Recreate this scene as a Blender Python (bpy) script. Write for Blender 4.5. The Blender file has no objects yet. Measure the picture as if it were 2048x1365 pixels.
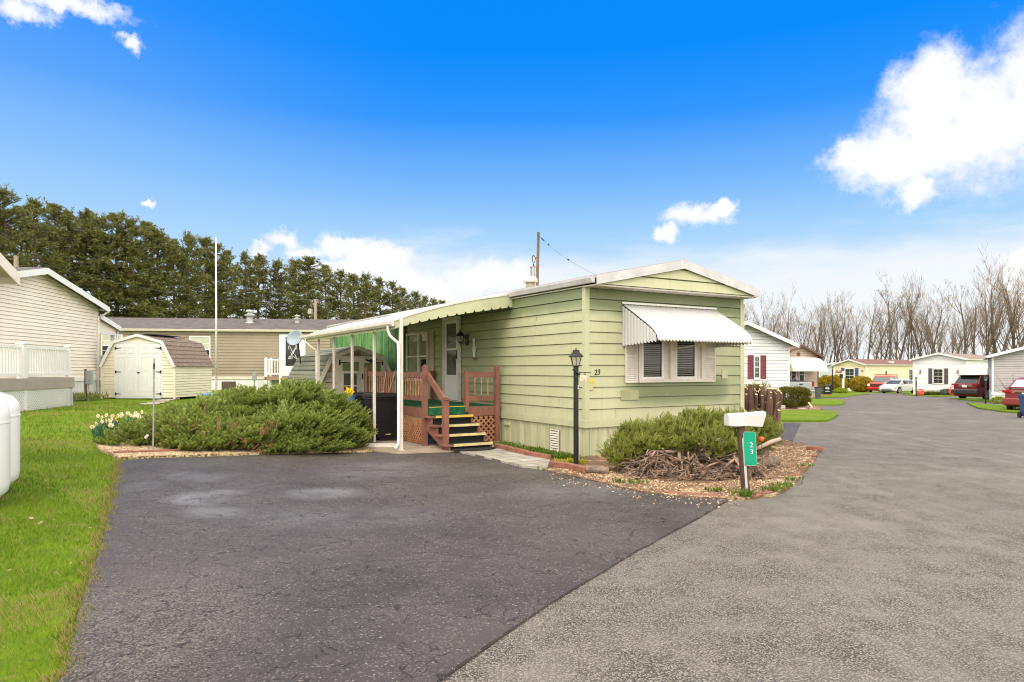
import bpy, bmesh, math, random
import numpy as np
from mathutils import Vector, Matrix
from mathutils.geometry import delaunay_2d_cdt
R = math.radians
random.seed(7)
rng = np.random.default_rng(11)
S = bpy.context.scene
COL = S.collection

# ------------------------------------------------------------------ camera
FPX, HY = 1365.0, 738.0          # focal length and horizon of the 2048 px wide photograph
cam = bpy.data.cameras.new('camera')
cam.sensor_width = 36.0
cam.lens = 24.0
cam.shift_y = (HY - 682.5) / 2048.0
cam.clip_start = 0.1
cam.clip_end = 6000
camo = bpy.data.objects.new('camera', cam)
COL.objects.link(camo)
CAMZ = 1.6
camo.location = (0, 0, CAMZ)
camo.rotation_euler = (R(90), 0, 0)
S.camera = camo

# ------------------------------------------------------------------ light, sky, exposure
SUN_EL, SUN_AZ = R(50), R(190)   # azimuth clockwise from +Y (the view direction)
sun = bpy.data.lights.new('sun', 'SUN')
sun.energy = 1.6
sun.angle = R(30)
sun.color = (1.0, 0.93, 0.83)
suno = bpy.data.objects.new('sun', sun)
COL.objects.link(suno)
sd = Vector((math.sin(SUN_AZ) * math.cos(SUN_EL), math.cos(SUN_AZ) * math.cos(SUN_EL), math.sin(SUN_EL)))
suno.rotation_euler = sd.to_track_quat('Z', 'Y').to_euler()
suno.location = (0, 0, 30)
S.view_settings.view_transform = 'Standard'
S.view_settings.look = 'None'
S.view_settings.gamma = 1
S.view_settings.exposure = 0.0
try:
    S.cycles.use_denoising = True
    S.cycles.filter_width = 1.1
    S.cycles.max_bounces = 6
    S.cycles.transparent_max_bounces = 12
    S.cycles.caustics_reflective = False
    S.cycles.caustics_refractive = False
except Exception:
    pass

def mth(nt, op, *a, clamp=False):
    n = nt.nodes.new('ShaderNodeMath')
    n.operation = op
    n.use_clamp = clamp
    for i, v in enumerate(a):
        if isinstance(v, (int, float)):
            n.inputs[i].default_value = v
        else:
            nt.links.new(v, n.inputs[i])
    return n.outputs[0]

def mixc(nt, f, a, b, mode='MIX'):
    n = nt.nodes.new('ShaderNodeMix')
    n.data_type = 'RGBA'
    n.blend_type = mode
    for s, v in ((n.inputs[0], f), (n.inputs[6], a), (n.inputs[7], b)):
        if isinstance(v, (int, float)):
            s.default_value = v
        elif isinstance(v, tuple):
            s.default_value = (*v[:3], 1)
        else:
            nt.links.new(v, s)
    return n.outputs[2]

def smooth(nt, v, lo, hi):
    n = nt.nodes.new('ShaderNodeMapRange')
    n.interpolation_type = 'SMOOTHSTEP'
    nt.links.new(v, n.inputs[0])
    n.inputs[1].default_value = lo
    n.inputs[2].default_value = hi
    return n.outputs[0]

def noise(nt, vec, scale, detail=4, rough=0.55, dist=0.0, out=0):
    n = nt.nodes.new('ShaderNodeTexNoise')
    if vec is not None:
        nt.links.new(vec, n.inputs['Vector'])
    n.inputs['Scale'].default_value = scale
    n.inputs['Detail'].default_value = detail
    n.inputs['Roughness'].default_value = rough
    n.inputs['Distortion'].default_value = dist
    return n.outputs[out]

def azel(px, py):
    dx = px - 1024.0
    return math.atan2(dx, FPX), math.atan2(HY - py, math.hypot(dx, FPX))

def build_world():
    w = bpy.data.worlds.new('World')
    S.world = w
    w.use_nodes = True
    nt = w.node_tree
    nt.nodes.clear()
    out = nt.nodes.new('ShaderNodeOutputWorld')
    bg = nt.nodes.new('ShaderNodeBackground')
    nt.links.new(bg.outputs[0], out.inputs[0])
    tc = nt.nodes.new('ShaderNodeTexCoord')
    d = tc.outputs['Generated']
    sep = nt.nodes.new('ShaderNodeSeparateXYZ')
    nt.links.new(d, sep.inputs[0])
    x, y, z = sep.outputs
    el = mth(nt, 'ARCSINE', z)
    az = mth(nt, 'ARCTAN2', x, y)
    sky = nt.nodes.new('ShaderNodeTexSky')
    sky.sky_type = 'NISHITA'
    sky.sun_disc = False
    sky.sun_elevation = SUN_EL
    sky.sun_rotation = SUN_AZ
    sky.ozone_density = 3.0
    nish = mixc(nt, 1.0, sky.outputs[0], (0.10, 0.10, 0.10), 'MULTIPLY')
    # deep clear blue overhead, paling towards the horizon
    ramp = nt.nodes.new('ShaderNodeValToRGB')
    nt.links.new(mth(nt, 'DIVIDE', el, R(40)), ramp.inputs[0])
    cr = ramp.color_ramp
    stops = [(0.0, (0.80, 0.89, 1.0)), (0.16, (0.66, 0.83, 1.0)), (0.27, (0.40, 0.68, 1.0)), (0.37, (0.20, 0.50, 1.0)),
             (0.50, (0.030, 0.315, 1.0)), (0.62, (0.0, 0.268, 1.0)), (1.0, (0.0, 0.24, 0.95))]
    while len(cr.elements) < len(stops):
        cr.elements.new(0.5)
    for e, (p, c) in zip(cr.elements, stops):
        e.position = p
        e.color = (*c, 1)
    # the blue is paler to the left of the view, deeper to the right
    base = mixc(nt, 0.03, ramp.outputs[0], nish)
    side = mth(nt, 'MULTIPLY', smooth(nt, mth(nt, 'MULTIPLY', az, -1.0), 0.10, 0.75), smooth(nt, mth(nt, 'MULTIPLY', el, -1.0), -0.55, -0.2))
    base = mixc(nt, mth(nt, 'MULTIPLY', side, 0.38), base, (0.45, 0.70, 1.0))
    # cumulus: ellipses in azimuth / elevation with a billowing edge
    n1 = noise(nt, d, 7.0, 9, 0.62)
    n2 = noise(nt, d, 24.0, 7, 0.65)
    nw = noise(nt, d, 11.0, 6, 0.65, 0.0, 1)
    nv = noise(nt, d, 42.0, 5, 0.65, 0.0, 1)
    s1 = nt.nodes.new('ShaderNodeSeparateColor')
    nt.links.new(nw, s1.inputs[0])
    s2 = nt.nodes.new('ShaderNodeSeparateColor')
    nt.links.new(nv, s2.inputs[0])
    wrp = lambda v, i: mth(nt, 'ADD', v, mth(nt, 'ADD', mth(nt, 'MULTIPLY', mth(nt, 'SUBTRACT', s1.outputs[i], 0.5), 0.060), mth(nt, 'MULTIPLY', mth(nt, 'SUBTRACT', s2.outputs[i], 0.5), 0.034)))
    az_c, el_c = wrp(az, 0), wrp(el, 1)
    wob = mth(nt, 'ADD', mth(nt, 'MULTIPLY', mth(nt, 'SUBTRACT', n1, 0.5), 1.3), mth(nt, 'MULTIPLY', mth(nt, 'SUBTRACT', n2, 0.5), 1.1))
    blobs = [(1960, 250, 250, 150), (1800, 310, 160, 75), (1870, 190, 125, 95), (2080, 180, 160, 150), (1700, 315, 70, 38), (1828, 378, 52, 44), (2140, 560, 190, 90),
             (1392, 432, 74, 30), (1445, 418, 30, 18), (1338, 468, 30, 18),
             (565, 482, 50, 22), (690, 492, 72, 26), (780, 518, 105, 36), (850, 560, 90, 34), (600, 500, 50, 15), (960, 560, 120, 40), (700, 540, 150, 22), (520, 496, 30, 12),
             (270, 78, 34, 20), (150, 8, 180, 28), (40, 10, 90, 34), (310, 416, 14, 7), (880, 590, 34, 20)]
    m = None
    for (px, py, rx, ry) in blobs:
        a0, e0 = azel(px, py)
        a1, _ = azel(px + 1, py)
        _, e1 = azel(px, py - 1)
        ra, re = rx * (a1 - a0), ry * (e1 - e0)
        q = mth(nt, 'ADD', mth(nt, 'POWER', mth(nt, 'ABSOLUTE', mth(nt, 'DIVIDE', mth(nt, 'SUBTRACT', az_c, a0), ra)), 2.0),
                mth(nt, 'POWER', mth(nt, 'ABSOLUTE', mth(nt, 'DIVIDE', mth(nt, 'SUBTRACT', el_c, e0), re)), 2.0))
        f = mth(nt, 'SUBTRACT', 1.0, mth(nt, 'SQRT', q))
        m = f if m is None else mth(nt, 'SMOOTH_MAX', m, f, 0.12)
    cum = smooth(nt, mth(nt, 'ADD', m, mth(nt, 'MULTIPLY', wob, 0.95)), -0.14, 0.66)
    # streaky veil low over the horizon
    mp = nt.nodes.new('ShaderNodeMapping')
    mp.inputs['Scale'].default_value = (1.0, 1.0, 4.5)
    nt.links.new(d, mp.inputs[0])
    n3 = noise(nt, mp.outputs[0], 3.2, 8, 0.6)
    veil = smooth(nt, mth(nt, 'ADD', mth(nt, 'MULTIPLY', el, -4.6), mth(nt, 'ADD', mth(nt, 'MULTIPLY', n3, 1.1), mth(nt, 'MULTIPLY', smooth(nt, az, -0.45, 0.1), 0.22))), -0.16, 0.30)
    # unseen bright overcast added as fill light overhead, behind and beside the view
    n4 = noise(nt, d, 2.6, 7, 0.6)
    over = smooth(nt, mth(nt, 'ADD', mth(nt, 'ADD', el, mth(nt, 'MULTIPLY', mth(nt, 'MAXIMUM', mth(nt, 'MULTIPLY', y, -1.0), 0.0), 1.2)), mth(nt, 'MULTIPLY', mth(nt, 'SUBTRACT', n4, 0.5), 0.8)), 0.68, 0.90)
    aza = mth(nt, 'ABSOLUTE', az)
    over = mth(nt, 'MAXIMUM', over, mth(nt, 'MULTIPLY', smooth(nt, mth(nt, 'ADD', aza, mth(nt, 'MULTIPLY', mth(nt, 'SUBTRACT', n4, 0.5), 0.3)), 0.80, 1.12), 1.0))
    shade = mixc(nt, smooth(nt, mth(nt, 'ADD', n1, mth(nt, 'MULTIPLY', m, 0.12)), 0.38, 0.62), (0.84, 0.89, 0.98), (1.06, 1.06, 1.06))
    c = mixc(nt, mth(nt, 'MULTIPLY', veil, 0.82), base, (0.97, 0.985, 1.0))
    c = mixc(nt, cum, c, shade)
    c = mixc(nt, over, c, (2.38, 2.24, 2.06))
    nt.links.new(c, bg.inputs[0])
    bg.inputs[1].default_value = 1.0
build_world()

# ------------------------------------------------------------------ ground height and pixel -> ground
def gz(x, y):
    u = max(0.0, -2.8 - x)
    zl = 0.6 * math.tanh(u / 8.0)
    v = min(0.5 * ((y - 18) + math.sqrt((y - 18) ** 2 + 9.0)), 140.0)
    t = min(max((x - 2) / 10.0, 0.0), 1.0)
    t = t * t * (3 - 2 * t)
    return zl - 0.0175 * v * t

def G(px, py):
    z = 0.0
    for _ in range(40):
        Y = (CAMZ - z) * FPX / (py - HY)
        X = (px - 1024.0) / FPX * Y
        z = 0.5 * z + 0.5 * gz(X, Y)
    return Vector((X, Y, z))

def P(px, py, Y):
    return Vector(((px - 1024.0) / FPX * Y, Y, CAMZ + (HY - py) / FPX * Y))

def XY(px, Y):
    X = (px - 1024.0) / FPX * Y
    return Vector((X, Y, gz(X, Y)))

TH = math.atan2(0.5145, 0.8575)      # heading of the park's lots
D1 = Vector((-0.5145, 0.8575, 0))
D2 = Vector((0.8575, 0.5145, 0))
HC = Vector((1.306, 12.13, 0))       # near corner of the green home
def HF(t, s, z=0.0):
    p = HC + D2 * t + D1 * s
    return Vector((p.x, p.y, z))

# ------------------------------------------------------------------ materials
MATS = {}
def new_mat(name):
    m = bpy.data.materials.new(name)
    m.use_nodes = True
    nt = m.node_tree
    b = nt.nodes['Principled BSDF']
    return m, nt, b

def bump(nt, b, h, strength=0.3, dist=0.01):
    n = nt.nodes.new('ShaderNodeBump')
    n.inputs['Strength'].default_value = strength
    n.inputs['Distance'].default_value = dist
    nt.links.new(h, n.inputs['Height'])
    nt.links.new(n.outputs[0], b.inputs['Normal'])

def objco(nt):
    return nt.nodes.new('ShaderNodeTexCoord').outputs['Object']

def mat(name, col, rough=0.55, var=0.10, scale=3.0, metal=0.0, spec=0.4, bmp=0.0, bscale=60, dirt=None, dirt_amt=0.0, stretch=None, coat=0.0):
    """plain material whose colour wanders a little, with optional blotches of dirt"""
    if name in MATS:
        return MATS[name]
    m, nt, b = new_mat(name)
    co = objco(nt)
    if stretch:
        mp = nt.nodes.new('ShaderNodeMapping')
        mp.inputs['Scale'].default_value = stretch
        nt.links.new(co, mp.inputs[0])
        co = mp.outputs[0]
    n = noise(nt, co, scale, 5, 0.6)
    lo = tuple(c * (1 - var) for c in col)
    hi = tuple(min(1, c * (1 + var)) for c in col)
    c = mixc(nt, smooth(nt, n, 0.3, 0.7), lo, hi)
    if dirt:
        dn = noise(nt, co, scale * 1.7, 8, 0.7, 0.4)
        c = mixc(nt, mth(nt, 'MULTIPLY', smooth(nt, dn, 0.5, 0.72), dirt_amt), c, dirt)
    nt.links.new(c, b.inputs['Base Color'])
    b.inputs['Roughness'].default_value = rough
    b.inputs['Metallic'].default_value = metal
    b.inputs['Specular IOR Level'].default_value = spec
    b.inputs['Coat Weight'].default_value = coat
    b.inputs['Coat Roughness'].default_value = 0.08
    if bmp:
        bump(nt, b, noise(nt, co, bscale, 4, 0.6), bmp, 0.01)
    MATS[name] = m
    return m

def foliage(name, a, b_, tip=None, rough=0.6, transl=0.25):
    m, nt, b = new_mat(name)
    at = nt.nodes.new('ShaderNodeAttribute')
    at.attribute_name = 'tint'
    sp = nt.nodes.new('ShaderNodeSeparateColor')
    nt.links.new(at.outputs['Color'], sp.inputs[0])
    c = mixc(nt, sp.outputs[0], a, b_)
    if tip:
        c = mixc(nt, sp.outputs[1], c, tip)
    nt.links.new(c, b.inputs['Base Color'])
    b.inputs['Roughness'].default_value = rough
    b.inputs['Specular IOR Level'].default_value = 0.25
    tr = nt.nodes.new('ShaderNodeBsdfTranslucent')
    nt.links.new(c, tr.inputs[0])
    mx = nt.nodes.new('ShaderNodeMixShader')
    mx.inputs[0].default_value = transl
    nt.links.new(b.outputs[0], mx.inputs[1])
    nt.links.new(tr.outputs[0], mx.inputs[2])
    nt.links.new(mx.outputs[0], nt.nodes['Material Output'].inputs[0])
    MATS[name] = m
    return m

def glass(name, col=(0.03, 0.035, 0.035), rough=0.06, see=0.0):
    m, nt, b = new_mat(name)
    b.inputs['Base Color'].default_value = (*col, 1)
    b.inputs['Roughness'].default_value = rough
    b.inputs['Specular IOR Level'].default_value = 0.6
    if see > 0:
        tr = nt.nodes.new('ShaderNodeBsdfTransparent')
        mx = nt.nodes.new('ShaderNodeMixShader')
        mx.inputs[0].default_value = see
        nt.links.new(b.outputs[0], mx.inputs[1])
        nt.links.new(tr.outputs[0], mx.inputs[2])
        nt.links.new(mx.outputs[0], nt.nodes['Material Output'].inputs[0])
    MATS[name] = m
    return m

# ------------------------------------------------------------------ mesh builder
class MB:
    def __init__(self, M=None):
        self.v, self.f, self.mi = [], [], []
        self.M = M or Matrix.Identity(4)
        self.i = 0
    def add(self, vs, fs):
        n = len(self.v)
        self.v += [tuple(self.M @ Vector(p)) for p in vs]
        self.f += [tuple(n + k for k in f) for f in fs]
        self.mi += [self.i] * len(fs)
        return self
    def box(self, x0, x1, y0, y1, z0, z1):
        return self.add([(x0, y0, z0), (x1, y0, z0), (x1, y1, z0), (x0, y1, z0), (x0, y0, z1), (x1, y0, z1), (x1, y1, z1), (x0, y1, z1)],
                        [(3, 2, 1, 0), (4, 5, 6, 7), (0, 1, 5, 4), (1, 2, 6, 5), (2, 3, 7, 6), (3, 0, 4, 7)])
    def bar(self, p, q, w, h=None, up=(0, 0, 1)):
        p, q = Vector(p), Vector(q)
        h = h or w
        d = (q - p).normalized()
        up = Vector(up)
        if abs(d.dot(up)) > 0.98:
            up = Vector((0, 1, 0))
        a = d.cross(up).normalized() * (w / 2)
        b = a.cross(d).normalized() * (h / 2)
        vs = [p - a - b, p + a - b, p + a + b, p - a + b, q - a - b, q + a - b, q + a + b, q - a + b]
        return self.add(vs, [(3, 2, 1, 0), (4, 5, 6, 7), (0, 1, 5, 4), (1, 2, 6, 5), (2, 3, 7, 6), (3, 0, 4, 7)])
    def tube(self, pts, r, n=8, cap=True):
        pts = [Vector(p) for p in pts]
        if isinstance(r, (int, float)):
            r = [r] * len(pts)
        vs, fs = [], []
        prev = None
        for i, p in enumerate(pts):
            d = (pts[min(i + 1, len(pts) - 1)] - pts[max(i - 1, 0)])
            d = d.normalized() if d.length > 1e-9 else Vector((0, 0, 1))
            if prev is None:
                up = Vector((0, 0, 1)) if abs(d.z) < 0.9 else Vector((1, 0, 0))
                a = d.cross(up).normalized()
            else:
                a = (prev - d * prev.dot(d)).normalized()
            prev = a
            b = d.cross(a)
            for k in range(n):
                t = 2 * math.pi * k / n
                vs.append(p + (a * math.cos(t) + b * math.sin(t)) * r[i])
        for i in range(len(pts) - 1):
            for k in range(n):
                k2 = (k + 1) % n
                fs.append((i * n + k, i * n + k2, (i + 1) * n + k2, (i + 1) * n + k))
        if cap:
            fs.append(tuple(reversed(range(n))))
            fs.append(tuple((len(pts) - 1) * n + k for k in range(n)))
        return self.add(vs, fs)
    def lathe(self, prof, n=16, c=(0, 0, 0)):
        return self.tube_prof(prof, n, c)
    def tube_prof(self, prof, n, c):
        vs, fs = [], []
        for (r, z) in prof:
            for k in range(n):
                t = 2 * math.pi * k / n
                vs.append((c[0] + r * math.cos(t), c[1] + r * math.sin(t), c[2] + z))
        for i in range(len(prof) - 1):
            for k in range(n):
                k2 = (k + 1) % n
                fs.append((i * n + k, i * n + k2, (i + 1) * n + k2, (i + 1) * n + k))
        fs.append(tuple(reversed(range(n))))
        fs.append(tuple((len(prof) - 1) * n + k for k in range(n)))
        return self.add(vs, fs)
    def prism(self, poly, axis, a, b):
        """poly in the plane across axis ('x': (y,z), 'y': (x,z), 'z': (x,y)), from a to b"""
        def pt(u, w, t):
            return {'x': (t, u, w), 'y': (u, t, w), 'z': (u, w, t)}[axis]
        n = len(poly)
        vs = [pt(u, w, a) for u, w in poly] + [pt(u, w, b) for u, w in poly]
        fs = [tuple(reversed(range(n))), tuple(range(n, 2 * n))]
        fs += [(i, (i + 1) % n, n + (i + 1) % n, n + i) for i in range(n)]
        return self.add(vs, fs)
    def face(self, *pts):
        return self.add(pts, [tuple(range(len(pts)))])
    def build(self, name, m, parent=None, smooth=False, bevel=0.0, label=None):
        me = bpy.data.meshes.new(name)
        me.from_pydata(self.v, [], self.f)
        ms = m if isinstance(m, (list, tuple)) else [m]
        for k in ms:
            me.materials.append(k)
        if len(ms) > 1:
            me.polygons.foreach_set('material_index', self.mi)
        if len(self.f) < 20000:
            bm = bmesh.new()
            bm.from_mesh(me)
            bmesh.ops.recalc_face_normals(bm, faces=bm.faces)
            bm.to_mesh(me)
            bm.free()
        if smooth:
            me.polygons.foreach_set('use_smooth', [True] * len(me.polygons))
        me.update()
        o = bpy.data.objects.new(name, me)
        COL.objects.link(o)
        if parent:
            o.parent = parent
        if bevel:
            md = o.modifiers.new('bevel', 'BEVEL')
            md.width = bevel
            md.segments = 2
            md.limit_method = 'ANGLE'
            md.angle_limit = R(40)
        if label:
            o['label'] = label
        return o

def thing(name, label, cat, loc=(0, 0, 0), rz=0.0, group=None):
    o = bpy.data.objects.new(name, None)
    o.empty_display_size = 0.2
    COL.objects.link(o)
    o.location = loc
    o.rotation_euler = (0, 0, rz)
    return tag(o, label, cat, group)

def tag(o, label, cat, group=None, kind=None):
    if label:
        o['label'] = label
    if cat:
        o['category'] = cat
    if group:
        o['group'] = group
    if kind:
        o['kind'] = kind
    return o

def place(o, loc, rz=0.0):
    o.location = loc
    o.rotation_euler = (0, 0, rz)
    return o

def dup(root, loc, rz, label, scale=None, group=None):
    r = root.copy()
    COL.objects.link(r)
    r.location = loc
    r.rotation_euler = (0, 0, rz)
    if scale is not None:
        r.scale = scale
    r['label'] = label
    if group:
        r['group'] = group
    for ch in list(root.children):
        c = ch.copy()
        COL.objects.link(c)
        c.parent = r
        for g in ch.children:
            q = g.copy()
            COL.objects.link(q)
            q.parent = c
    return r

def np_obj(name, v, f, m, parent=None, tint=None, smooth=False):
    """v (N,3), f (M,k) arrays -> object; tint (N,2) lands in a colour attribute"""
    me = bpy.data.meshes.new(name)
    n, (k, w) = len(v), f.shape
    me.vertices.add(n)
    me.vertices.foreach_set('co', np.ascontiguousarray(v, dtype=np.float32).ravel())
    me.loops.add(k * w)
    me.loops.foreach_set('vertex_index', np.ascontiguousarray(f, dtype=np.int32).ravel())
    me.polygons.add(k)
    me.polygons.foreach_set('loop_start', np.arange(0, k * w, w, dtype=np.int32))
    me.update(calc_edges=True)
    if smooth:
        me.polygons.foreach_set('use_smooth', [True] * k)
    if tint is not None:
        at = me.color_attributes.new('tint', 'FLOAT_COLOR', 'POINT')
        c = np.zeros((n, 4), dtype=np.float32)
        c[:, 0] = tint[:, 0]
        c[:, 1] = tint[:, 1]
        c[:, 3] = 1
        at.data.foreach_set('color', c.ravel())
    me.materials.append(m)
    o = bpy.data.objects.new(name, me)
    COL.objects.link(o)
    if parent:
        o.parent = parent
    return o

def norm(a):
    return a / np.maximum(np.linalg.norm(a, axis=1, keepdims=True), 1e-9)

def scatter(tv, tf, ttip, pos, xd, upd, size, tint, size_w=None):
    """copies of a template (local x along xd, z near upd) -> v, f, tint"""
    X = norm(xd)
    Yv = norm(np.cross(upd, X))
    Z = np.cross(X, Yv)
    sw = size if size_w is None else size_w
    T = len(tv)
    v = (pos[:, None, :] + tv[None, :, 0:1] * X[:, None, :] * size[:, None, None]
         + tv[None, :, 1:2] * Yv[:, None, :] * sw[:, None, None] + tv[None, :, 2:3] * Z[:, None, :] * sw[:, None, None])
    N = len(pos)
    f = (tf[None] + (np.arange(N) * T)[:, None, None]).reshape(-1, tf.shape[1])
    ti = np.zeros((N, T, 2))
    ti[:, :, 0] = tint[:, None]
    ti[:, :, 1] = ttip[None, :]
    return v.reshape(-1, 3), f, ti.reshape(-1, 2)

def merge(parts):
    vs, fs, ts, n = [], [], [], 0
    for v, f, t in parts:
        vs.append(v)
        fs.append(f + n)
        ts.append(t)
        n += len(v)
    return np.concatenate(vs), np.concatenate(fs), np.concatenate(ts)

def text_part(name, body, size, m, M, parent, extrude=0.002, shear=0.0, label=None, align='CENTER'):
    cu = bpy.data.curves.new(name, 'FONT')
    cu.body = body
    cu.size = size
    cu.extrude = extrude
    cu.shear = shear
    cu.align_x = align
    cu.align_y = 'CENTER'
    t = bpy.data.objects.new('tmp_text', cu)
    COL.objects.link(t)
    dg = bpy.context.evaluated_depsgraph_get()
    me = bpy.data.meshes.new_from_object(t.evaluated_get(dg))
    bpy.data.objects.remove(t)
    bpy.data.curves.remove(cu)
    me.transform(M)
    me.materials.clear()
    me.materials.append(m)
    me.name = name
    o = bpy.data.objects.new(name, me)
    COL.objects.link(o)
    o.parent = parent
    if label:
        o['label'] = label
    return o

def basis(o, u, v):
    """matrix whose x is u, y is v, z is u x v, at o"""
    u, v = Vector(u).normalized(), Vector(v).normalized()
    n = u.cross(v)
    return Matrix(((u.x, v.x, n.x, o[0]), (u.y, v.y, n.y, o[1]), (u.z, v.z, n.z, o[2]), (0, 0, 0, 1)))

def wall(side, a, z, W=0.0, L=0.0):
    """window frame of reference on a home's wall: x right, y up, z outwards"""
    if side == 'front':
        return basis((a, 0, z), (1, 0, 0), (0, 0, 1))
    if side == 'left':
        return basis((0, a, z), (0, -1, 0), (0, 0, 1))
    if side == 'right':
        return basis((W, a, z), (0, 1, 0), (0, 0, 1))
    return basis((a, L, z), (-1, 0, 0), (0, 0, 1))

# ------------------------------------------------------------------ ground sheets
def in_poly(p, poly):
    x, y = p
    c = False
    j = len(poly) - 1
    for i in range(len(poly)):
        xi, yi = poly[i][0], poly[i][1]
        xj, yj = poly[j][0], poly[j][1]
        if (yi > y) != (yj > y) and x < (xj - xi) * (y - yi) / (yj - yi) + xi:
            c = not c
        j = i
    return c

def densify(poly, step, wob=0.0):
    out = []
    n = len(poly)
    for i in range(n):
        a, b = Vector((poly[i][0], poly[i][1])), Vector((poly[(i + 1) % n][0], poly[(i + 1) % n][1]))
        k = max(1, int((b - a).length / step))
        for j in range(k):
            p = a.lerp(b, j / k)
            if wob and j:
                p = p + Vector((random.uniform(-wob, wob), random.uniform(-wob, wob)))
            out.append(p)
    return out

def sheet(name, poly, dz, m, step=1.0, wob=0.0, kind='structure', edge=0.0, estep=None):
    b = densify(poly, estep or step * 0.5, wob)
    pts = list(b)
    n = len(b)
    xs = [p.x for p in b]
    ys = [p.y for p in b]
    x = min(xs) + step * 0.37
    while x < max(xs):
        y = min(ys) + step * 0.41
        while y < max(ys):
            if in_poly((x, y), b):
                pts.append(Vector((x, y)))
            y += step
        x += step
    vs, _, fs, *_ = delaunay_2d_cdt(pts, [(i, (i + 1) % n) for i in range(n)], [], 1, 1e-4)
    v3 = [(p.x, p.y, gz(p.x, p.y) + dz) for p in vs]
    mb = MB()
    mb.add(v3, [tuple(f) for f in fs])
    if edge:                       # a real edge down into the ground
        for i in range(n):
            p, q = b[i], b[(i + 1) % n]
            mb.face((p.x, p.y, gz(p.x, p.y) + dz), (q.x, q.y, gz(q.x, q.y) + dz), (q.x, q.y, gz(q.x, q.y) + dz - edge), (p.x, p.y, gz(p.x, p.y) + dz - edge))
    o = mb.build(name, m)
    o['kind'] = kind
    return o

def lawn_mat():
    m, nt, b = new_mat('lawn')
    co = objco(nt)
    n1 = noise(nt, co, 0.55, 6, 0.6)
    n2 = noise(nt, co, 3.0, 6, 0.7)
    n3 = noise(nt, co, 60.0, 4, 0.7)
    c = mixc(nt, smooth(nt, n1, 0.35, 0.65), (0.125, 0.205, 0.010), (0.190, 0.270, 0.014))
    c = mixc(nt, smooth(nt, n2, 0.35, 0.7), c, (0.105, 0.175, 0.012))
    c = mixc(nt, mth(nt, 'MULTIPLY', smooth(nt, n3, 0.45, 0.75), 0.55), c, (0.06, 0.10, 0.012))
    # yellowed thin turf
    yy = mth(nt, 'MULTIPLY', smooth(nt, n2, 0.52, 0.68), smooth(nt, n1, 0.42, 0.6))
    c = mixc(nt, mth(nt, 'MULTIPLY', yy, 0.7), c, (0.36, 0.29, 0.11))
    nt.links.new(c, b.inputs['Base Color'])
    b.inputs['Roughness'].default_value = 0.9
    b.inputs['Specular IOR Level'].default_value = 0.1
    bump(nt, b, n3, 0.6, 0.03)
    return m

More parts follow.
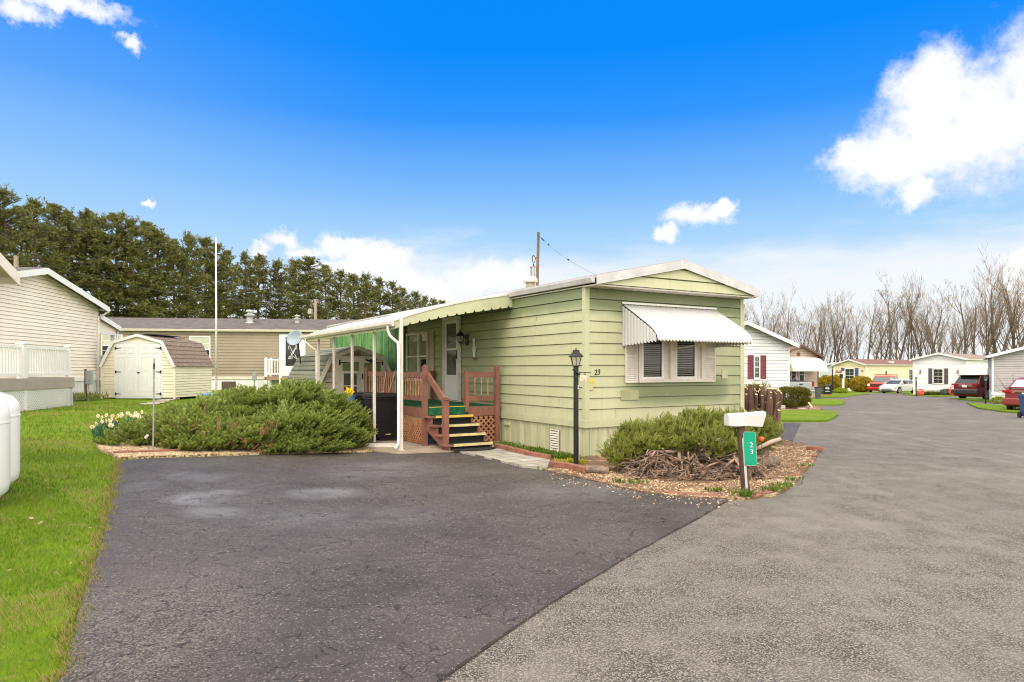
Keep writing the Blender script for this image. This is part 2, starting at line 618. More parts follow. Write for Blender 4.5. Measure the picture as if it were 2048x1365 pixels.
def asphalt_mat(name, road):
    m, nt, b = new_mat(name)
    co = objco(nt)
    big = noise(nt, co, 0.45, 6, 0.6)
    mid = noise(nt, co, 2.2, 6, 0.65)
    vo = nt.nodes.new('ShaderNodeTexVoronoi')
    nt.links.new(co, vo.inputs['Vector'])
    vo.inputs['Scale'].default_value = 88.0 if road else 95.0
    vs = nt.nodes.new('ShaderNodeSeparateColor')
    nt.links.new(vo.outputs['Color'], vs.inputs[0])
    fine = noise(nt, co, 190, 3, 0.7)
    if road:
        c = mixc(nt, vs.outputs[0], (0.095, 0.081, 0.066), (0.335, 0.300, 0.255))
        c = mixc(nt, smooth(nt, vo.outputs['Distance'], 0.35, 0.7), c, (0.05, 0.045, 0.04))
        c = mixc(nt, mth(nt, 'MULTIPLY', smooth(nt, mid, 0.35, 0.7), 0.45), c, (0.245, 0.222, 0.195))
        c = mixc(nt, mth(nt, 'MULTIPLY', smooth(nt, big, 0.5, 0.72), 0.35), c, (0.285, 0.260, 0.235))
        c = mixc(nt, mth(nt, 'MULTIPLY', smooth(nt, big, 0.48, 0.3), 0.3), c, (0.15, 0.14, 0.125))
        # wear streaks along the road, a few dark drips
        mp = nt.nodes.new('ShaderNodeMapping')
        mp.inputs['Rotation'].default_value = (0, 0, R(62))
        mp.inputs['Scale'].default_value = (1.6, 0.10, 1.0)
        nt.links.new(co, mp.inputs[0])
        stv = noise(nt, mp.outputs[0], 1.0, 6, 0.6)
        c = mixc(nt, mth(nt, 'MULTIPLY', smooth(nt, stv, 0.52, 0.7), 0.16), c, (0.33, 0.305, 0.285))
        c = mixc(nt, mth(nt, 'MULTIPLY', smooth(nt, stv, 0.46, 0.3), 0.30), c, (0.13, 0.115, 0.10))
        oil = noise(nt, co, 1.1, 3, 0.5)
        c = mixc(nt, mth(nt, 'MULTIPLY', smooth(nt, oil, 0.69, 0.76), 0.35), c, (0.08, 0.07, 0.065))
        b.inputs['Roughness'].default_value = 0.75
    else:
        c = mixc(nt, smooth(nt, big, 0.35, 0.65), (0.064, 0.054, 0.051), (0.104, 0.089, 0.084))
        c = mixc(nt, mth(nt, 'MULTIPLY', smooth(nt, mid, 0.45, 0.75), 0.5), c, (0.120, 0.104, 0.099))
        st = mth(nt, 'MULTIPLY', smooth(nt, vs.outputs[0], 0.80, 0.95), smooth(nt, mid, 0.3, 0.6))
        c = mixc(nt, mth(nt, 'MULTIPLY', st, 0.55), c, (0.27, 0.245, 0.22))
        st2 = smooth(nt, vs.outputs[1], 0.985, 0.995)
        c = mixc(nt, mth(nt, 'MULTIPLY', st2, 0.5), c, (0.50, 0.45, 0.38))
        c = mixc(nt, mth(nt, 'MULTIPLY', smooth(nt, fine, 0.4, 0.65), 0.45), c, (0.035, 0.032, 0.033))
        def spot(px, py, r, sx=1.0, sy=1.0):
            g = G(px, py)
            mp = nt.nodes.new('ShaderNodeMapping')
            nt.links.new(co, mp.inputs[0])
            mp.inputs['Location'].default_value = (-g.x * sx, -g.y * sy, 0)
            mp.inputs['Scale'].default_value = (sx, sy, 0)
            ln = nt.nodes.new('ShaderNodeVectorMath')
            ln.operation = 'LENGTH'
            nt.links.new(mp.outputs[0], ln.inputs[0])
            dd = mth(nt, 'ADD', ln.outputs['Value'], mth(nt, 'MULTIPLY', mth(nt, 'SUBTRACT', mid, 0.5), 0.9 * r))
            return smooth(nt, dd, r, r * 0.35)
        # pale dried rings where the sealer has washed thin
        for (px, py, r, sx, sy, a) in ((395, 1003, 0.42, 1, 0.75, 0.75), (425, 1030, 0.42, 1, 1, 0.55), (650, 992, 0.50, 0.8, 0.9, 0.6), (455, 990, 0.22, 0.7, 1, 0.5), (370, 957, 0.3, 1, 0.6, 0.35),
                                       (420, 962, 0.3, 1, 0.6, 0.25), (290, 978, 0.3, 1, 0.6, 0.3), (760, 945, 0.9, 0.7, 0.6, 0.3), (700, 1040, 1.0, 0.6, 1.2, 0.22), (1150, 985, 0.8, 0.7, 0.8, 0.25)):
            c = mixc(nt, mth(nt, 'MULTIPLY', mth(nt, 'MULTIPLY', spot(px, py, r, sx, sy), smooth(nt, mid, 0.2, 0.6)), a), c, (0.215, 0.210, 0.222))
        # stony worn strip along the lawn
        e = spot(215, 1290, 1.15, 1.0, 0.62)
        wv = mth(nt, 'MULTIPLY', e, smooth(nt, vs.outputs[2], 0.45, 0.8))
        c = mixc(nt, mth(nt, 'MULTIPLY', wv, 0.6), c, (0.22, 0.195, 0.165))
        # crazing
        wv = nt.nodes.new('ShaderNodeTexNoise')
        nt.links.new(co, wv.inputs['Vector'])
        wv.inputs['Scale'].default_value = 2.5
        wv.inputs['Detail'].default_value = 6
        vm = nt.nodes.new('ShaderNodeVectorMath')
        vm.operation = 'MULTIPLY_ADD'
        nt.links.new(wv.outputs['Color'], vm.inputs[0])
        vm.inputs[1].default_value = (0.5, 0.5, 0)
        nt.links.new(co, vm.inputs[2])
        cracks = None
        for sc, w, lo, hi, nsc in ((2.9, 0.013, 0.46, 0.56, 0.9), (5.6, 0.022, 0.47, 0.57, 1.5), (1.2, 0.005, 0.44, 0.56, 0.6)):
            ve = nt.nodes.new('ShaderNodeTexVoronoi')
            ve.feature = 'DISTANCE_TO_EDGE'
            nt.links.new(vm.outputs[0], ve.inputs['Vector'])
            ve.inputs['Scale'].default_value = sc
            nn = noise(nt, co, nsc * 2.4, 5, 0.7)
            k = mth(nt, 'MULTIPLY', smooth(nt, ve.outputs['Distance'], w * 1.5, w * 0.3), smooth(nt, nn, lo, hi))
            cracks = k if cracks is None else mth(nt, 'MAXIMUM', cracks, k)
        c = mixc(nt, mth(nt, 'MULTIPLY', mth(nt, 'MULTIPLY', cracks, smooth(nt, noise(nt, co, 9.0, 4, 0.7), 0.42, 0.54)), 0.70), c, (0.016, 0.014, 0.014))
        b.inputs['Roughness'].default_value = 0.55
    nt.links.new(c, b.inputs['Base Color'])
    b.inputs['Specular IOR Level'].default_value = 0.14
    h = mth(nt, 'ADD', mth(nt, 'MULTIPLY', vo.outputs['Distance'], -0.6), mth(nt, 'MULTIPLY', fine, 0.6))
    if not road:
        h = mth(nt, 'SUBTRACT', h, mth(nt, 'MULTIPLY', cracks, 1.5))
    bump(nt, b, h, 0.55, 0.006)
    return m

def bed_mat(name, chips):
    m, nt, b = new_mat(name)
    co = objco(nt)
    vo = nt.nodes.new('ShaderNodeTexVoronoi')
    nt.links.new(co, vo.inputs['Vector'])
    vo.inputs['Scale'].default_value = 38
    vs = nt.nodes.new('ShaderNodeSeparateColor')
    nt.links.new(vo.outputs['Color'], vs.inputs[0])
    n = noise(nt, co, 1.5, 6, 0.65)
    soil = mixc(nt, vs.outputs[1], (0.10, 0.055, 0.03), (0.26, 0.15, 0.085))
    stone = mixc(nt, vs.outputs[2], (0.42, 0.29, 0.15), (0.72, 0.58, 0.38))
    c = mixc(nt, mth(nt, 'MULTIPLY', smooth(nt, n, chips, chips + 0.12), smooth(nt, vs.outputs[0], 0.25, 0.4)), soil, stone)
    nt.links.new(c, b.inputs['Base Color'])
    b.inputs['Roughness'].default_value = 0.9
    bump(nt, b, mth(nt, 'MULTIPLY', vo.outputs['Distance'], -1.0), 0.8, 0.02)
    return m

def concrete_mat(name, col, joints=0.0):
    m, nt, b = new_mat(name)
    co = objco(nt)
    n = noise(nt, co, 2.0, 7, 0.65)
    n2 = noise(nt, co, 45.0, 5, 0.7)
    c = mixc(nt, smooth(nt, n, 0.3, 0.7), tuple(k * 0.78 for k in col), tuple(min(1, k * 1.15) for k in col))
    c = mixc(nt, mth(nt, 'MULTIPLY', smooth(nt, n2, 0.45, 0.7), 0.3), c, tuple(k * 0.5 for k in col))
    if joints:
        mp = nt.nodes.new('ShaderNodeMapping')
        mp.inputs['Rotation'].default_value = (0, 0, -TH)
        nt.links.new(co, mp.inputs[0])
        bk = nt.nodes.new('ShaderNodeTexBrick')
        nt.links.new(mp.outputs[0], bk.inputs['Vector'])
        bk.inputs['Scale'].default_value = 1.0
        bk.inputs['Mortar Size'].default_value = 0.012
        bk.inputs['Brick Width'].default_value = 0.52
        bk.inputs['Row Height'].default_value = 0.3
        bk.inputs['Color1'].default_value = (0.8, 0.8, 0.8, 1)
        bk.inputs['Color2'].default_value = (1.1, 1.1, 1.1, 1)
        bk.inputs['Mortar'].default_value = (0.35, 0.33, 0.25, 1)
        c = mixc(nt, 1.0, c, bk.outputs[0], 'MULTIPLY')
    nt.links.new(c, b.inputs['Base Color'])
    b.inputs['Roughness'].default_value = 0.85
    bump(nt, b, n2, 0.3, 0.01)
    return m

M_LAWN = lawn_mat()
M_ROAD = asphalt_mat('old road asphalt', True)
M_DRIVE = asphalt_mat('sealed driveway asphalt', False)
M_BED = bed_mat('bark and chips', 0.52)
M_BED2 = bed_mat('chips', 0.30)

def grid_ground():
    def axis(lo, hi, fine_lo, fine_hi, st):
        a = list(np.arange(fine_lo, fine_hi + 0.01, st))
        k, p = st, fine_hi
        while p < hi:
            k *= 1.35
            p += k
            a.append(p)
        k, p = st, fine_lo
        while p > lo:
            k *= 1.35
            p -= k
            a.insert(0, p)
        return a
    xs = axis(-1500, 1500, -45, 75, 1.0)
    ys = axis(-300, 2500, -8, 130, 1.0)
    mb = MB()
    nx = len(xs)
    mb.add([(x, y, gz(x, y)) for y in ys for x in xs],
           [(j * nx + i, j * nx + i + 1, (j + 1) * nx + i + 1, (j + 1) * nx + i) for j in range(len(ys) - 1) for i in range(nx - 1)])
    o = mb.build('ground', M_LAWN, smooth=True)
    o['kind'] = 'structure'
grid_ground()

def gp(lst):
    return [(G(x, y).x, G(x, y).y) for x, y in lst]

JOINT = [(-4.5, -3.3), (-2.2, 0.4)] + gp([(890, 1365), (1000, 1285), (1100, 1215), (1190, 1160), (1270, 1110), (1340, 1072), (1400, 1040), (1458, 1004)])
ROADP = JOINT + gp([(1500, 990), (1545, 930), (1560, 885), (1545, 850), (1535, 820), (1570, 803), (1620, 795), (1690, 788), (1740, 786.5), (1800, 787.5), (1860, 789.5), (1915, 793), (1990, 801), (2060, 814), (2300, 850), (2600, 900)]) + [(17, 2), (14, -4)]
sheet('road', ROADP, 0.016, M_ROAD, 1.2)
DRIVE_EDGE = gp([(240, 925), (236, 950), (226, 1000), (215, 1040), (205, 1085), (190, 1130), (176, 1180), (160, 1230), (145, 1290), (128, 1365)])
DRIVEP = DRIVE_EDGE + [(-1.9, 0.6), (-3.2, -2.6), (-4.5, -3.3)] + JOINT[1:] + gp([(1363, 1000), (1278, 989), (1193, 969), (1130, 955), (1045, 938), (1000, 927), (965, 918), (923, 909), (880, 905), (790, 908), (745, 908), (700, 909), (560, 913), (440, 917), (340, 920)])
sheet('driveway', DRIVEP, 0.034, M_DRIVE, 0.6, wob=0.012, edge=0.05, estep=0.12)

# the planted corner bed and the juniper bed
BEDP = gp([(985, 893), (1060, 915), (1100, 925), (1085, 943), (1130, 955), (1193, 969), (1278, 989), (1363, 1000), (1445, 1004), (1490, 1004), (1545, 996), (1575, 984), (1600, 962), (1625, 930), (1640, 905), (1610, 893), (1575, 885), (1545, 882)]) + \
    [(HF(4.6, -0.1).x, HF(4.6, -0.1).y), (HF(4.0, 0.3).x, HF(4.0, 0.3).y), (HF(0.1, 0.3).x, HF(0.1, 0.3).y), (HF(0.1, 3.3).x, HF(0.1, 3.3).y)]
sheet('planting_bed', BEDP, 0.046, M_BED, 0.5, wob=0.02, edge=0.05, estep=0.15)
JBEDP = gp([(238, 921), (340, 917), (440, 914), (560, 911), (700, 907), (745, 906), (748, 893)]) + [(HF(-3.0, 5.5).x, HF(-3.0, 5.5).y), (-6.6, 16.6)] + gp([(360, 838), (296, 862), (212, 880), (192, 893), (200, 905), (222, 912)])
sheet('juniper_bed', JBEDP, 0.050, M_BED2, 0.6, wob=0.03, edge=0.05, estep=0.2)

# patio slab under the awning, walk of pavers
patio = [HF(-0.02, 1.75), HF(-1.2, 1.72), HF(-2.72, 2.1), HF(-2.95, 2.6), HF(-2.95, 9.3), HF(-0.02, 9.3)]
sheet('patio', [(p.x, p.y) for p in patio], 0.055, concrete_mat('patio concrete', (0.36, 0.29, 0.215)), 0.8, edge=0.08)
walk = gp([(905, 904), (985, 896), (1060, 916), (1100, 927), (1095, 942), (1045, 940), (1000, 929), (965, 920), (923, 911)])
sheet('walkway', walk, 0.066, concrete_mat('pavers', (0.40, 0.37, 0.32), 1.0), 0.4, edge=0.06)

# grass verges between the drives
ISL = [[(1540, 845), (1600, 846), (1652, 845.5), (1666, 840), (1676, 832), (1670, 826), (1640, 824), (1545, 824)],
       [(1600, 799.5), (1645, 800), (1680, 802), (1690, 805), (1688, 810), (1676, 812.5), (1640, 812.5), (1600, 812)],
       [(1630, 797), (1690, 796), (1712, 792), (1740, 789.2), (1700, 787), (1636, 785)],
       [(1933, 808), (1956, 819), (1979, 822), (2005, 826), (2034, 828), (2060, 828), (2060, 815), (2003, 814), (1960, 810)],
       [(1898, 799), (1953, 803.5), (1984, 805.5), (1984, 802.5), (1930, 799.5)],
       [(1805, 791), (1835, 793), (1880, 795), (1906, 794), (1914, 791.5), (1870, 789), (1830, 788.3)]]
for i, pl in enumerate(ISL):
    sheet('verge', gp(pl), 0.075, M_LAWN, 1.2, wob=0.03, edge=0.07)
kerb = mat('kerb stone', (0.42, 0.38, 0.32), 0.9, 0.2)
HEDGEBED = gp([(1535, 824), (1640, 824), (1646, 820), (1640, 814), (1560, 812), (1535, 814)])
sheet('hedge_bed', HEDGEBED, 0.06, M_BED, 1.0)
sheet('neighbour_drive', gp([(1540, 884), (1585, 884), (1601, 849), (1548, 848)]), 0.030, M_DRIVE, 0.8)

# ------------------------------------------------------------------ homes
M_GREEN_TRIM = mat('green trim paint', (0.51, 0.525, 0.335), 0.5, 0.08, 2, dirt=(0.30, 0.33, 0.16), dirt_amt=0.25)
M_WHITE = mat('white paint', (0.80, 0.79, 0.77), 0.45, 0.04, 3, dirt=(0.5, 0.46, 0.4), dirt_amt=0.25)
M_WHITE2 = mat('white vinyl', (0.80, 0.80, 0.79), 0.4, 0.03, 2)
M_OFFW = mat('weathered white', (0.69, 0.64, 0.575), 0.6, 0.08, 4, dirt=(0.42, 0.36, 0.28), dirt_amt=0.4)
M_GLASS = glass('window glass')
M_PANE = glass('clear pane', (0.02, 0.022, 0.022), 0.03, see=0.72)
M_DARK = mat('dark room', (0.02, 0.02, 0.02), 0.9, 0.2)
M_BLACK = mat('black metal', (0.016, 0.016, 0.017), 0.4, 0.2)

def green_siding():
    """faded green paint with algae blotches under the window and soffit, algae plus painted shade by the porch"""
    m, nt, b = new_mat('faded green siding')
    co = objco(nt)
    sep = nt.nodes.new('ShaderNodeSeparateXYZ')
    nt.links.new(co, sep.inputs[0])
    x, y, z = sep.outputs
    n1 = noise(nt, co, 0.9, 6, 0.6)
    n2 = noise(nt, co, 4.0, 7, 0.65)
    mp = nt.nodes.new('ShaderNodeMapping')
    mp.inputs['Scale'].default_value = (9, 9, 0.6)
    nt.links.new(co, mp.inputs[0])
    n3 = noise(nt, mp.outputs[0], 1.0, 5, 0.6)
    c = mixc(nt, smooth(nt, n1, 0.3, 0.7), (0.470, 0.475, 0.288), (0.525, 0.528, 0.342))
    c = mixc(nt, mth(nt, 'MULTIPLY', smooth(nt, n3, 0.5, 0.75), 0.42), c, (0.38, 0.385, 0.21))
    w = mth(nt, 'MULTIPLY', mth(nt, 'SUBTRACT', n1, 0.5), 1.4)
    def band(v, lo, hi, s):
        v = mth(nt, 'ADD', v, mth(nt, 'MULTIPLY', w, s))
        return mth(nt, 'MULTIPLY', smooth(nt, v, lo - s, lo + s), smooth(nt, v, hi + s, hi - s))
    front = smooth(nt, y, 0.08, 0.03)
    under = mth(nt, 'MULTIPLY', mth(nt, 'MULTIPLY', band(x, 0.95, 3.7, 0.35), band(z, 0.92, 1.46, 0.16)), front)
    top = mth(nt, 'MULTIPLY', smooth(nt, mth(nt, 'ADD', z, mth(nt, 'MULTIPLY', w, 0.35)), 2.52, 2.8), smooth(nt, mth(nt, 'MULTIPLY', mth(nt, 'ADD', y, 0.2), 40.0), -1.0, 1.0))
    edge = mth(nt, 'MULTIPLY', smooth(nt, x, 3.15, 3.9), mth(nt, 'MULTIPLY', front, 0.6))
    porch = mth(nt, 'MULTIPLY', mth(nt, 'MULTIPLY', smooth(nt, x, 0.05, 0.0), smooth(nt, mth(nt, 'ADD', y, mth(nt, 'MULTIPLY', w, 0.9)), 2.4, 3.4)), 0.5)  # algae tone that also paints in the shade below the porch awning
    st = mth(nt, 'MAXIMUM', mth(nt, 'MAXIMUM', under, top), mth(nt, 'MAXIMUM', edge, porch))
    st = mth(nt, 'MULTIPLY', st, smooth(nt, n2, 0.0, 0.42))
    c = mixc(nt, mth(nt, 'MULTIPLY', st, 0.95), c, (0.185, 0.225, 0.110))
    nt.links.new(c, b.inputs['Base Color'])
    b.inputs['Roughness'].default_value = 0.5
    b.inputs['Specular IOR Level'].default_value = 0.35
    bump(nt, b, n2, 0.12, 0.01)
    return m

def laps(mb, a, b_, n, z0, z1, course, depth=0.012, ext=None, gap=None):
    a, b_, n = Vector((*a, 0)), Vector((*b_, 0)), Vector((*n, 0))
    z = z0
    while z < z1 - 1e-4:
        zt = min(z + course, z1)
        l0, h0 = ext(z) if ext else (0, 1)
        l1, h1 = ext(zt) if ext else (0, 1)
        if h0 - l0 < 1e-3:
            break
        def pt(t, zz, d):
            p = a.lerp(b_, t) + n * d
            return (p.x, p.y, zz)
        g = gap or min(max(0.13 * course, 0.0125), 0.022)
        zg = max(zt - g, z + 0.001)
        lg, hg = ext(zg) if ext else (0, 1)
        mb.face(pt(l0, z, depth), pt(h0, z, depth), pt(hg, zg, 0.0), pt(lg, zg, 0.0))
        mb.face(pt(lg, zg, 0.0), pt(hg, zg, 0.0), pt(hg, zg, -2.5 * g), pt(lg, zg, -2.5 * g))
        mb.face(pt(lg, zg, -2.5 * g), pt(hg, zg, -2.5 * g), pt(h1, zt, -2.5 * g), pt(l1, zt, -2.5 * g))
        if zt < z1 - 1e-4:
            mb.face(pt(l1, zt, -2.5 * g), pt(h1, zt, -2.5 * g), pt(h1, zt, depth), pt(l1, zt, depth))
        z = zt

def make_home(name, label, loc, rz, W, L, zs, ze, zrt, slope, course, mw, ms, mr, mt, ohf=0.3, ohs=0.15, t=0.06, fh=0.17, zb=-0.4, out_gable=False, skirt_trim=True, lap_depth=0.012, group=None, mg=None, gap=None):
    root = thing(name, label, 'house', loc, rz, group)
    ru = lambda x: zrt - t - slope * abs(x - W / 2)          # underside of roof
    mb = MB()
    gab = lambda z: ((0, 1) if z <= ru(0) else (max(0, (W / 2 - (zrt - t - z) / slope) / W), min(1, (W / 2 + (zrt - t - z) / slope) / W)))
    ztop = zrt - t - 0.01
    zf = ze if out_gable else ztop
    laps(mb, (0, 0), (W, 0), (0, -1), zs, zf, course, lap_depth, gab, gap)
    laps(mb, (W, L), (0, L), (0, 1), zs, ztop, course, lap_depth, gab, gap)
    laps(mb, (0, L), (0, 0), (-1, 0), zs, ru(0), course, lap_depth, None, gap)
    laps(mb, (W, 0), (W, L), (1, 0), zs, ru(0), course, lap_depth, None, gap)
    mb.build('wall', mw, root)
    # corner trim
    for (cx, cy, sx, sy) in ((0, 0, -1, -1), (W, 0, 1, -1), (0, L, -1, 1), (W, L, 1, 1)):
        mb = MB()
        o, wd = 0.02, 0.075
        x0, x1 = (cx - o, cx + wd) if sx < 0 else (cx - wd, cx + o)
        y0, y1 = (cy - o, cy + wd) if sy < 0 else (cy - wd, cy + o)
        mb.box(x0, x1, y0, y1, zs - 0.02, min(ru(0), ze) - 0.005)
        mb.build('corner_trim', mt if not mg else mg, root)
    # skirt with ribs, board on top of it
    mb = MB()
    i = 0.012
    mb.box(i, W - i, i, L - i, zb, zs - 0.001)
    k = 0.0
    rib = lambda p, q: None
    step = 0.21
    x = 0.1
    while x < W - 0.05:
        mb.box(x, x + 0.022, -0.004, i - 0.001, zb, zs - 0.02)
        x += step
    y = 0.1
    while y < L - 0.05:
        mb.box(-0.004, i - 0.001, y, y + 0.022, zb, zs - 0.02)
        mb.box(W - i + 0.001, W + 0.004, y, y + 0.022, zb, zs - 0.02)
        y += step
    mb.build('skirt', ms, root)
    if skirt_trim:
        mb = MB()
        mb.box(-0.03, W + 0.03, -0.03, L + 0.03, zs - 0.135, zs - 0.002)
        mb.build('skirt_trim', mt if not mg else mg, root, bevel=0.006)
    # roof slab, barge boards, side fascia
    yo0, yo1 = -ohf, L + 0.25
    zt = lambda x: zrt - slope * abs(x - W / 2)
    xe0, xe1 = -ohs, W + ohs
    mb = MB()
    mb.prism([(xe0, zt(xe0) - t), (W / 2, zrt - t), (xe1, zt(xe1) - t), (xe1, zt(xe1)), (W / 2, zrt), (xe0, zt(xe0))], 'y', yo0, yo1)
    mb.build('roof', mr, root)
    for ya, yb in ((yo0 - 0.022, yo0 - 0.002), (yo1 + 0.002, yo1 + 0.022)):
        mb = MB()
        mb.prism([(xe0, zt(xe0) - fh), (W / 2, zrt - fh), (xe1, zt(xe1) - fh), (xe1, zt(xe1) - 0.012), (W / 2, zrt - 0.012), (xe0, zt(xe0) - 0.012)], 'y', ya, yb)
        mb.build('barge_board', mt, root)
    for xg, s in ((xe0, -1), (xe1, 1)):
        mb = MB()
        a, b_ = (xg - 0.10, xg - 0.004) if s < 0 else (xg + 0.004, xg + 0.10)
        ztp = zt(xg) - 0.03
        if s < 0:
            pl = [(b_, ztp), (b_, ztp - 0.11), (a + 0.03, ztp - 0.11), (a, ztp - 0.03), (a, ztp)]
        else:
            pl = [(a, ztp), (a, ztp - 0.11), (b_ - 0.03, ztp - 0.11), (b_, ztp - 0.03), (b_, ztp)]
        mb.prism(pl, 'y', yo0 + 0.03, yo1 - 0.03)
        mb.build('gutter', mt, root)
    if out_gable:
        mb = MB()
        yg = yo0 + 0.035
        laps(mb, (0, yg), (W, yg), (0, -1), ze + 0.02, ztop, course, lap_depth, lambda z: (max(0, (W / 2 - (zrt - t - z) / slope) / W) if z > ru(0) else 0, min(1, (W / 2 + (zrt - t - z) / slope) / W) if z > ru(0) else 1))
        mb.build('gable', mw if not mg else mw, root)
        mb = MB()
        mb.box(-ohs, W + ohs, yg + 0.004, -0.001, ze - 0.012, ze + 0.012)
        for k in range(20):
            xx = 0.1 + k * (W - 0.2) / 19
            mb.box(xx, xx + 0.01, yg + 0.006, -0.003, ze - 0.02, ze - 0.012)
        mb.build('soffit', M_OFFW, root)
        for sx in (-1, 1):
            mb = MB()
            a, b_ = (-ohs + 0.005, -0.002) if sx < 0 else (W + 0.002, W + ohs - 0.005)
            mb.box(a, b_, 0.001, L, ze - 0.006, ze + 0.014)
            mb.build('eave_soffit', M_OFFW, root)
    return root

def window(root, M, w, h, mf=None, grid=(0, 0), rail=True, fr=0.06, proud=0.035, mp=None, blind=None, name='window', sill=True):
    """frame with panes set into it, on the wall plane of M (x right, y up, z out); origin bottom left"""
    mf = mf or M_WHITE2
    mb = MB(M)
    mb.box(0, w, 0, fr, 0.003, proud)
    mb.box(0, w, h - fr, h, 0.003, proud)
    mb.box(0, fr, fr, h - fr, 0.003, proud - 0.001)
    mb.box(w - fr, w, fr, h - fr, 0.003, proud - 0.001)
    if rail:
        mb.box(fr, w - fr, h / 2 - 0.02, h / 2 + 0.02, 0.003, proud - 0.006)
    gx, gy = grid
    for k in range(1, gx):
        x = fr + (w - 2 * fr) * k / gx
        mb.box(x - 0.008, x + 0.008, fr, h - fr, 0.003, proud - 0.012)
    for k in range(1, gy):
        y = fr + (h - 2 * fr) * k / gy
        mb.box(fr, w - fr, y - 0.008, y + 0.008, 0.003, proud - 0.0125)
    f = mb.build(name, mf, root)
    mb = MB(M)
    mb.box(fr - 0.004, w - fr + 0.004, fr - 0.004, h - fr + 0.004, 0.002, 0.017)
    mb.build('pane', mp or M_GLASS, f)
    if blind:
        mb = MB(M)
        y0 = h / 2 + 0.02
        mb.box(fr, w - fr, y0, h - fr, 0.0171, 0.0185)
        mb.build('blind', blind, f)
    if sill:
        mb = MB(M)
        mb.box(-0.02, w + 0.02, -0.03, -0.001, 0.003, proud + 0.03)
        mb.build('sill', mf, f)
    return f

def shutter(root, M, w, h, m, slats=18, louver=True):
    mb = MB(M)
    e = 0.035
    mb.box(0, e, 0, h, 0.004, 0.034)
    mb.box(w - e, w, 0, h, 0.004, 0.034)
    for (a, b_) in ((0, e * 1.3), (h / 2 - e / 2, h / 2 + e / 2), (h - e * 1.3, h)):
        mb.box(e, w - e, a, b_, 0.004, 0.033)
    mb.box(e, w - e, e, h - e, 0.004, 0.010)
    if louver:
        n = int(slats)
        for k in range(n):
            y = e * 1.3 + (h - 2.6 * e) * (k + 0.1) / n
            d = (h - 2.6 * e) / n
            mb.add([(e, y, 0.03), (w - e, y, 0.03), (w - e, y + d * 0.9, 0.012), (e, y + d * 0.9, 0.012), (e, y, 0.012), (w - e, y, 0.012)], [(0, 1, 2, 3), (4, 5, 1, 0)])
    return mb.build('shutter', m, root)

# ---- the green home
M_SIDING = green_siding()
M_SKIRT = mat('green metal skirt', (0.50, 0.505, 0.325), 0.5, 0.14, 1.2, dirt=(0.34, 0.36, 0.19), dirt_amt=0.45, stretch=(3, 3, 0.5))
M_METROOF = mat('grey roof coating', (0.36, 0.33, 0.30), 0.7, 0.15, 2)
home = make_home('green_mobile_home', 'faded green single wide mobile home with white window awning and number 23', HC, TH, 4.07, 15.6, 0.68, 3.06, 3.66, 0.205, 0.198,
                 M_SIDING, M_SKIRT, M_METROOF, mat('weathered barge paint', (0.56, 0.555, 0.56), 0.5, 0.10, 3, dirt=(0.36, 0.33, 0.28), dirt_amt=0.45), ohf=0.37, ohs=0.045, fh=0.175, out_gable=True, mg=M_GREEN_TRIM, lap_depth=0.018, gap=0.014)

# front window: recessed pair behind a proud centre post, louvred shutters either side
def front_window():
    Mw = wall('front', 0.90, 1.40)
    W_, H_ = 2.33, 0.98
    mb = MB(Mw)
    mb.box(0.30, 2.03, -0.06, 0.0, 0.003, 0.075)
    mb.box(0.30, 2.03, H_ - 0.05, H_, 0.003, 0.06)
    for x in (0.30, 0.975, 1.28, 1.97):
        pass
    mb.box(1.07, 1.23, 0.0, H_ - 0.05, 0.003, 0.085)          # proud centre post
    mb.box(0.30, 0.37, 0.0, H_ - 0.05, 0.003, 0.06)
    mb.box(1.93, 2.03, 0.0, H_ - 0.05, 0.003, 0.06)
    mb.box(0.93, 1.07, 0.0, H_ - 0.05, 0.003, 0.030)
    mb.box(1.80, 1.93, 0.0, H_ - 0.05, 0.003, 0.030)
    f = mb.build('window', M_OFFW, home, bevel=0.004)
    for x0, x1 in ((0.37, 0.93), (1.23, 1.80)):
        mb = MB(Mw)
        e = 0.05
        mb.box(x0, x1, 0.0, e, 0.003, 0.05)
        mb.box(x0, x1, H_ - 0.05 - e, H_ - 0.05, 0.003, 0.05)
        mb.box(x0, x0 + e, e, H_ - 0.05 - e, 0.003, 0.049)
        mb.box(x1 - e, x1, e, H_ - 0.05 - e, 0.003, 0.049)
        mb.box(x0 + e, x1 - e, 0.755, 0.79, 0.003, 0.046)
        mb.build('sash', M_WHITE, f, bevel=0.004)
        mb = MB(Mw)
        mb.box(x0 + e - 0.005, x1 - e + 0.005, e, H_ - 0.1, 0.020, 0.023)
        mb.build('room_behind', M_DARK, f)
        mb = MB(Mw)
        k = 0
        y = e + 0.02
        while y < H_ - 0.14:
            sag = 0.012 * math.sin(y * 5) if y < 0.3 else 0.0
            w_ = random.uniform(-0.004, 0.004)
            mb.add([(x0 + e + 0.008, y + w_, 0.030), (x1 - e - 0.03, y + w_ + sag, 0.030), (x1 - e - 0.03, y + 0.020 + sag, 0.025), (x0 + e + 0.008, y + 0.020, 0.025)], [(0, 1, 2, 3)])
            y += 0.036
        mb.build('blind', mat('blind slats', (0.62, 0.58, 0.53), 0.6, 0.1), f)
        mb = MB(Mw)
        mb.box(x0 + e - 0.004, x1 - e + 0.004, e - 0.004, H_ - 0.1, 0.036, 0.040)
        mb.build('pane', M_PANE, f)
    shutter(home, wall('front', 0.89, 1.34) @ Matrix.Translation((0, 0, 0.013)), 0.29, 0.99, M_OFFW, 24)
    shutter(home, wall('front', 2.945, 1.34) @ Matrix.Translation((0, 0, 0.013)), 0.29, 0.99, M_OFFW, 24)
front_window()

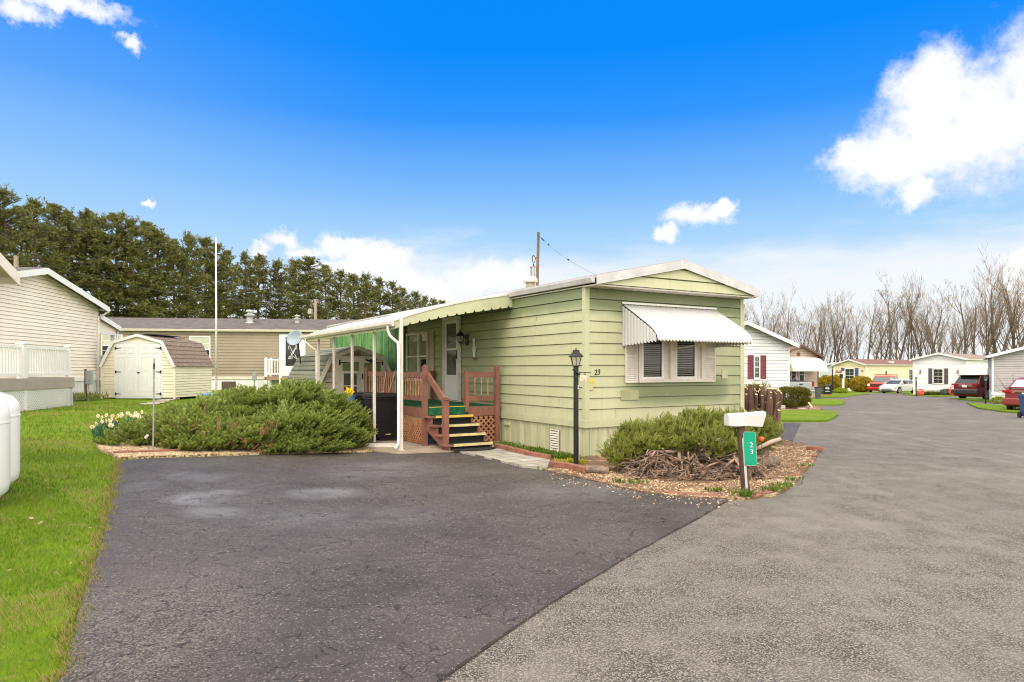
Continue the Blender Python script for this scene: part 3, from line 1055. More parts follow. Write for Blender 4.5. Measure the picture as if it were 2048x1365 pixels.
# corrugated window awning
def front_awning():
    x0, x1, pz, zt, zo, zb = 0.84, 3.26, 0.93, 2.78, 2.24, 2.08
    n = 30
    M_AW = mat('white awning metal', (0.56, 0.555, 0.55), 0.35, 0.04, 2)
    prof = [(0.0, zt), (0.25, zt - 0.145), (0.5, zt - 0.295), (0.72, zt - 0.43), (0.80, zo + 0.055), (0.86, zo - 0.0), (0.905, zo - 0.06), (0.925, zo - 0.12), (0.93, zb)]
    mb = MB()
    vs, fs = [], []
    ns = n * 8
    for i in range(ns + 1):
        x = x0 + (x1 - x0) * i / ns
        ph = (i % 8) / 8 * 2 * math.pi
        off = 0.014 * math.cos(ph)
        for j, (d, z) in enumerate(prof):
            zz = z
            if j == len(prof) - 1:
                zz = z + 0.040 * (1 - abs(math.cos(ph / 2)))
            a = max(0.0, min(1.0, (d - 0.72) / 0.2))
            vs.append((x, -d - off * a - 0.004, zz + off * (1 - a)))
    m_ = len(prof)
    for i in range(ns):
        for j in range(m_ - 1):
            fs.append((i * m_ + j, (i + 1) * m_ + j, (i + 1) * m_ + j + 1, i * m_ + j + 1))
    mb.add(vs, fs)
    r = mb.build('window_awning', M_AW, home, smooth=True)
    # side wings
    for xs in (x0, x1):
        mb = MB()
        vs, fs = [], []
        k = 88
        for i in range(k + 1):
            d = 0.02 + 0.90 * i / k
            top = np.interp(d, [p[0] for p in prof], [p[1] for p in prof]) - 0.012
            bot = 2.03 + 0.05 * (d / 0.93) + 0.036 * (1 - abs(math.sin(d / 0.93 * math.pi * 11))) - 0.015
            w_ = 0.010 * math.cos(i * math.pi / 4 + math.pi)
            vs += [(xs + w_, -d, min(bot, top)), (xs + w_, -d, top)]
        for i in range(k):
            fs.append((2 * i, 2 * i + 2, 2 * i + 3, 2 * i + 1))
        mb.add(vs, fs)
        mb.build('awning_wing', M_AW, r)
    mb = MB()
    mb.box(x0 - 0.02, x1 + 0.02, -0.035, -0.018, zt + 0.014, zt + 0.05)
    mb.build('awning_rail', M_WHITE, r)
    mb = MB()
    mb.tube([(2.05, -0.09, 1.98), (2.62, -0.88, 2.14)], 0.014, 6)
    mb.tube([(2.05, -0.095, 1.95), (2.05, -0.085, 2.0)], 0.026, 6)
    mb.build('awning_arm', M_OFFW, r)
front_awning()

def porch_windows():
    # twin double hung window under the porch, its shutter, and the storm door
    mc = mat('green curtain', (0.42, 0.48, 0.28), 0.9, 0.35, 3, stretch=(20, 20, 0.6))
    for y0, y1 in ((7.32, 8.18), (6.72, 7.30)):
        Mw = wall('left', y1, 1.30) @ Matrix.Translation((0, 0, 0.018))
        w, h = y1 - y0, 1.27
        f = window(home, Mw, w, h, M_OFFW, mp=M_PANE, proud=0.06, fr=0.05)
        mb = MB(Mw)
        mb.box(0.03, w - 0.03, 0.03, h - 0.03, 0.0006, 0.0016)
        mb.build('room_behind', M_DARK, f)
        mb = MB(Mw)
        k = 26
        vs = []
        for i in range(k + 1):
            x = 0.06 + (w - 0.12) * i / k
            vs += [(x, 0.55 if y0 < 7 else 0.06, 0.0075 + 0.004 * math.sin(i * 1.7)), (x, h - 0.05, 0.0075 + 0.004 * math.sin(i * 1.7))]
        mb.add(vs, [(2 * i, 2 * i + 2, 2 * i + 3, 2 * i + 1) for i in range(k)])
        mb.build('curtain', mc, f)
    shutter(home, wall('left', 6.70, 1.26) @ Matrix.Translation((0, 0, 0.013)), 0.30, 1.33, mat('tan shutter', (0.52, 0.45, 0.33), 0.6, 0.08), 30)
    y0, y1, z0, h = 4.86, 5.78, 0.83, 2.03
    Mw = wall('left', y1, z0) @ Matrix.Translation((0, 0, 0.016))
    w = y1 - y0
    mb = MB(Mw)
    mb.box(0, 0.09, 0, h, 0.003, 0.07)
    mb.box(w - 0.09, w, 0, h, 0.003, 0.07)
    mb.box(0.09, w - 0.09, h - 0.08, h, 0.003, 0.069)
    mb.box(-0.03, w + 0.03, -0.05, -0.002, 0.003, 0.12)
    d = mb.build('door', M_OFFW, home, bevel=0.004)
    mb = MB(Mw)
    a, b_ = 0.095, w - 0.095
    mb.box(a, b_, 0.01, 0.62, 0.02, 0.05)
    mb.box(a, a + 0.09, 0.62, h - 0.085, 0.02, 0.05)
    mb.box(b_ - 0.09, b_, 0.62, h - 0.085, 0.02, 0.05)
    mb.box(a + 0.09, b_ - 0.09, 1.22, 1.27, 0.02, 0.049)
    mb.box(a + 0.09, b_ - 0.09, h - 0.16, h - 0.085, 0.02, 0.049)
    mb.build('storm_door', M_WHITE, d, bevel=0.005)
    mb = MB(Mw)
    mb.box(a + 0.085, b_ - 0.085, 0.61, h - 0.15, 0.030, 0.034)
    mb.build('pane', M_PANE, d)
    mb = MB(Mw)
    mb.box(a + 0.05, b_ - 0.05, 0.55, h - 0.1, 0.006, 0.012)
    mb.build('inner_door', mat('dim curtain', (0.42, 0.41, 0.32), 0.9, 0.3, 3, stretch=(18, 18, 0.5)), d)
    mb = MB(Mw)
    mb.box(b_ - 0.065, b_ - 0.03, 1.0, 1.22, 0.05, 0.066)
    mb.tube([(b_ - 0.048, 1.06, 0.066), (b_ - 0.048, 1.06, 0.10), (b_ - 0.11, 1.03, 0.11)], 0.011, 6)
    mb.tube([(b_ - 0.048, 1.02, 0.066), (b_ - 0.048, 1.02, 0.09)], 0.018, 8)
    mb.build('handle', M_BLACK, d)
    # rough green-stained boards further along the wall
    mb = MB()
    y = 8.32
    k = 0
    while y < 15.55:
        wd = random.uniform(0.26, 0.34)
        mb.box(-0.075 - random.uniform(0, 0.008), -0.030, y, min(y + wd - 0.014, 15.6), 0.60, 3.02)
        y += wd
    mb.box(-0.03, -0.024, 8.32, 15.6, 0.6, 3.02)
    m, nt, b = new_mat('green stained boards')
    co = objco(nt)
    mp = nt.nodes.new('ShaderNodeMapping')
    mp.inputs['Scale'].default_value = (7, 7, 0.7)
    nt.links.new(co, mp.inputs[0])
    n1 = noise(nt, mp.outputs[0], 1.6, 8, 0.7)
    n2 = noise(nt, co, 1.6, 5, 0.6)
    c = mixc(nt, smooth(nt, n1, 0.35, 0.62), (0.014, 0.075, 0.020), (0.125, 0.33, 0.085))
    c = mixc(nt, mth(nt, 'MULTIPLY', smooth(nt, n2, 0.45, 0.7), 0.6), c, (0.22, 0.40, 0.12))
    nt.links.new(c, b.inputs['Base Color'])
    b.inputs['Roughness'].default_value = 0.7
    mb.build('board_wall', m, home)
porch_windows()

# skirt vent and small hatch, roof vent on the ridge, numbers by the corner
def home_bits():
    Mw = wall('left', 1.08, 0.03)
    mb = MB(Mw)
    w, h = 0.28, 0.42
    mb.box(0, w, 0, 0.02, 0.014, 0.03)
    mb.box(0, w, h - 0.02, h, 0.014, 0.03)
    mb.box(0, 0.02, 0.02, h - 0.02, 0.014, 0.03)
    mb.box(w - 0.02, w, 0.02, h - 0.02, 0.014, 0.03)
    for k in range(8):
        y = 0.025 + k * 0.047
        mb.add([(0.02, y, 0.03), (w - 0.02, y, 0.03), (w - 0.02, y + 0.03, 0.016), (0.02, y + 0.03, 0.016)], [(0, 1, 2, 3)])
    v = mb.build('skirt_vent', M_OFFW, home)
    mb = MB(Mw)
    mb.box(0.015, w - 0.015, 0.015, h - 0.015, 0.0125, 0.0145)
    mb.build('vent_opening', M_DARK, v)
    mb = MB(wall('left', 2.85, 0.40))
    mb.box(0, 0.24, 0, 0.05, -0.008, 0.03)
    mb.build('pipe_bracket', M_GREEN_TRIM, home, bevel=0.008)
    mb = MB(wall('left', 2.12, 0.0))
    mb.box(0, 0.012, 0, 0.5, -0.01, -0.005)
    mb.build('drain_pipe', M_WHITE, home)
    mb = MB()
    c = (2.03, 5.0, 0)
    mb.lathe([(0.12, 3.55), (0.12, 3.80), (0.10, 3.81)], 14, c)
    mb.i = 1
    mb.lathe([(0.17, 3.80), (0.185, 3.83), (0.18, 3.90), (0.13, 3.945), (0.05, 3.955)], 14, c)
    mb.build('roof_vent', [mat('stained vent collar', (0.33, 0.30, 0.25), 0.8, 0.3, 8), M_OFFW], home, smooth=True)
    mb = MB()
    c = (2.4, 9.6, 0)
    mb.box(2.0, 2.5, 9.4, 10.0, 3.55, 3.76)
    mb.build('roof_hatch', M_OFFW, home, bevel=0.02)
    Mn = wall('front', 0.245, 1.535) @ Matrix.Translation((0, 0, 0.020))
    text_part('house_number', '23', 0.135, M_BLACK, Mn @ Matrix.Rotation(R(6), 4, 'Z'), home, 0.003, shear=0.25)
    mb = MB(wall('front', 0.06, 1.36))
    mb.box(0.0, 0.095, 0.0, 0.055, 0.022, 0.026)
    mb.build('sticker', mat('yellow sticker', (0.85, 0.60, 0.02), 0.5, 0.05), home)
    mb = MB(wall('front', 0.06, 1.22))
    mb.box(0.0, 0.095, 0.0, 0.135, 0.021, 0.0235)
    mb.build('faded_sticker', mat('tan sticker', (0.58, 0.47, 0.22), 0.6, 0.1), home)
    mb = MB(wall('front', 0.80, 1.02))
    mb.box(0, 0.42, 0, 0.185, 0.0055, 0.0225)
    mb.build('patch_panel', mat('patched siding', (0.36, 0.37, 0.20), 0.6, 0.1, 4), home)
    mb = MB(wall('front', 3.45, 1.40))
    mb.box(0, 0.16, 0, 0.17, 0.004, 0.021)
    mb.build('cover_plate', M_GREEN_TRIM, home)
    # narrow vertical joint strips where boards meet
    for k in range(9):
        z_ = 0.68 + 0.198 * random.choice((0, 1, 2, 3, 4, 7, 8, 9))
        mb = MB(wall('front', random.choice((0.45, 0.62, 3.6, 3.8, 3.35)) + random.uniform(-0.08, 0.08), z_ + 0.004) if k < 4 else wall('left', random.uniform(0.4, 2.4), z_ + 0.004))
        mb.box(0, 0.035, 0, 0.165, 0.008, 0.0195)
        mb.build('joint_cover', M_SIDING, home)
    # downpipe at the right-hand corner
    mb = MB()
    mb.tube([(4.17, 0.05, 2.95), (4.14, 0.04, 2.8), (4.14, 0.04, 0.75), (4.16, -0.06, 0.66)], 0.03, 8)
    mb.build('downpipe', M_GREEN_TRIM, home)
home_bits()

def carport():
    """patio awning over the porch: corrugated roof, scalloped end panel, posts, gutter and downpipe"""
    r = thing('porch_awning', 'white corrugated porch awning with scalloped green end panel on slim white posts', 'awning', HC, TH)
    s0, s1, wo = 2.50, 9.35, 2.62
    def ztop(w):
        t = w / wo
        return 3.13 - 0.42 * t - 0.22 * t ** 2.6
    nw = 12
    ns = 230
    vs, fs = [], []
    for i in range(ns + 1):
        s = s0 + (s1 - s0) * i / ns
        o = 0.009 * math.cos(i * math.pi / 2 * 1.0)
        for j in range(nw + 1):
            w = wo * j / nw
            vs.append((-w, s, ztop(w) + o))
    for i in range(ns):
        for j in range(nw):
            fs.append((i * (nw + 1) + j, (i + 1) * (nw + 1) + j, (i + 1) * (nw + 1) + j + 1, i * (nw + 1) + j + 1))
    mb = MB()
    mb.add(vs, fs)
    mb.build('awning_roof', mat('awning sheet', (0.78, 0.77, 0.74), 0.4, 0.06, 1.5, dirt=(0.45, 0.42, 0.36), dirt_amt=0.4, stretch=(1, 6, 1)), r, smooth=True)
    # scalloped panel at the near end, and a hanging valance along the far end
    for nm, s, dn in (('end_panel', s0 - 0.012, 0.24), ('far_valance', s1 - 0.02, 0.16)):
        mb = MB()
        n = 130
        teeth = 13
        vs = []
        for i in range(n + 1):
            w = 0.02 + (wo - 0.03) * i / n
            t = (i / n * teeth) % 1.0
            notch = 0.045 * max(0.0, 1 - abs(t - 0.5) / 0.14)
            d = dn * (1 - 0.45 * (w / wo) ** 2)
            z = ztop(w)
            for y in (s - 0.006, s + 0.006):
                vs += [(-w, y, z + 0.012), (-w, y, z - d + notch)]
        fs = []
        for i in range(n):
            a, b_ = 4 * i, 4 * (i + 1)
            fs += [(a, b_, b_ + 1, a + 1), (a + 2, a + 3, b_ + 3, b_ + 2), (a, a + 2, b_ + 2, b_), (a + 1, b_ + 1, b_ + 3, a + 3)]
        mb.add(vs, fs)
        mb.build(nm, M_GREEN_TRIM, r)
    # white cap on the end panel
    mb = MB()
    for i in range(12):
        w0, w1 = wo * i / 12, wo * (i + 1) / 12
        mb.bar((-w0, s0 - 0.01, ztop(w0) + 0.025), (-w1, s0 - 0.01, ztop(w1) + 0.025), 0.05, 0.02)
    mb.build('edge_cap', M_OFFW, r)
    zo = ztop(wo)
    mb = MB()
    mb.prism([(-wo - 0.004, zo + 0.02), (-wo - 0.085, zo + 0.02), (-wo - 0.085, zo - 0.04), (-wo - 0.05, zo - 0.085), (-wo - 0.004, zo - 0.085)], 'y', s0 - 0.02, s1 + 0.02)
    mb.build('gutter', M_OFFW, r)
    # scalloped hem below the gutter
    mb = MB()
    n = 440
    vs = []
    for i in range(n + 1):
        s = s0 + (s1 - s0) * i / n
        d = 0.10 + 0.025 * abs(math.sin(i / n * math.pi * 46))
        vs += [(-wo + 0.012, s, zo - 0.02), (-wo + 0.012, s, zo - 0.02 - d)]
    mb.add(vs, [(2 * i, 2 * i + 2, 2 * i + 3, 2 * i + 1) for i in range(n)])
    mb.build('hem', M_GREEN_TRIM, r)
    for s in (2.47, 3.95, 5.42, 6.84, 8.22):
        mb = MB()
        g = 0.04
        big = 0.033 if s < 3 else 0.027
        mb.box(-2.5 - big, -2.5 + big, s - big, s + big, g, zo + (0.02 if s > 3 else 0.06))
        p = mb.build('post', M_OFFW, r, bevel=0.006)
        mb = MB()
        mb.box(-2.5 - 0.06, -2.5 + 0.06, s - 0.06, s + 0.06, 0.045, 0.065)
        mb.build('post_foot', M_OFFW, p)
    mb = MB()
    mb.bar((-2.5, s0, zo - 0.02), (-2.5, s1 - 0.1, zo - 0.02), 0.05, 0.06)
    mb.build('beam', M_OFFW, r)
    mb = MB()
    y = 2.72
    mb.tube([(-2.665, y, zo - 0.06), (-2.665, y, zo - 0.15), (-2.64, y - 0.03, zo - 0.25), (-2.60, y - 0.12, zo - 0.32), (-2.575, 2.43, zo - 0.40), (-2.575, 2.40, zo - 0.55), (-2.575, 2.40, 0.28), (-2.60, 2.36, 0.18), (-2.70, 2.26, 0.12)], 0.027, 8)
    mb.build('downpipe', M_WHITE, r, smooth=True)
    mb = MB()
    y = 8.9
    mb.tube([(-2.665, y, zo - 0.06), (-2.665, y, zo - 0.16), (-2.6, 8.6, zo - 0.30), (-2.545, 8.27, zo - 0.40), (-2.545, 8.27, 0.2)], 0.026, 8)
    mb.build('rear_downpipe', M_OFFW, r, smooth=True)
carport()

# ------------------------------------------------------------------ porch deck and steps
M_BRWN = mat('red-brown deck paint', (0.235, 0.100, 0.070), 0.6, 0.16, 5, dirt=(0.34, 0.20, 0.14), dirt_amt=0.35)
M_SPIN = mat('orange-brown spindles', (0.42, 0.19, 0.10), 0.6, 0.25, 6)
M_TURF = mat('green turf carpet', (0.012, 0.12, 0.045), 0.9, 0.35, 9, bmp=0.4, bscale=150)
M_YEL = mat('yellow tread strip', (0.72, 0.52, 0.10), 0.6, 0.12, 6)
M_PALE = mat('worn tread strip', (0.70, 0.58, 0.28), 0.6, 0.15, 6)
M_TREAD = mat('black rubber tread', (0.010, 0.010, 0.012), 0.75, 0.2, 8)

def spindle(mb, x, y, z0, z1, r=0.019):
    h = z1 - z0
    prof = [(r, 0), (r, 0.10 * h), (r * 0.55, 0.14 * h), (r * 1.1, 0.20 * h), (r * 0.6, 0.30 * h), (r * 0.9, 0.45 * h), (r * 0.55, 0.5 * h), (r * 0.95, 0.55 * h), (r * 0.6, 0.70 * h), (r * 1.1, 0.80 * h), (r * 0.55, 0.86 * h), (r, 0.9 * h), (r, h)]
    mb.lathe(prof, 8, (x, y, z0))

def lattice(mb, M, w, h, sp=0.075, wd=0.03, th=0.006, only=None):
    old = mb.M
    mb.M = M
    for layer, sgn in ((0, 1), (1, -1)):
        if only is not None and sgn != only:
            continue
        k = -h
        while k < w + h:
            # line from (k,0) to (k+h,h) when sgn>0, mirrored otherwise
            x0, y0, x1, y1 = k, 0.0, k + h, h
            if x0 < 0:
                y0 = -x0
                x0 = 0.0
            if x1 > w:
                y1 = h - (x1 - w)
                x1 = w
            if x1 - x0 > 0.02:
                a, b_ = (x0, y0), (x1, y1)
                if sgn < 0:
                    a, b_ = (w - x0, y0), (w - x1, y1)
                z = 0.003 + layer * (th + 0.001)
                mb.bar((a[0], a[1], z), (b_[0], b_[1], z), wd, th, up=(0, 0, 1))
            k += sp * 1.414
    mb.M = old

def deck():
    r = thing('porch_deck', 'red-brown wooden porch deck with green carpet, spindle railing and black steps', 'porch', HC, TH)
    s0, s1, w0, w1, zd = 2.95, 6.42, 0.07, 1.80, 0.80
    X = lambda w: -w
    mb = MB()
    mb.box(-w1, -w0, s0 + 0.02, s1, zd - 0.04, zd)
    mb.build('deck_floor', M_BRWN, r)
    mb = MB()
    mb.box(-w1 + 0.05, -w0, s0 + 0.0, s1 - 0.02, zd + 0.001, zd + 0.016)
    mb.box(-1.73, -0.87, s0 - 0.015, s0 - 0.001, zd - 0.15, zd + 0.016)
    mb.build('carpet', M_TURF, r)
    mb = MB()
    mb.box(-w1 - 0.02, -w1 + 0.02, s0 + 0.05, s1, zd - 0.19, zd - 0.01)
    mb.box(-0.84, -w0, s0 - 0.02, s0 + 0.018, zd - 0.19, zd + 0.01)
    mb.box(-w1, -w0, s1 - 0.04, s1 - 0.002, zd - 0.19, zd - 0.042)
    mb.build('rim_board', M_BRWN, r, bevel=0.005)
    def post(w, s, za, zb, wd=0.048, point=True):
        mb = MB()
        mb.box(-w - wd, -w + wd, s - wd, s + wd, za, zb)
        if point:
            a = [(-w - wd, s - wd, zb), (-w + wd, s - wd, zb), (-w + wd, s + wd, zb), (-w - wd, s + wd, zb), (-w, s, zb + 0.055)]
            mb.add(a, [(0, 1, 4), (1, 2, 4), (2, 3, 4), (3, 0, 4)])
        return mb.build('post', M_BRWN, r)
    post(1.80, s0, 0.05, 1.64)
    post(0.15, s0 - 0.02, 0.0, 1.64)
    post(0.86, s0, zd - 0.1, 1.56, 0.04, False)
    post(1.80, s1 - 0.03, 0.05, 1.62)
    post(0.10, 6.36, zd, 1.55, 0.045, False)
    post(1.73, 2.13, 0.03, 1.03, 0.052, False)
    for nm, z, hh in (('top_rail', 1.48, 0.11), ('bottom_rail', 0.985, 0.085)):
        mb = MB()
        mb.box(-1.80 - 0.022, -1.80 + 0.022, s0 + 0.048, s1 - 0.078, z - hh / 2, z + hh / 2)
        mb.build(nm, M_BRWN, r, bevel=0.004)
        mb = MB()
        mb.box(-0.82, -0.198, s0 - 0.022, s0 + 0.022, z - hh / 2 - (0.02 if z < 1.2 else 0), z + hh / 2)
        mb.build(nm, M_BRWN, r, bevel=0.004)
    for k in range(23):
        mb = MB()
        spindle(mb, -1.80, s0 + 0.16 + k * (s1 - s0 - 0.34) / 22, 1.027, 1.426, 0.021)
        mb.build('spindle', M_SPIN, r, smooth=True)
    for k in range(3):
        mb = MB()
        spindle(mb, -0.82 + 0.16 + k * 0.155, s0, 1.027, 1.426)
        mb.build('spindle', M_SPIN, r, smooth=True)
    # lattice skirts
    mb = MB()
    lattice(mb, basis((-1.80, s1 - 0.1, 0.07), (0, -1, 0), (0, 0, 1)), s1 - s0 - 0.16, 0.53, 0.072, 0.030)
    mb.build('lattice', M_SPIN, r)
    mb = MB()
    lattice(mb, basis((-0.84, s0 - 0.004, 0.05), (1, 0, 0), (0, 0, 1)), 0.64, 0.55, 0.085, 0.034)
    mb.build('lattice', M_SPIN, r)
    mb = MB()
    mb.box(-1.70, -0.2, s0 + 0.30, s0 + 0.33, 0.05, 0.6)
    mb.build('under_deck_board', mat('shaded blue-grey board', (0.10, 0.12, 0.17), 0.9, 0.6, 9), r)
    # steps
    rise, run = 0.163, 0.27
    for i in range(1, 5):
        z = zd + 0.015 - rise * i
        s = s0 - run * i
        t = MB()
        t.box(-1.84 if i > 0 else -1.75, -0.84, s, s + run + 0.03, z - 0.035, z)
        tr = t.build('tread', M_BRWN, r, bevel=0.004)
        t = MB()
        t.box(-1.70, -0.86, s + 0.005, s + run - 0.005, z + 0.001, z + 0.010)
        t.build('tread_mat', M_TREAD, tr)
        t = MB()
        t.box(-1.68, -0.845, s - 0.012, s + 0.03, z - 0.034, z + 0.012)
        t.build('nosing', M_YEL if i < 2 else M_PALE, tr)
        t = MB()
        zb = max(z - rise, 0.03)
        t.box(-1.72, -0.88, s + 0.05, s + 0.06, zb + 0.002, z - 0.037)
        t.build('riser', M_TREAD, tr)
    mb = MB()
    mb.box(-1.72, -0.87, s0 - 0.014, s0 + 0.03, zd - 0.002, zd + 0.026)
    mb.build('nosing', M_YEL, r)
    # outer stringer: a sawn board below the treads
    zig = [(s0 + 0.05, 0.60), (s0 + 0.05, 0.40), (s0 - run * 3 - 0.05, 0.04), (s0 - run * 4 + 0.02, 0.04), (s0 - run * 4 + 0.02, 0.11)]
    for i in (4, 3, 2, 1):
        z = zd + 0.015 - rise * i - 0.036
        zig.append((s0 - run * i + 0.02, z))
        zig.append((s0 - run * (i - 1) + 0.02, z))
    # de-duplicate the first riser foot
    for w in (1.76, 0.855):
        mb = MB()
        mb.prism(zig, 'x', -w - 0.02, -w + 0.02)
        mb.build('stringer', M_BRWN, r)
    mb = MB()
    mb.bar((-1.76, s0 - 0.06, 1.47), (-1.745, 2.15, 0.99), 0.045, 0.13)
    mb.build('hand_rail', M_BRWN, r)
    mb = MB()
    mb.bar((-1.73, 2.05, 1.01), (-1.73, 2.22, 1.035), 0.12, 0.02)
    mb.build('rail_cap', M_BRWN, r)
    # cord hung over the rail
    mb = MB()
    mb.tube([(-1.835, 5.05, 1.55), (-1.845, 5.05, 1.44), (-1.842, 5.25, 1.02), (-1.842, 5.1, 1.015), (-1.842, 4.9, 1.02), (-1.846, 4.55, 1.40), (-1.84, 4.5, 1.55), (-1.80, 4.5, 1.555)], 0.008, 5)
    tag(mb.build('rope', M_OFFW, None), 'pale cord looped over the porch railing', 'rope')
    o = bpy.data.objects['rope']
    o.matrix_world = r.matrix_basis if False else Matrix.Translation(HC) @ Matrix.Rotation(TH, 4, 'Z')
deck()

def wall_ornaments():
    Mx = Matrix.Translation(HC) @ Matrix.Rotation(TH, 4, 'Z')
    # carriage lantern by the door
    t = thing('wall_lantern', 'black carriage lantern on the wall beside the storm door', 'lamp', Mx @ Vector((-0.02, 4.55, 2.28)), TH)
    mb = MB()
    mb.box(-0.03, 0.012, -0.06, 0.06, -0.13, 0.13)
    mb.tube([(-0.03, 0, 0.02), (-0.11, 0, 0.12), (-0.17, 0, 0.10)], 0.014, 6)
    mb.tube([(-0.03, 0, -0.06), (-0.10, 0, -0.10), (-0.15, 0, -0.03)], 0.010, 6)
    mb.build('bracket', M_BLACK, t, bevel=0.004)
    mb = MB()
    mb.lathe([(0.02, 0.19), (0.05, 0.16), (0.115, 0.10), (0.12, 0.085), (0.02, 0.085)], 6, (-0.18, 0, 0))
    mb.lathe([(0.012, 0.25), (0.008, 0.19)], 6, (-0.18, 0, 0))
    mb.lathe([(0.045, -0.07), (0.05, -0.055), (0.02, -0.09)], 6, (-0.18, 0, 0))
    mb.lathe([(0.01, -0.07), (0.006, -0.17)], 6, (-0.18, 0, 0))
    for k in range(6):
        a = k * math.pi / 3
        mb.bar((-0.18 + 0.048 * math.cos(a), 0.048 * math.sin(a), -0.06), (-0.18 + 0.10 * math.cos(a), 0.10 * math.sin(a), 0.088), 0.009)
    mb.build('lamp_cage', M_BLACK, t)
    mb = MB()
    mb.lathe([(0.044, -0.055), (0.094, 0.084)], 6, (-0.18, 0, 0))
    mb.build('lamp_glass', glass('lantern glass', (0.55, 0.50, 0.42), 0.1, 0.6), t)
    # cut-out goose
    g = thing('goose_plaque', 'white wooden goose cut-out hung on the green wall', 'wall plaque', Mx @ Vector((-0.024, 4.17, 1.83)), TH)
    pts = [(0.02, 0.02), (-0.04, 0.06), (-0.045, 0.12), (-0.065, 0.18), (-0.07, 0.24), (-0.045, 0.30), (-0.03, 0.36), (-0.035, 0.40), (-0.045, 0.425), (-0.09, 0.40), (-0.10, 0.415), (-0.05, 0.45), (-0.03, 0.475), (0.0, 0.48), (0.025, 0.455), (0.03, 0.41), (0.025, 0.34), (0.05, 0.28), (0.07, 0.21), (0.06, 0.15), (0.04, 0.10), (0.055, 0.05)]
    mb = MB(basis((0, 0, 0), (0, -1, 0), (0, 0, 1)))
    mb.prism([(a, b_) for a, b_ in pts], 'z', 0.006, 0.024)
    mb.build('goose_body', M_WHITE, g, bevel=0.003)
    mb = MB(basis((0, 0, 0), (0, -1, 0), (0, 0, 1)))
    mb.prism([(-0.13, 0.385), (-0.088, 0.402), (-0.10, 0.42)], 'z', 0.006, 0.024)
    mb.prism([(-0.03, -0.01), (0.06, -0.04), (0.075, 0.0), (0.04, 0.06), (-0.02, 0.055)], 'z', 0.004, 0.020)
    mb.build('goose_bill_and_feet', mat('rust-orange paint', (0.33, 0.12, 0.06), 0.6, 0.2), g)
wall_ornaments()

# ------------------------------------------------------------------ bins and small things by the porch
def wheelie(name, label, cat, loc, rz, m, mlid, w=0.58, d=0.66, h=1.02, group=None):
    t = thing(name, label, cat, loc, rz, group)
    mb = MB()
    k = 0.80
    vs = [(-w / 2 * k, -d / 2 * k, 0.06), (w / 2 * k, -d / 2 * k, 0.06), (w / 2 * k, d / 2 * k, 0.06), (-w / 2 * k, d / 2 * k, 0.06),
          (-w / 2, -d / 2, h - 0.1), (w / 2, -d / 2, h - 0.1), (w / 2, d / 2, h - 0.1), (-w / 2, d / 2, h - 0.1)]
    mb.add(vs, [(3, 2, 1, 0), (4, 5, 6, 7), (0, 1, 5, 4), (1, 2, 6, 5), (2, 3, 7, 6), (3, 0, 4, 7)])
    mb.box(-w / 2 - 0.02, w / 2 + 0.02, -d / 2 - 0.02, d / 2 + 0.02, h - 0.14, h - 0.095)
    mb.build('bin_body', m, t, bevel=0.03)
    mb = MB()
    mb.prism([(-d / 2 - 0.035, h - 0.09), (d / 2 + 0.03, h - 0.09), (d / 2 + 0.03, h - 0.05), (d / 4, h), (-d / 4, h), (-d / 2 - 0.035, h - 0.05)], 'x', -w / 2 - 0.03, w / 2 + 0.03)
    mb.build('lid', mlid, t, bevel=0.015)
    mb = MB()
    mb.tube([(-w / 2 + 0.03, d / 2 + 0.03, h - 0.12), (-w / 2 + 0.03, d / 2 + 0.09, h - 0.10), (w / 2 - 0.03, d / 2 + 0.09, h - 0.10), (w / 2 - 0.03, d / 2 + 0.03, h - 0.12)], 0.015, 6)
    mb.build('handle', mlid, t)
    for s in (-1, 1):
        mb = MB()
        mb.tube([(s * (w / 2 * k + 0.005), d / 2 * k, 0.11), (s * (w / 2 * k + 0.055), d / 2 * k, 0.11)], 0.11, 14)
        mb.build('wheel', M_BLACK, t)
    mb = MB()
    mb.box(-w / 2 * k + 0.05, w / 2 * k - 0.05, -d / 2 * k - 0.03, -d / 2 * k, 0.0, 0.08)
    mb.build('front_foot', m, t)
    return t

M_BIN = mat('black bin plastic', (0.010, 0.010, 0.011), 0.45, 0.2, 3)
M_BINLID = mat('dark lid plastic', (0.018, 0.018, 0.018), 0.4, 0.2, 3)
M_BING = mat('dark green bin plastic', (0.016, 0.026, 0.020), 0.5, 0.2, 3)
b1 = wheelie('trash_bin', 'large black wheeled trash bin standing against the porch lattice', 'trash bin', HF(-2.15, 4.45, 0.055), TH + R(4), M_BIN, M_BINLID)
mb = MB()
mb.box(-0.06, 0.05, -0.33, -0.315, 0.14, 0.155)
mb.build('reflector_strip', M_PALE, b1)
b2 = wheelie('yard_waste_bin', 'dark green wheeled bin with white lettering behind the black bin', 'trash bin', HF(-2.28, 5.52, 0.055), TH - R(6), M_BING, M_BINLID, 0.56, 0.6, 1.0)
for k, (tx, zz) in enumerate((('WASTE', 0.80), ('&', 0.73), ('YARD', 0.66), ('WASTE', 0.585))):
    y = -0.285 + (0.90 - zz) * 0.07
    text_part('lettering', tx, 0.062, M_WHITE, basis((-0.13, y - 0.012, zz), (1, 0, 0), (0, -0.07, 1)), b2, 0.001)
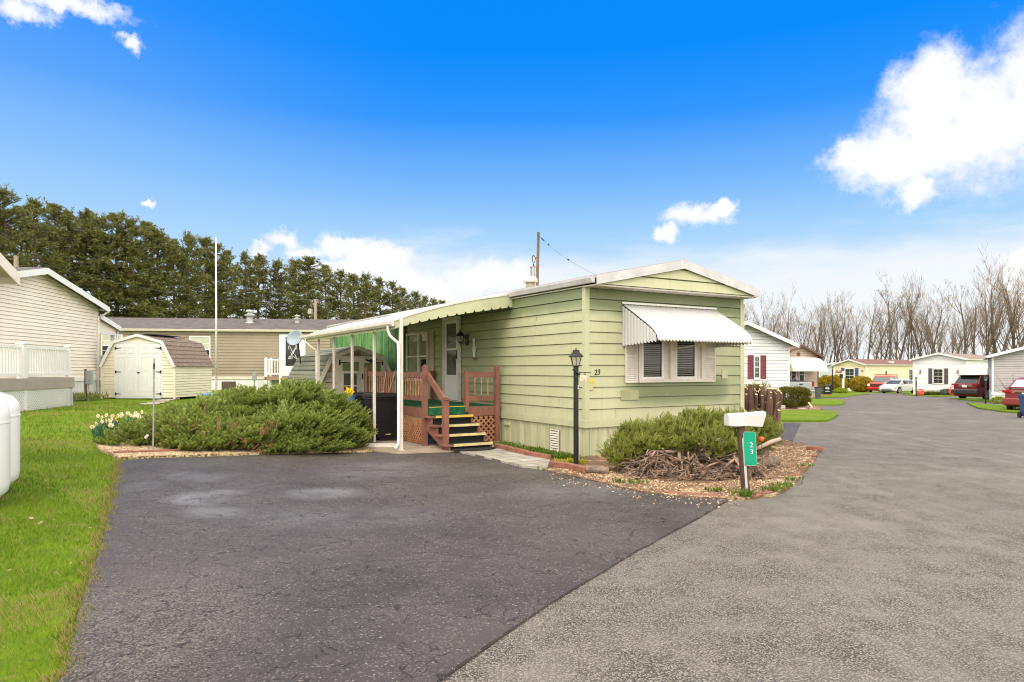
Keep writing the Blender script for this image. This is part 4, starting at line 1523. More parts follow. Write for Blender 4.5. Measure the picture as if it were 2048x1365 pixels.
def bucket():
    t = thing('blue_tub', 'blue plastic tub with a white emblem beside the dark green bin', 'tub', HF(-2.60, 5.30, 0.055), TH)
    mb = MB()
    mb.box(-0.15, 0.15, -0.15, 0.15, 0.0, 0.50)
    mb.build('plinth', mat('old crate wood', (0.30, 0.24, 0.18), 0.8, 0.2), t)
    mb = MB()
    mb.lathe([(0.11, 0.502), (0.135, 0.92), (0.145, 0.92), (0.145, 0.95), (0.125, 0.95), (0.12, 0.6)], 16)
    mb.build('tub_body', mat('blue plastic', (0.09, 0.26, 0.62), 0.45, 0.1), t, smooth=False)
    mb = MB()
    M2 = basis((0.0, -0.131, 0.72), (1, 0, 0), (0, 0, 1))
    mb.M = M2
    mb.box(-0.012, 0.012, 0.06, 0.13, 0, 0.006)
    mb.box(-0.05, 0.05, -0.04, -0.02, 0.012, 0.018)
    mb.box(-0.035, 0.035, -0.08, -0.055, 0.012, 0.018)
    mb.build('emblem', M_WHITE, t)
bucket()

def petal_flower(mb, c, r, petals=6, up=0.15, face=(0, -1, 0.4)):
    c = Vector(c)
    n = Vector(face).normalized()
    a = n.cross(Vector((0, 0, 1))).normalized()
    b_ = n.cross(a)
    for k in range(petals):
        t0 = 2 * math.pi * k / petals
        dirv = a * math.cos(t0) + b_ * math.sin(t0)
        sd = a * -math.sin(t0) + b_ * math.cos(t0)
        mb.add([c, c + dirv * r * 0.55 + sd * r * 0.33 + n * r * up, c + dirv * r + n * r * up * 0.5, c + dirv * r * 0.55 - sd * r * 0.33 + n * r * up], [(0, 1, 2, 3)])
M_YPET = mat('yellow petals', (0.88, 0.60, 0.01), 0.6, 0.08)
M_WPET = mat('cream petals', (0.88, 0.86, 0.74), 0.6, 0.06)
M_CUP = mat('orange-yellow cup', (0.85, 0.48, 0.06), 0.6, 0.1)
M_LEAFD = mat('daffodil leaf', (0.05, 0.13, 0.06), 0.5, 0.3, 5)
def yellow_flower():
    t = thing('yellow_flower_ornament', 'bright yellow flower ornament on a thin dark stake above the blue tub', 'ornament', HF(-2.62, 5.30, 0.05), TH)
    mb = MB()
    mb.tube([(0, 0, 0.50), (0, 0, 1.16)], 0.008, 6)
    mb.build('stake', M_BLACK, t)
    mb = MB()
    petal_flower(mb, (0, -0.012, 1.03), 0.13, 6, 0.3, (0, -1, 0.3))
    petal_flower(mb, (0, -0.03, 1.03), 0.07, 5, 0.5, (0, -1, 0.3))
    mb.build('petals', M_YPET, t)
yellow_flower()

# rubber half-round mat at the foot of the steps
mb = MB()
n = 24
mb.prism([(0.46 * math.cos(math.pi + math.pi * k / n), 0.34 * math.sin(math.pi + math.pi * k / n)) for k in range(n + 1)], 'z', 0.0, 0.014)
o = mb.build('door_mat', M_TREAD, None, bevel=0.004)
tag(o, 'black half-round rubber mat lying at the foot of the steps', 'mat')
g = HF(-1.28, 1.85)
place(o, (g.x, g.y, 0.070), TH)
# white splash board by the corner post
mb = MB()
mb.box(-0.30, 0.30, -0.10, 0.10, 0, 0.05)
mb.box(-0.28, 0.28, -0.06, 0.08, 0.051, 0.062)
o = mb.build('splash_block', M_OFFW, None, bevel=0.008)
tag(o, 'low whitish board lying on the ground left of the downpipe', 'board')
g = G(762, 899)
place(o, (g.x, g.y, g.z + 0.05), R(4))

# ------------------------------------------------------------------ lamp post with bracket and name plaque
def lamp_post(name, label, loc, rz, h=1.9, detail=True, group=None, m=M_BLACK, hook=False):
    t = thing(name, label, 'lamp post', loc, rz, group)
    mb = MB()
    mb.tube([(0, 0, -0.05), (0, 0, h - 0.30)], 0.042 if detail else 0.05, 14)
    mb.build('pole', m, t, smooth=False)
    zb = h - 0.30
    mb = MB()
    mb.lathe([(0.045, zb), (0.062, zb + 0.012), (0.062, zb + 0.02), (0.05, zb + 0.022)], 6)
    mb.lathe([(0.130, zb + 0.165), (0.135, zb + 0.172), (0.130, zb + 0.18), (0.095, zb + 0.20), (0.065, zb + 0.245), (0.055, zb + 0.275), (0.050, zb + 0.278)], 6)
    mb.lathe([(0.012, zb + 0.275), (0.012, zb + 0.30), (0.003, zb + 0.315)], 6)
    for k in range(6):
        a = k * math.pi / 3
        mb.bar((0.056 * math.cos(a), 0.056 * math.sin(a), zb + 0.02), (0.100 * math.cos(a), 0.100 * math.sin(a), zb + 0.168), 0.007)
    mb.build('lantern_frame', m, t)
    mb = MB()
    mb.lathe([(0.052, zb + 0.023), (0.094, zb + 0.164)], 6)
    mb.build('lantern_glass', MATS.get('lantern glass'), t)
    mb = MB()
    mb.lathe([(0.012, zb + 0.024), (0.016, zb + 0.06), (0.024, zb + 0.10), (0.016, zb + 0.13)], 8)
    mb.build('bulb', M_WHITE, t, smooth=True)
    return t
gl = G(1152, 934)
lp = lamp_post('lamp_post', 'black lamp post with a white 2 on it, in front of the green home', gl, TH, 1.93)
text_part('post_number', '2', 0.075, M_WHITE, basis((0.012, -0.0435, 1.30), (1, 0.02, 0), (0, 0, 1)), lp, 0.0012)
mb = MB()
mb.tube([(0, -0.02, 1.545), (0.30, 0.0, 1.535)], 0.007, 6)
mb.tube([(-0.10, -0.05, 1.59), (0.03, -0.055, 1.50)], 0.014, 6)
for x in (0.07, 0.175):
    mb.tube([(x, -0.01, 1.54), (x, -0.012, 1.49)], 0.008, 6)
mb.lathe([(0.03, 1.42), (0.032, 1.44), (0.02, 1.45)], 10, (-0.01, -0.03, 0))
mb.build('bracket', M_BLACK, lp)
mb = MB()
mb.box(0.0435, 0.052, -0.02, 0.01, 0.0, 0.55)
mb.build('cable_strip', M_OFFW, lp)
def plaque():
    t = thing('name_plaque', 'small pale plaque with pink flowers hanging from the lamp post bracket', 'sign', gl, TH)
    mb = MB()
    mb.box(0.06, 0.20, -0.018, -0.008, 1.40, 1.49)
    mb.build('plaque_board', mat('cream plaque', (0.74, 0.66, 0.55), 0.6, 0.15, 30), t, bevel=0.003)
    mb = MB()
    petal_flower(mb, (0.145, -0.021, 1.445), 0.034, 6, 0.1, (0, -1, 0.05))
    petal_flower(mb, (0.172, -0.021, 1.425), 0.026, 6, 0.1, (0, -1, 0.05))
    mb.build('painted_flowers', mat('pink paint', (0.80, 0.50, 0.62), 0.6, 0.1), t)
    mb = MB()
    petal_flower(mb, (0.10, -0.021, 1.45), 0.022, 6, 0.1, (0, -1, 0.05))
    mb.build('painted_flower', M_YPET, t)
plaque()

# ------------------------------------------------------------------ mailbox post with green number sign
def mailpost():
    g0 = G(1492, 994)
    g0.z += 0.04
    t = thing('mailbox_post', 'leaning wooden post with wrapped white mailbox and green sign numbered 23', 'mailbox', g0, R(6))
    mb = MB()
    mb.bar((0.0, 0, -0.05), (-0.070, 0, 0.855), 0.080, 0.080)
    mb.build('post', mat('weathered brown post', (0.085, 0.055, 0.040), 0.85, 0.35, 8, stretch=(6, 6, 0.6)), t)
    mb = MB()
    mb.bar((-0.008, -0.047, 0.0), (-0.060, -0.047, 0.70), 0.030, 0.006, up=(0, 1, 0))
    mb.build('reflective_strip', mat('grey strip', (0.55, 0.53, 0.53), 0.4, 0.1), t)
    mb = MB()
    n = 10
    # soft white wrapped box, its right end cut back under a drooping flap
    prof_l = [(-0.085, 0.0), (0.085, 0.0), (0.088, 0.13), (0.07, 0.165), (0.0, 0.175), (-0.07, 0.165), (-0.088, 0.13)]
    vs, fs = [], []
    xs = np.linspace(-0.26, 0.215, n)
    for i, x in enumerate(xs):
        f = i / (n - 1)
        for (y, z) in prof_l:
            zz = z * (1.0 + 0.22 * f) + 0.004 * math.sin(9 * f + y * 40)
            if z > 0.1:
                zz += 0.01 * f
            vs.append((x + (0.055 * (z / 0.17) * f), y * (1 + 0.03 * math.sin(5 * f + z * 30)), zz - 0.012 * f))
    k = len(prof_l)
    for i in range(n - 1):
        for j in range(k):
            fs.append((i * k + j, (i + 1) * k + j, (i + 1) * k + (j + 1) % k, i * k + (j + 1) % k))
    fs.append(tuple(range(k)))
    fs.append(tuple(reversed([(n - 1) * k + j for j in range(k)])))
    mb.M = Matrix.Translation((-0.015, 0, 0.85)) @ Matrix.Diagonal((0.93, 0.9, 0.86, 1))
    mb.add(vs, fs)
    mb.build('mailbox', mat('white wrap', (0.64, 0.62, 0.61), 0.4, 0.04, 9, bmp=0.35, bscale=12), t, bevel=0.008)
    # sign
    a = R(-4)
    Ms = basis((-0.045, -0.055, 0.36), (math.cos(a), -0.25, 0), (-0.055, 0, 1))
    mb = MB(Ms)
    w, h, c = 0.152, 0.42, 0.018
    mb.prism([(c, 0), (w - c, 0), (w, c), (w, h - c), (w - c, h), (c, h), (0, h - c), (0, c)], 'z', 0.0, 0.003)
    s = mb.build('number_sign', mat('green reflective sheet', (0.005, 0.33, 0.19), 0.35, 0.04, 4), t)
    mb = MB(Ms)
    for x0, x1, y0, y1 in ((c, w - c, 0.0, 0.003), (c, w - c, h - 0.003, h), (0, 0.003, c, h - c), (w - 0.003, w, c, h - c)):
        mb.box(x0, x1, y0, y1, 0.0031, 0.0037)
    mb.build('sign_edge', M_OFFW, s)
    for tx, yy in (('2', 0.255), ('3', 0.17)):
        text_part('digit', tx, 0.088, M_WHITE, Ms @ Matrix.Translation((0.094, yy, 0.0040)), s, 0.0004)
mailpost()

def reflector():
    g0 = G(1527, 993)
    t = thing('driveway_marker', 'thin rod topped with an orange ball, right of the green number sign', 'driveway marker', (g0.x, g0.y, g0.z + 0.03), 0)
    mb = MB()
    mb.tube([(0, 0, -0.05), (-0.012, 0, 0.30), (-0.025, 0, 0.66)], 0.005, 6)
    mb.build('rod', mat('rusty rod', (0.20, 0.12, 0.08), 0.8, 0.3), t)
    mb = MB()
    mb.lathe([(0.006, -0.034), (0.022, -0.028), (0.034, 0.0), (0.03, 0.02), (0.018, 0.032), (0.004, 0.036)], 14, (-0.026, 0, 0.685))
    mb.build('ball', mat('orange ball', (0.75, 0.10, 0.035), 0.4, 0.05), t, smooth=True)
reflector()

# brick edging along the bed, each brick a thing
M_BRICK = mat('terracotta edging', (0.27, 0.115, 0.075), 0.85, 0.25, 5, bmp=0.3, bscale=80)
bricks = []
def brick_row(pts, n, ln, hh, lab):
    pts = [G(*p) for p in pts]
    tot = sum((pts[i + 1] - pts[i]).length for i in range(len(pts) - 1))
    for k in range(n):
        d = tot * (k + 0.5) / n
        for i in range(len(pts) - 1):
            l = (pts[i + 1] - pts[i]).length
            if d <= l:
                break
            d -= l
        p = pts[i].lerp(pts[i + 1], min(1, d / l))
        dv = pts[i + 1] - pts[i]
        mb = MB()
        L_ = ln * random.uniform(0.9, 1.05)
        mb.box(-L_ / 2, L_ / 2, -0.045, 0.045, 0, hh)
        o = mb.build('edging_brick', M_BRICK, None, bevel=0.012)
        tag(o, lab, 'brick', 'bricks edging the flower beds')
        place(o, (p.x, p.y, p.z + 0.045), math.atan2(dv.y, dv.x) + random.uniform(-0.05, 0.05))
        o.rotation_euler.x = random.uniform(-0.08, 0.08)
brick_row([(994, 902), (1052, 917)], 3, 0.50, 0.10, 'red brick of the straight row edging the bed beside the green skirt')
brick_row([(1056, 918), (1094, 925)], 2, 0.42, 0.09, 'darker red brick of the row ending where the paved walk widens')
brick_row([(1104, 939), (1135, 943), (1170, 952)], 3, 0.34, 0.09, 'red brick edging the bed at the foot of the lamp post')
brick_row([(1330, 992), (1440, 1000)], 3, 0.24, 0.012, 'low red brick sunk in the gravel edge before the stick pile')
brick_row([(1500, 1002), (1560, 986)], 3, 0.22, 0.015, 'red brick sunk in gravel beside the orange-ball marker')
brick_row([(1585, 965), (1632, 912)], 4, 0.22, 0.02, 'half-buried red brick along the road edge of the bark bed')
brick_row([(1622, 905), (1638, 906)], 1, 0.30, 0.07, 'loose red brick at the far tip of the bark bed')
brick_row([(232, 912), (300, 910), (352, 908)], 4, 0.30, 0.03, 'red brick edging the juniper bed near the thin grey rod')

def log():
    g0 = G(1192, 953)
    t = thing('short_log', 'short sawn log lying beside the branch pile', 'log', (g0.x + 0.02, g0.y, g0.z + 0.10), R(-14))
    mb = MB()
    mb.tube([(-0.17, 0, 0), (0.0, 0.01, 0.0), (0.17, -0.01, -0.02)], [0.055, 0.062, 0.058], 10)
    mb.build('bark', mat('grey bark', (0.20, 0.15, 0.11), 0.9, 0.4, 14, bmp=0.6, bscale=40), t)
    mb = MB()
    mb.tube([(0.17, -0.01, -0.02), (0.174, -0.01, -0.02)], 0.048, 10)
    mb.build('cut_end', mat('pale cut wood', (0.45, 0.33, 0.20), 0.8, 0.2), t)
log()

# ------------------------------------------------------------------ flagpole, rods, dish
def flagpole():
    p = XY(432.5, 20.0)
    t = thing('flagpole', 'tall thin white pole with rust near its foot, rising out of the juniper', 'flagpole', p, 0)
    top = CAMZ + (HY - 478) / FPX * 20.0 - p.z
    mb = MB()
    mb.tube([(0, 0, 1.05), (0.0, 0, top * 0.6), (-0.01, 0, top)], [0.030, 0.026, 0.020], 10)
    mb.lathe([(0.022, 0), (0.03, 0.02), (0.012, 0.05)], 8, (-0.01, 0, top))
    mb.build('pole', M_WHITE, t, smooth=True)
    mb = MB()
    mb.tube([(0, 0, -0.1), (0, 0, 1.05)], 0.032, 10)
    mb.build('rusty_foot', mat('flaking rust', (0.42, 0.33, 0.30), 0.7, 0.3, 7, dirt=(0.10, 0.035, 0.02), dirt_amt=0.9), t, smooth=True)
flagpole()
def rod():
    g0 = G(306, 909)
    t = thing('grey_rod', 'thin grey metal rod standing upright at the juniper bed edge', 'rod', g0, 0)
    mb = MB()
    mb.tube([(0, 0, 0.0), (0.012, 0, 0.8), (0.018, 0, 1.44)], 0.013, 8)
    mb.build('shaft', mat('grey galvanised', (0.36, 0.33, 0.33), 0.5, 0.15, 5, dirt=(0.2, 0.12, 0.08), dirt_amt=0.4), t)
    mb = MB()
    mb.tube([(0.018, 0, 1.38), (0.0185, 0, 1.47)], 0.018, 8)
    mb.tube([(0.0185, 0, 1.47), (0.019, 0, 1.55)], 0.008, 8)
    mb.build('cap', mat('brown cap', (0.10, 0.07, 0.06), 0.6, 0.2), t)
    g0 = G(284, 899)
    t = thing('garden_spike_light', 'short tilted spike light lying over the juniper bed bricks', 'garden light', (g0.x, g0.y, g0.z + 0.05), 0)
    mb = MB()
    mb.tube([(-0.05, 0, 0.0), (0.06, 0, 0.14)], 0.010, 6)
    mb.build('spike', M_BLACK, t)
    mb = MB()
    mb.tube([(0.06, 0, 0.14), (0.10, 0, 0.19)], [0.028, 0.022], 8)
    mb.build('lamp_head', M_OFFW, t)
rod()
def dish():
    Y = 20.4
    c = P(593, 678, Y)
    t = thing('satellite_dish', 'grey satellite dish on a slanting arm above the grey barn shed', 'satellite dish', c, R(-20))
    n, rr = 28, 0.275
    vs, fs = [], []
    for j in range(6):
        r_ = rr * (j + 0.02) / 5.02
        for k in range(n):
            a = 2 * math.pi * k / n
            vs.append((r_ * math.cos(a), -0.10 * (r_ / rr) ** 2, r_ * 0.92 * math.sin(a)))
    for j in range(5):
        for k in range(n):
            fs.append((j * n + k, j * n + (k + 1) % n, (j + 1) * n + (k + 1) % n, (j + 1) * n + k))
    fs.append(tuple(range(n)))
    mb = MB(Matrix.Rotation(R(-18), 4, 'X'))
    mb.add(vs, fs)
    d = mb.build('reflector', mat('blue-grey dish', (0.30, 0.36, 0.42), 0.4, 0.05, 3), t, smooth=True)
    md = d.modifiers.new('thick', 'SOLIDIFY')
    md.thickness = 0.012
    mb = MB(Matrix.Rotation(R(-18), 4, 'X'))
    pts = [(rr * 1.01 * math.cos(a), -0.10, rr * 0.93 * math.sin(a)) for a in np.linspace(R(195), R(345), 16)]
    mb.tube(pts, 0.009, 5)
    mb.build('rim', M_BLACK, t)
    mb = MB()
    mb.bar((-0.22, -0.10, -0.10), (0.16, -0.45, -0.56), 0.022, 0.03)
    mb.build('feed_arm', M_BLACK, t)
    mb = MB()
    mb.box(0.13, 0.21, -0.52, -0.42, -0.62, -0.52)
    mb.build('feed_horn', mat('grey plastic', (0.4, 0.4, 0.4), 0.5, 0.1), t, bevel=0.01)
    mb = MB()
    mb.tube([(0, 0.02, 0), (0.02, 0.06, -0.18), (0.08, 0.10, -0.75)], 0.02, 8)
    mb.build('mast', M_BLACK, t)
dish()

# ------------------------------------------------------------------ propane cylinders
M_PROP = mat('white tank paint', (0.80, 0.80, 0.80), 0.3, 0.03, 2)
def propane(label, g0, rz):
    t = thing('propane_cylinder', label, 'gas cylinder', g0, rz, 'propane cylinders on the lawn')
    mb = MB()
    mb.lathe([(0.20, 0.10), (0.30, 0.14), (0.365, 0.20), (0.38, 0.28), (0.381, 0.97), (0.37, 1.06), (0.31, 1.13), (0.22, 1.17), (0.08, 1.185)], 28)
    mb.build('tank', M_PROP, t, smooth=True)
    mb = MB()
    mb.lathe([(0.23, 0.0), (0.23, 0.11)], 20)
    mb.build('foot_ring', mat('grey foot ring', (0.35, 0.34, 0.33), 0.6, 0.2), t)
    mb = MB()
    mb.lathe([(0.125, 1.175), (0.125, 1.32), (0.135, 1.325), (0.135, 1.345), (0.09, 1.36), (0.02, 1.365)], 16)
    mb.build('valve_hood', M_PROP, t, smooth=False)
    mb = MB()
    mb.lathe([(0.382, 0.90), (0.386, 0.905), (0.386, 0.92), (0.382, 0.925)], 28)
    mb.build('weld_seam', M_PROP, t)
    return t
g0 = XY(-72, 6.9)
g0.z -= 0.06
propane('nearer white propane cylinder with its valve hood showing, at the lawn edge', g0, 0)
g0 = XY(-44, 7.55)
g0.z -= 0.06
propane('further white propane cylinder half hidden behind its twin on the lawn', g0, 0.4)

# ------------------------------------------------------------------ neighbouring homes
M_CREAM = mat('cream vinyl siding', (0.86, 0.78, 0.68), 0.5, 0.05, 1.5)
M_CREAM2 = mat('pale yellow siding', (0.78, 0.68, 0.46), 0.5, 0.05, 1.5)
M_TAUPE = mat('taupe vinyl siding', (0.335, 0.275, 0.195), 0.5, 0.06, 1.5)
M_WSID = mat('white vinyl siding', (0.74, 0.74, 0.76), 0.45, 0.03, 1.5)
M_GSID = mat('grey vinyl siding', (0.42, 0.39, 0.40), 0.5, 0.05, 1.5)
M_TANSID = mat('tan siding', (0.55, 0.44, 0.34), 0.5, 0.08, 1.5)
M_SKW = mat('white skirt', (0.76, 0.76, 0.76), 0.5, 0.04, 2)
M_SHING = mat('purple-brown shingles', (0.118, 0.102, 0.096), 0.9, 0.18, 3, bmp=0.5, bscale=30)
M_SHINGB = mat('brown shingles', (0.20, 0.105, 0.085), 0.9, 0.15, 3, bmp=0.5, bscale=30)
M_SHINGT = mat('tan-brown shingles', (0.26, 0.19, 0.15), 0.9, 0.15, 3, bmp=0.5, bscale=30)
M_SHINGG = mat('grey shingles', (0.16, 0.17, 0.19), 0.9, 0.15, 3, bmp=0.5, bscale=30)
M_BROWN = mat('brown fascia', (0.13, 0.07, 0.055), 0.6, 0.15)
M_MAROON = mat('maroon shutter', (0.20, 0.035, 0.045), 0.5, 0.12, 5)
M_BLUE = mat('blue shutter', (0.03, 0.07, 0.30), 0.5, 0.1, 5)
M_CHAR = mat('charcoal shutter', (0.075, 0.065, 0.075), 0.5, 0.1, 5)
M_SILL = mat('grey deck band', (0.37, 0.315, 0.285), 0.6, 0.06, 3)
M_BLIND = mat('pale window blind', (0.52, 0.52, 0.42), 0.7, 0.1, 6)

# cream double-wide on the left
TH2 = R(97.2)
co_ = Vector((-13.89, 16.76, 0))
z0 = gz(-14.4, 22)
cream = make_home('cream_home', 'cream double wide home with white fascia behind the white railed deck', (co_.x, co_.y, z0), TH2, 7.8, 13, 0.78, 3.1, 4.13, 0.205, 0.112,
                  M_CREAM, M_SKW, M_SHING, M_WHITE2, ohf=0.32, ohs=0.16, fh=0.20)
window(cream, wall('front', 0.8, 1.2), 0.9, 1.3, grid=(2, 4))
mb = MB()
for x in (7.72,):
    mb.tube([(7.95, -0.36, 3.2), (7.86, -0.2, 3.02), (7.74, -0.05, 2.92), (7.74, -0.05, 0.1)], 0.035, 8)
mb.build('downpipe', M_WHITE2, cream)

def side_porch():
    # small roofed porch beyond the far corner of the cream home
    x0, x1, y0, y1 = 7.83, 9.35, 0.05, 2.2
    mb = MB()
    mb.prism([(x0, 2.98), (x1 + 0.15, 2.62), (x1 + 0.15, 2.68), (x0, 3.04)], 'y', y0 - 0.12, y1)
    p = mb.build('porch_roof', M_SHING, cream)
    mb = MB()
    mb.prism([(x0, 2.86), (x1 + 0.15, 2.50), (x1 + 0.15, 2.675), (x0, 3.03)], 'y', y0 - 0.145, y0 - 0.122)
    mb.box(x1 + 0.153, x1 + 0.24, y0 - 0.1, y1, 2.53, 2.63)
    mb.build('porch_fascia', M_WHITE2, p)
    mb = MB()
    mb.prism([(x0, 2.42), (x1, 2.42), (x1, 2.58), (x0, 2.92)], 'y', y0, y0 + 0.03)
    mb.build('porch_gable', M_CREAM, p)
    mb = MB()
    mb.box(x0, x1, y0 - 0.02, y0 + 0.08, 2.33, 2.419)
    mb.build('porch_beam', M_WHITE2, p)
    mb = MB()
    mb.box(x1 - 0.14, x1, y0 - 0.02, y0 + 0.12, 0.66, 2.329)
    mb.build('porch_post', M_WHITE2, cream)
    mb = MB()
    mb.tube([(x1 + 0.2, y0, 2.5), (x1 + 0.14, y0, 2.38), (x1 + 0.03, y0 - 0.03, 2.22), (x1 + 0.03, y0 - 0.03, 0.3)], 0.03, 8)
    mb.build('porch_downpipe', M_WHITE2, cream)
    mb = MB()
    mb.box(x0 + 0.05, x1 + 0.1, y0 - 0.03, y1, 0.38, 0.66)
    mb.build('porch_floor', M_SILL, cream)
    mb = MB()
    mb.box(x0 + 0.08, x1 - 0.14, y0, y0 + 0.05, 1.50, 1.56)
    mb.box(x0 + 0.08, x1 - 0.14, y0, y0 + 0.05, 0.72, 0.77)
    for k in range(12):
        x = x0 + 0.12 + k * 0.108
        mb.box(x, x + 0.035, y0 + 0.008, y0 + 0.042, 0.771, 1.499)
    mb.build('porch_rail', M_WHITE2, cream)
    mb = MB()
    lattice(mb, basis((x0 + 0.05, y0 - 0.01, 0.0), (1, 0, 0), (0, 0, 1)), x1 - x0, 0.37, 0.06, 0.03)
    mb.build('porch_lattice', M_WHITE2, cream)
side_porch()

def white_deck():
    Mx = Matrix.Translation((co_.x, co_.y, z0)) @ Matrix.Rotation(TH2, 4, 'Z')
    t = thing('white_railed_deck', 'white vinyl railed deck with grey band and lattice, against the cream home', 'deck', (co_.x, co_.y, z0), TH2)
    xa, xb, ya, yb, zd = -0.6, 3.25, -1.35, -0.03, 0.80
    mb = MB()
    mb.box(xa, xb, ya, yb, zd - 0.05, zd)
    mb.build('deck_floor', M_SILL, t)
    mb = MB()
    mb.box(xa, xb + 0.02, ya - 0.03, ya - 0.001, zd - 0.28, zd + 0.012)
    mb.box(xb + 0.001, xb + 0.03, ya, yb, zd - 0.28, zd + 0.012)
    mb.build('band_board', M_SILL, t)
    mb = MB()
    lattice(mb, basis((xa, ya + 0.02, -0.05), (1, 0, 0), (0, 0, 1)), xb - xa, 0.58, 0.062, 0.032)
    lattice(mb, basis((xb - 0.02, ya, -0.05), (0, 1, 0), (0, 0, 1)), yb - ya, 0.58, 0.062, 0.032)
    mb.build('lattice', M_WHITE2, t)
    for (x, y, w) in ((xb - 0.10, ya + 0.09, 0.06), (0.85, ya + 0.09, 0.085), (xb - 0.10, yb - 0.07, 0.06), (-0.5, ya + 0.09, 0.07)):
        mb = MB()
        mb.box(x - w, x + w, y - w, y + w, zd, zd + 0.90)
        mb.box(x - w - 0.02, x + w + 0.02, y - w - 0.02, y + w + 0.02, zd + 0.901, zd + 0.935)
        mb.add([(x - w, y - w, zd + 0.935), (x + w, y - w, zd + 0.935), (x + w, y + w, zd + 0.935), (x - w, y + w, zd + 0.935), (x, y, zd + 0.98)], [(0, 1, 4), (1, 2, 4), (2, 3, 4), (3, 0, 4)])
        mb.build('post', M_WHITE2, t)
        mb = MB()
        mb.box(x - w * 0.8, x + w * 0.8, ya - 0.002, ya + 0.04, -0.05, zd - 0.281)
        mb.build('post_base', M_WHITE2, t)
    for (p, q) in (((-0.43, ya + 0.09), (0.76, ya + 0.09)), ((0.94, ya + 0.09), (xb - 0.17, ya + 0.09)), ((xb - 0.10, ya + 0.16), (xb - 0.10, yb - 0.14))):
        mb = MB()
        for z, h in ((zd + 0.83, 0.07), (zd + 0.12, 0.07)):
            mb.bar((p[0], p[1], z), (q[0], q[1], z), 0.05, h)
        d = math.hypot(q[0] - p[0], q[1] - p[1])
        n = int(d / 0.115)
        for k in range(n):
            f = (k + 0.5) / n
            x, y = p[0] + (q[0] - p[0]) * f, p[1] + (q[1] - p[1]) * f
            mb.box(x - 0.019, x + 0.019, y - 0.019, y + 0.019, zd + 0.156, zd + 0.794)
        mb.build('railing', M_WHITE2, t)
white_deck()

def meter():
    p = XY(172, 22.6)
    t = thing('electric_meter', 'grey meter box on a short brown post by the cream home', 'meter', (p.x, p.y, p.z), R(10))
    mb = MB()
    mb.box(-0.06, 0.0, 0.02, 0.08, 0, 1.06)
    mb.build('post', mat('brown post', (0.16, 0.09, 0.05), 0.8, 0.2), t)
    mb = MB()
    mb.box(0.001, 0.20, -0.06, 0.08, 0.55, 1.0)
    mb.build('box', mat('grey metal box', (0.28, 0.30, 0.31), 0.5, 0.1), t, bevel=0.015)
    mb = MB()
    mb.tube([(0.08, 0.0, 0.55), (0.08, 0.0, -0.02)], 0.03, 8)
    mb.build('conduit', mat('grey conduit', (0.33, 0.33, 0.33), 0.5, 0.1), t)
meter()

# roof corner of the home the photographer stands beside
near = make_home('near_left_home', 'tan roofed home whose eave corner pokes in above the cream home', (-6.34, 4.72, gz(-6.8, 7)), TH2, 4.0, 10, 0.6, 2.6, 3.74, 0.5, 0.2,
                 M_TANSID, M_SKW, mat('tan metal roof', (0.58, 0.53, 0.43), 0.6, 0.1), mat('beige fascia', (0.80, 0.74, 0.62), 0.5, 0.08), ohf=0.35, ohs=0.30)

# taupe home across the back
tw = gz(-12, 34)
taupe = make_home('taupe_home', 'long taupe single wide home with dark roof behind the beige shed', (-22.0, 37.5, tw), R(-82.5), 4.2, 21, 0.72, 3.1, 3.78, 0.30, 0.15,
                  M_TAUPE, M_SKW, M_SHING, mat('cream fascia', (0.72, 0.66, 0.54), 0.5, 0.05), ohf=0.2, ohs=0.12, fh=0.14)
for a, w, z, h in ((1.30, 1.0, 1.70, 1.10), (5.42, 1.0, 1.38, 1.36)):
    window(taupe, wall('right', a, z, W=4.2), w, h, grid=(2, 4), blind=M_BLIND)
mb = MB()
Mw = wall('right', 9.75, 0.75, W=4.2)
mb.M = Mw
mb.box(0, 0.30, 0, 2.1, 0.003, 0.05)
mb.box(0.98, 1.28, 0, 2.1, 0.003, 0.05)
mb.box(0.30, 0.98, 1.98, 2.1, 0.003, 0.05)
mb.box(0.30, 0.98, 0.0, 0.5, 0.003, 0.045)
d = mb.build('door', M_WHITE2, taupe)
mb = MB(Mw)
mb.box(0.30, 0.98, 0.5, 1.98, 0.003, 0.03)
mb.build('pane', M_GLASS, d)
mb = MB(Mw)
for k in range(14):
    a = k * 1.3
    mb.tube([(0.64 + 0.22 * math.cos(a), 1.35 + 0.5 * math.sin(a * 0.7), 0.034), (0.64 + 0.22 * math.cos(a + 1.1), 1.35 + 0.5 * math.sin(a * 0.7 + 0.9), 0.034)], 0.012, 4)
mb.build('door_scrollwork', M_WHITE2, d)
for nm, yy, s in (('flue', 8.0, 1.25), ('roof_vent', 10.4, 0.9)):
    mb = MB()
    c = (2.9, yy, 3.3)
    mb.lathe([(0.20 * s, 0.0), (0.20 * s, 0.16 * s), (0.13 * s, 0.20 * s), (0.13 * s, 0.42 * s), (0.20 * s, 0.44 * s), (0.22 * s, 0.50 * s), (0.10 * s, 0.56 * s), (0.09 * s, 0.60 * s), (0.17 * s, 0.63 * s), (0.15 * s, 0.70 * s), (0.02, 0.72 * s)], 14, c)
    mb.build(nm, mat('galvanised vent', (0.42, 0.43, 0.41), 0.5, 0.15), taupe, smooth=False)
mb = MB(wall('right', 6.95, -0.25, W=4.2))
mb.box(0, 0.68, 0, 0.72, 0.004, 0.02)
mb.build('skirt_hatch', mat('brown hatch', (0.10, 0.07, 0.06), 0.8, 0.2), taupe)
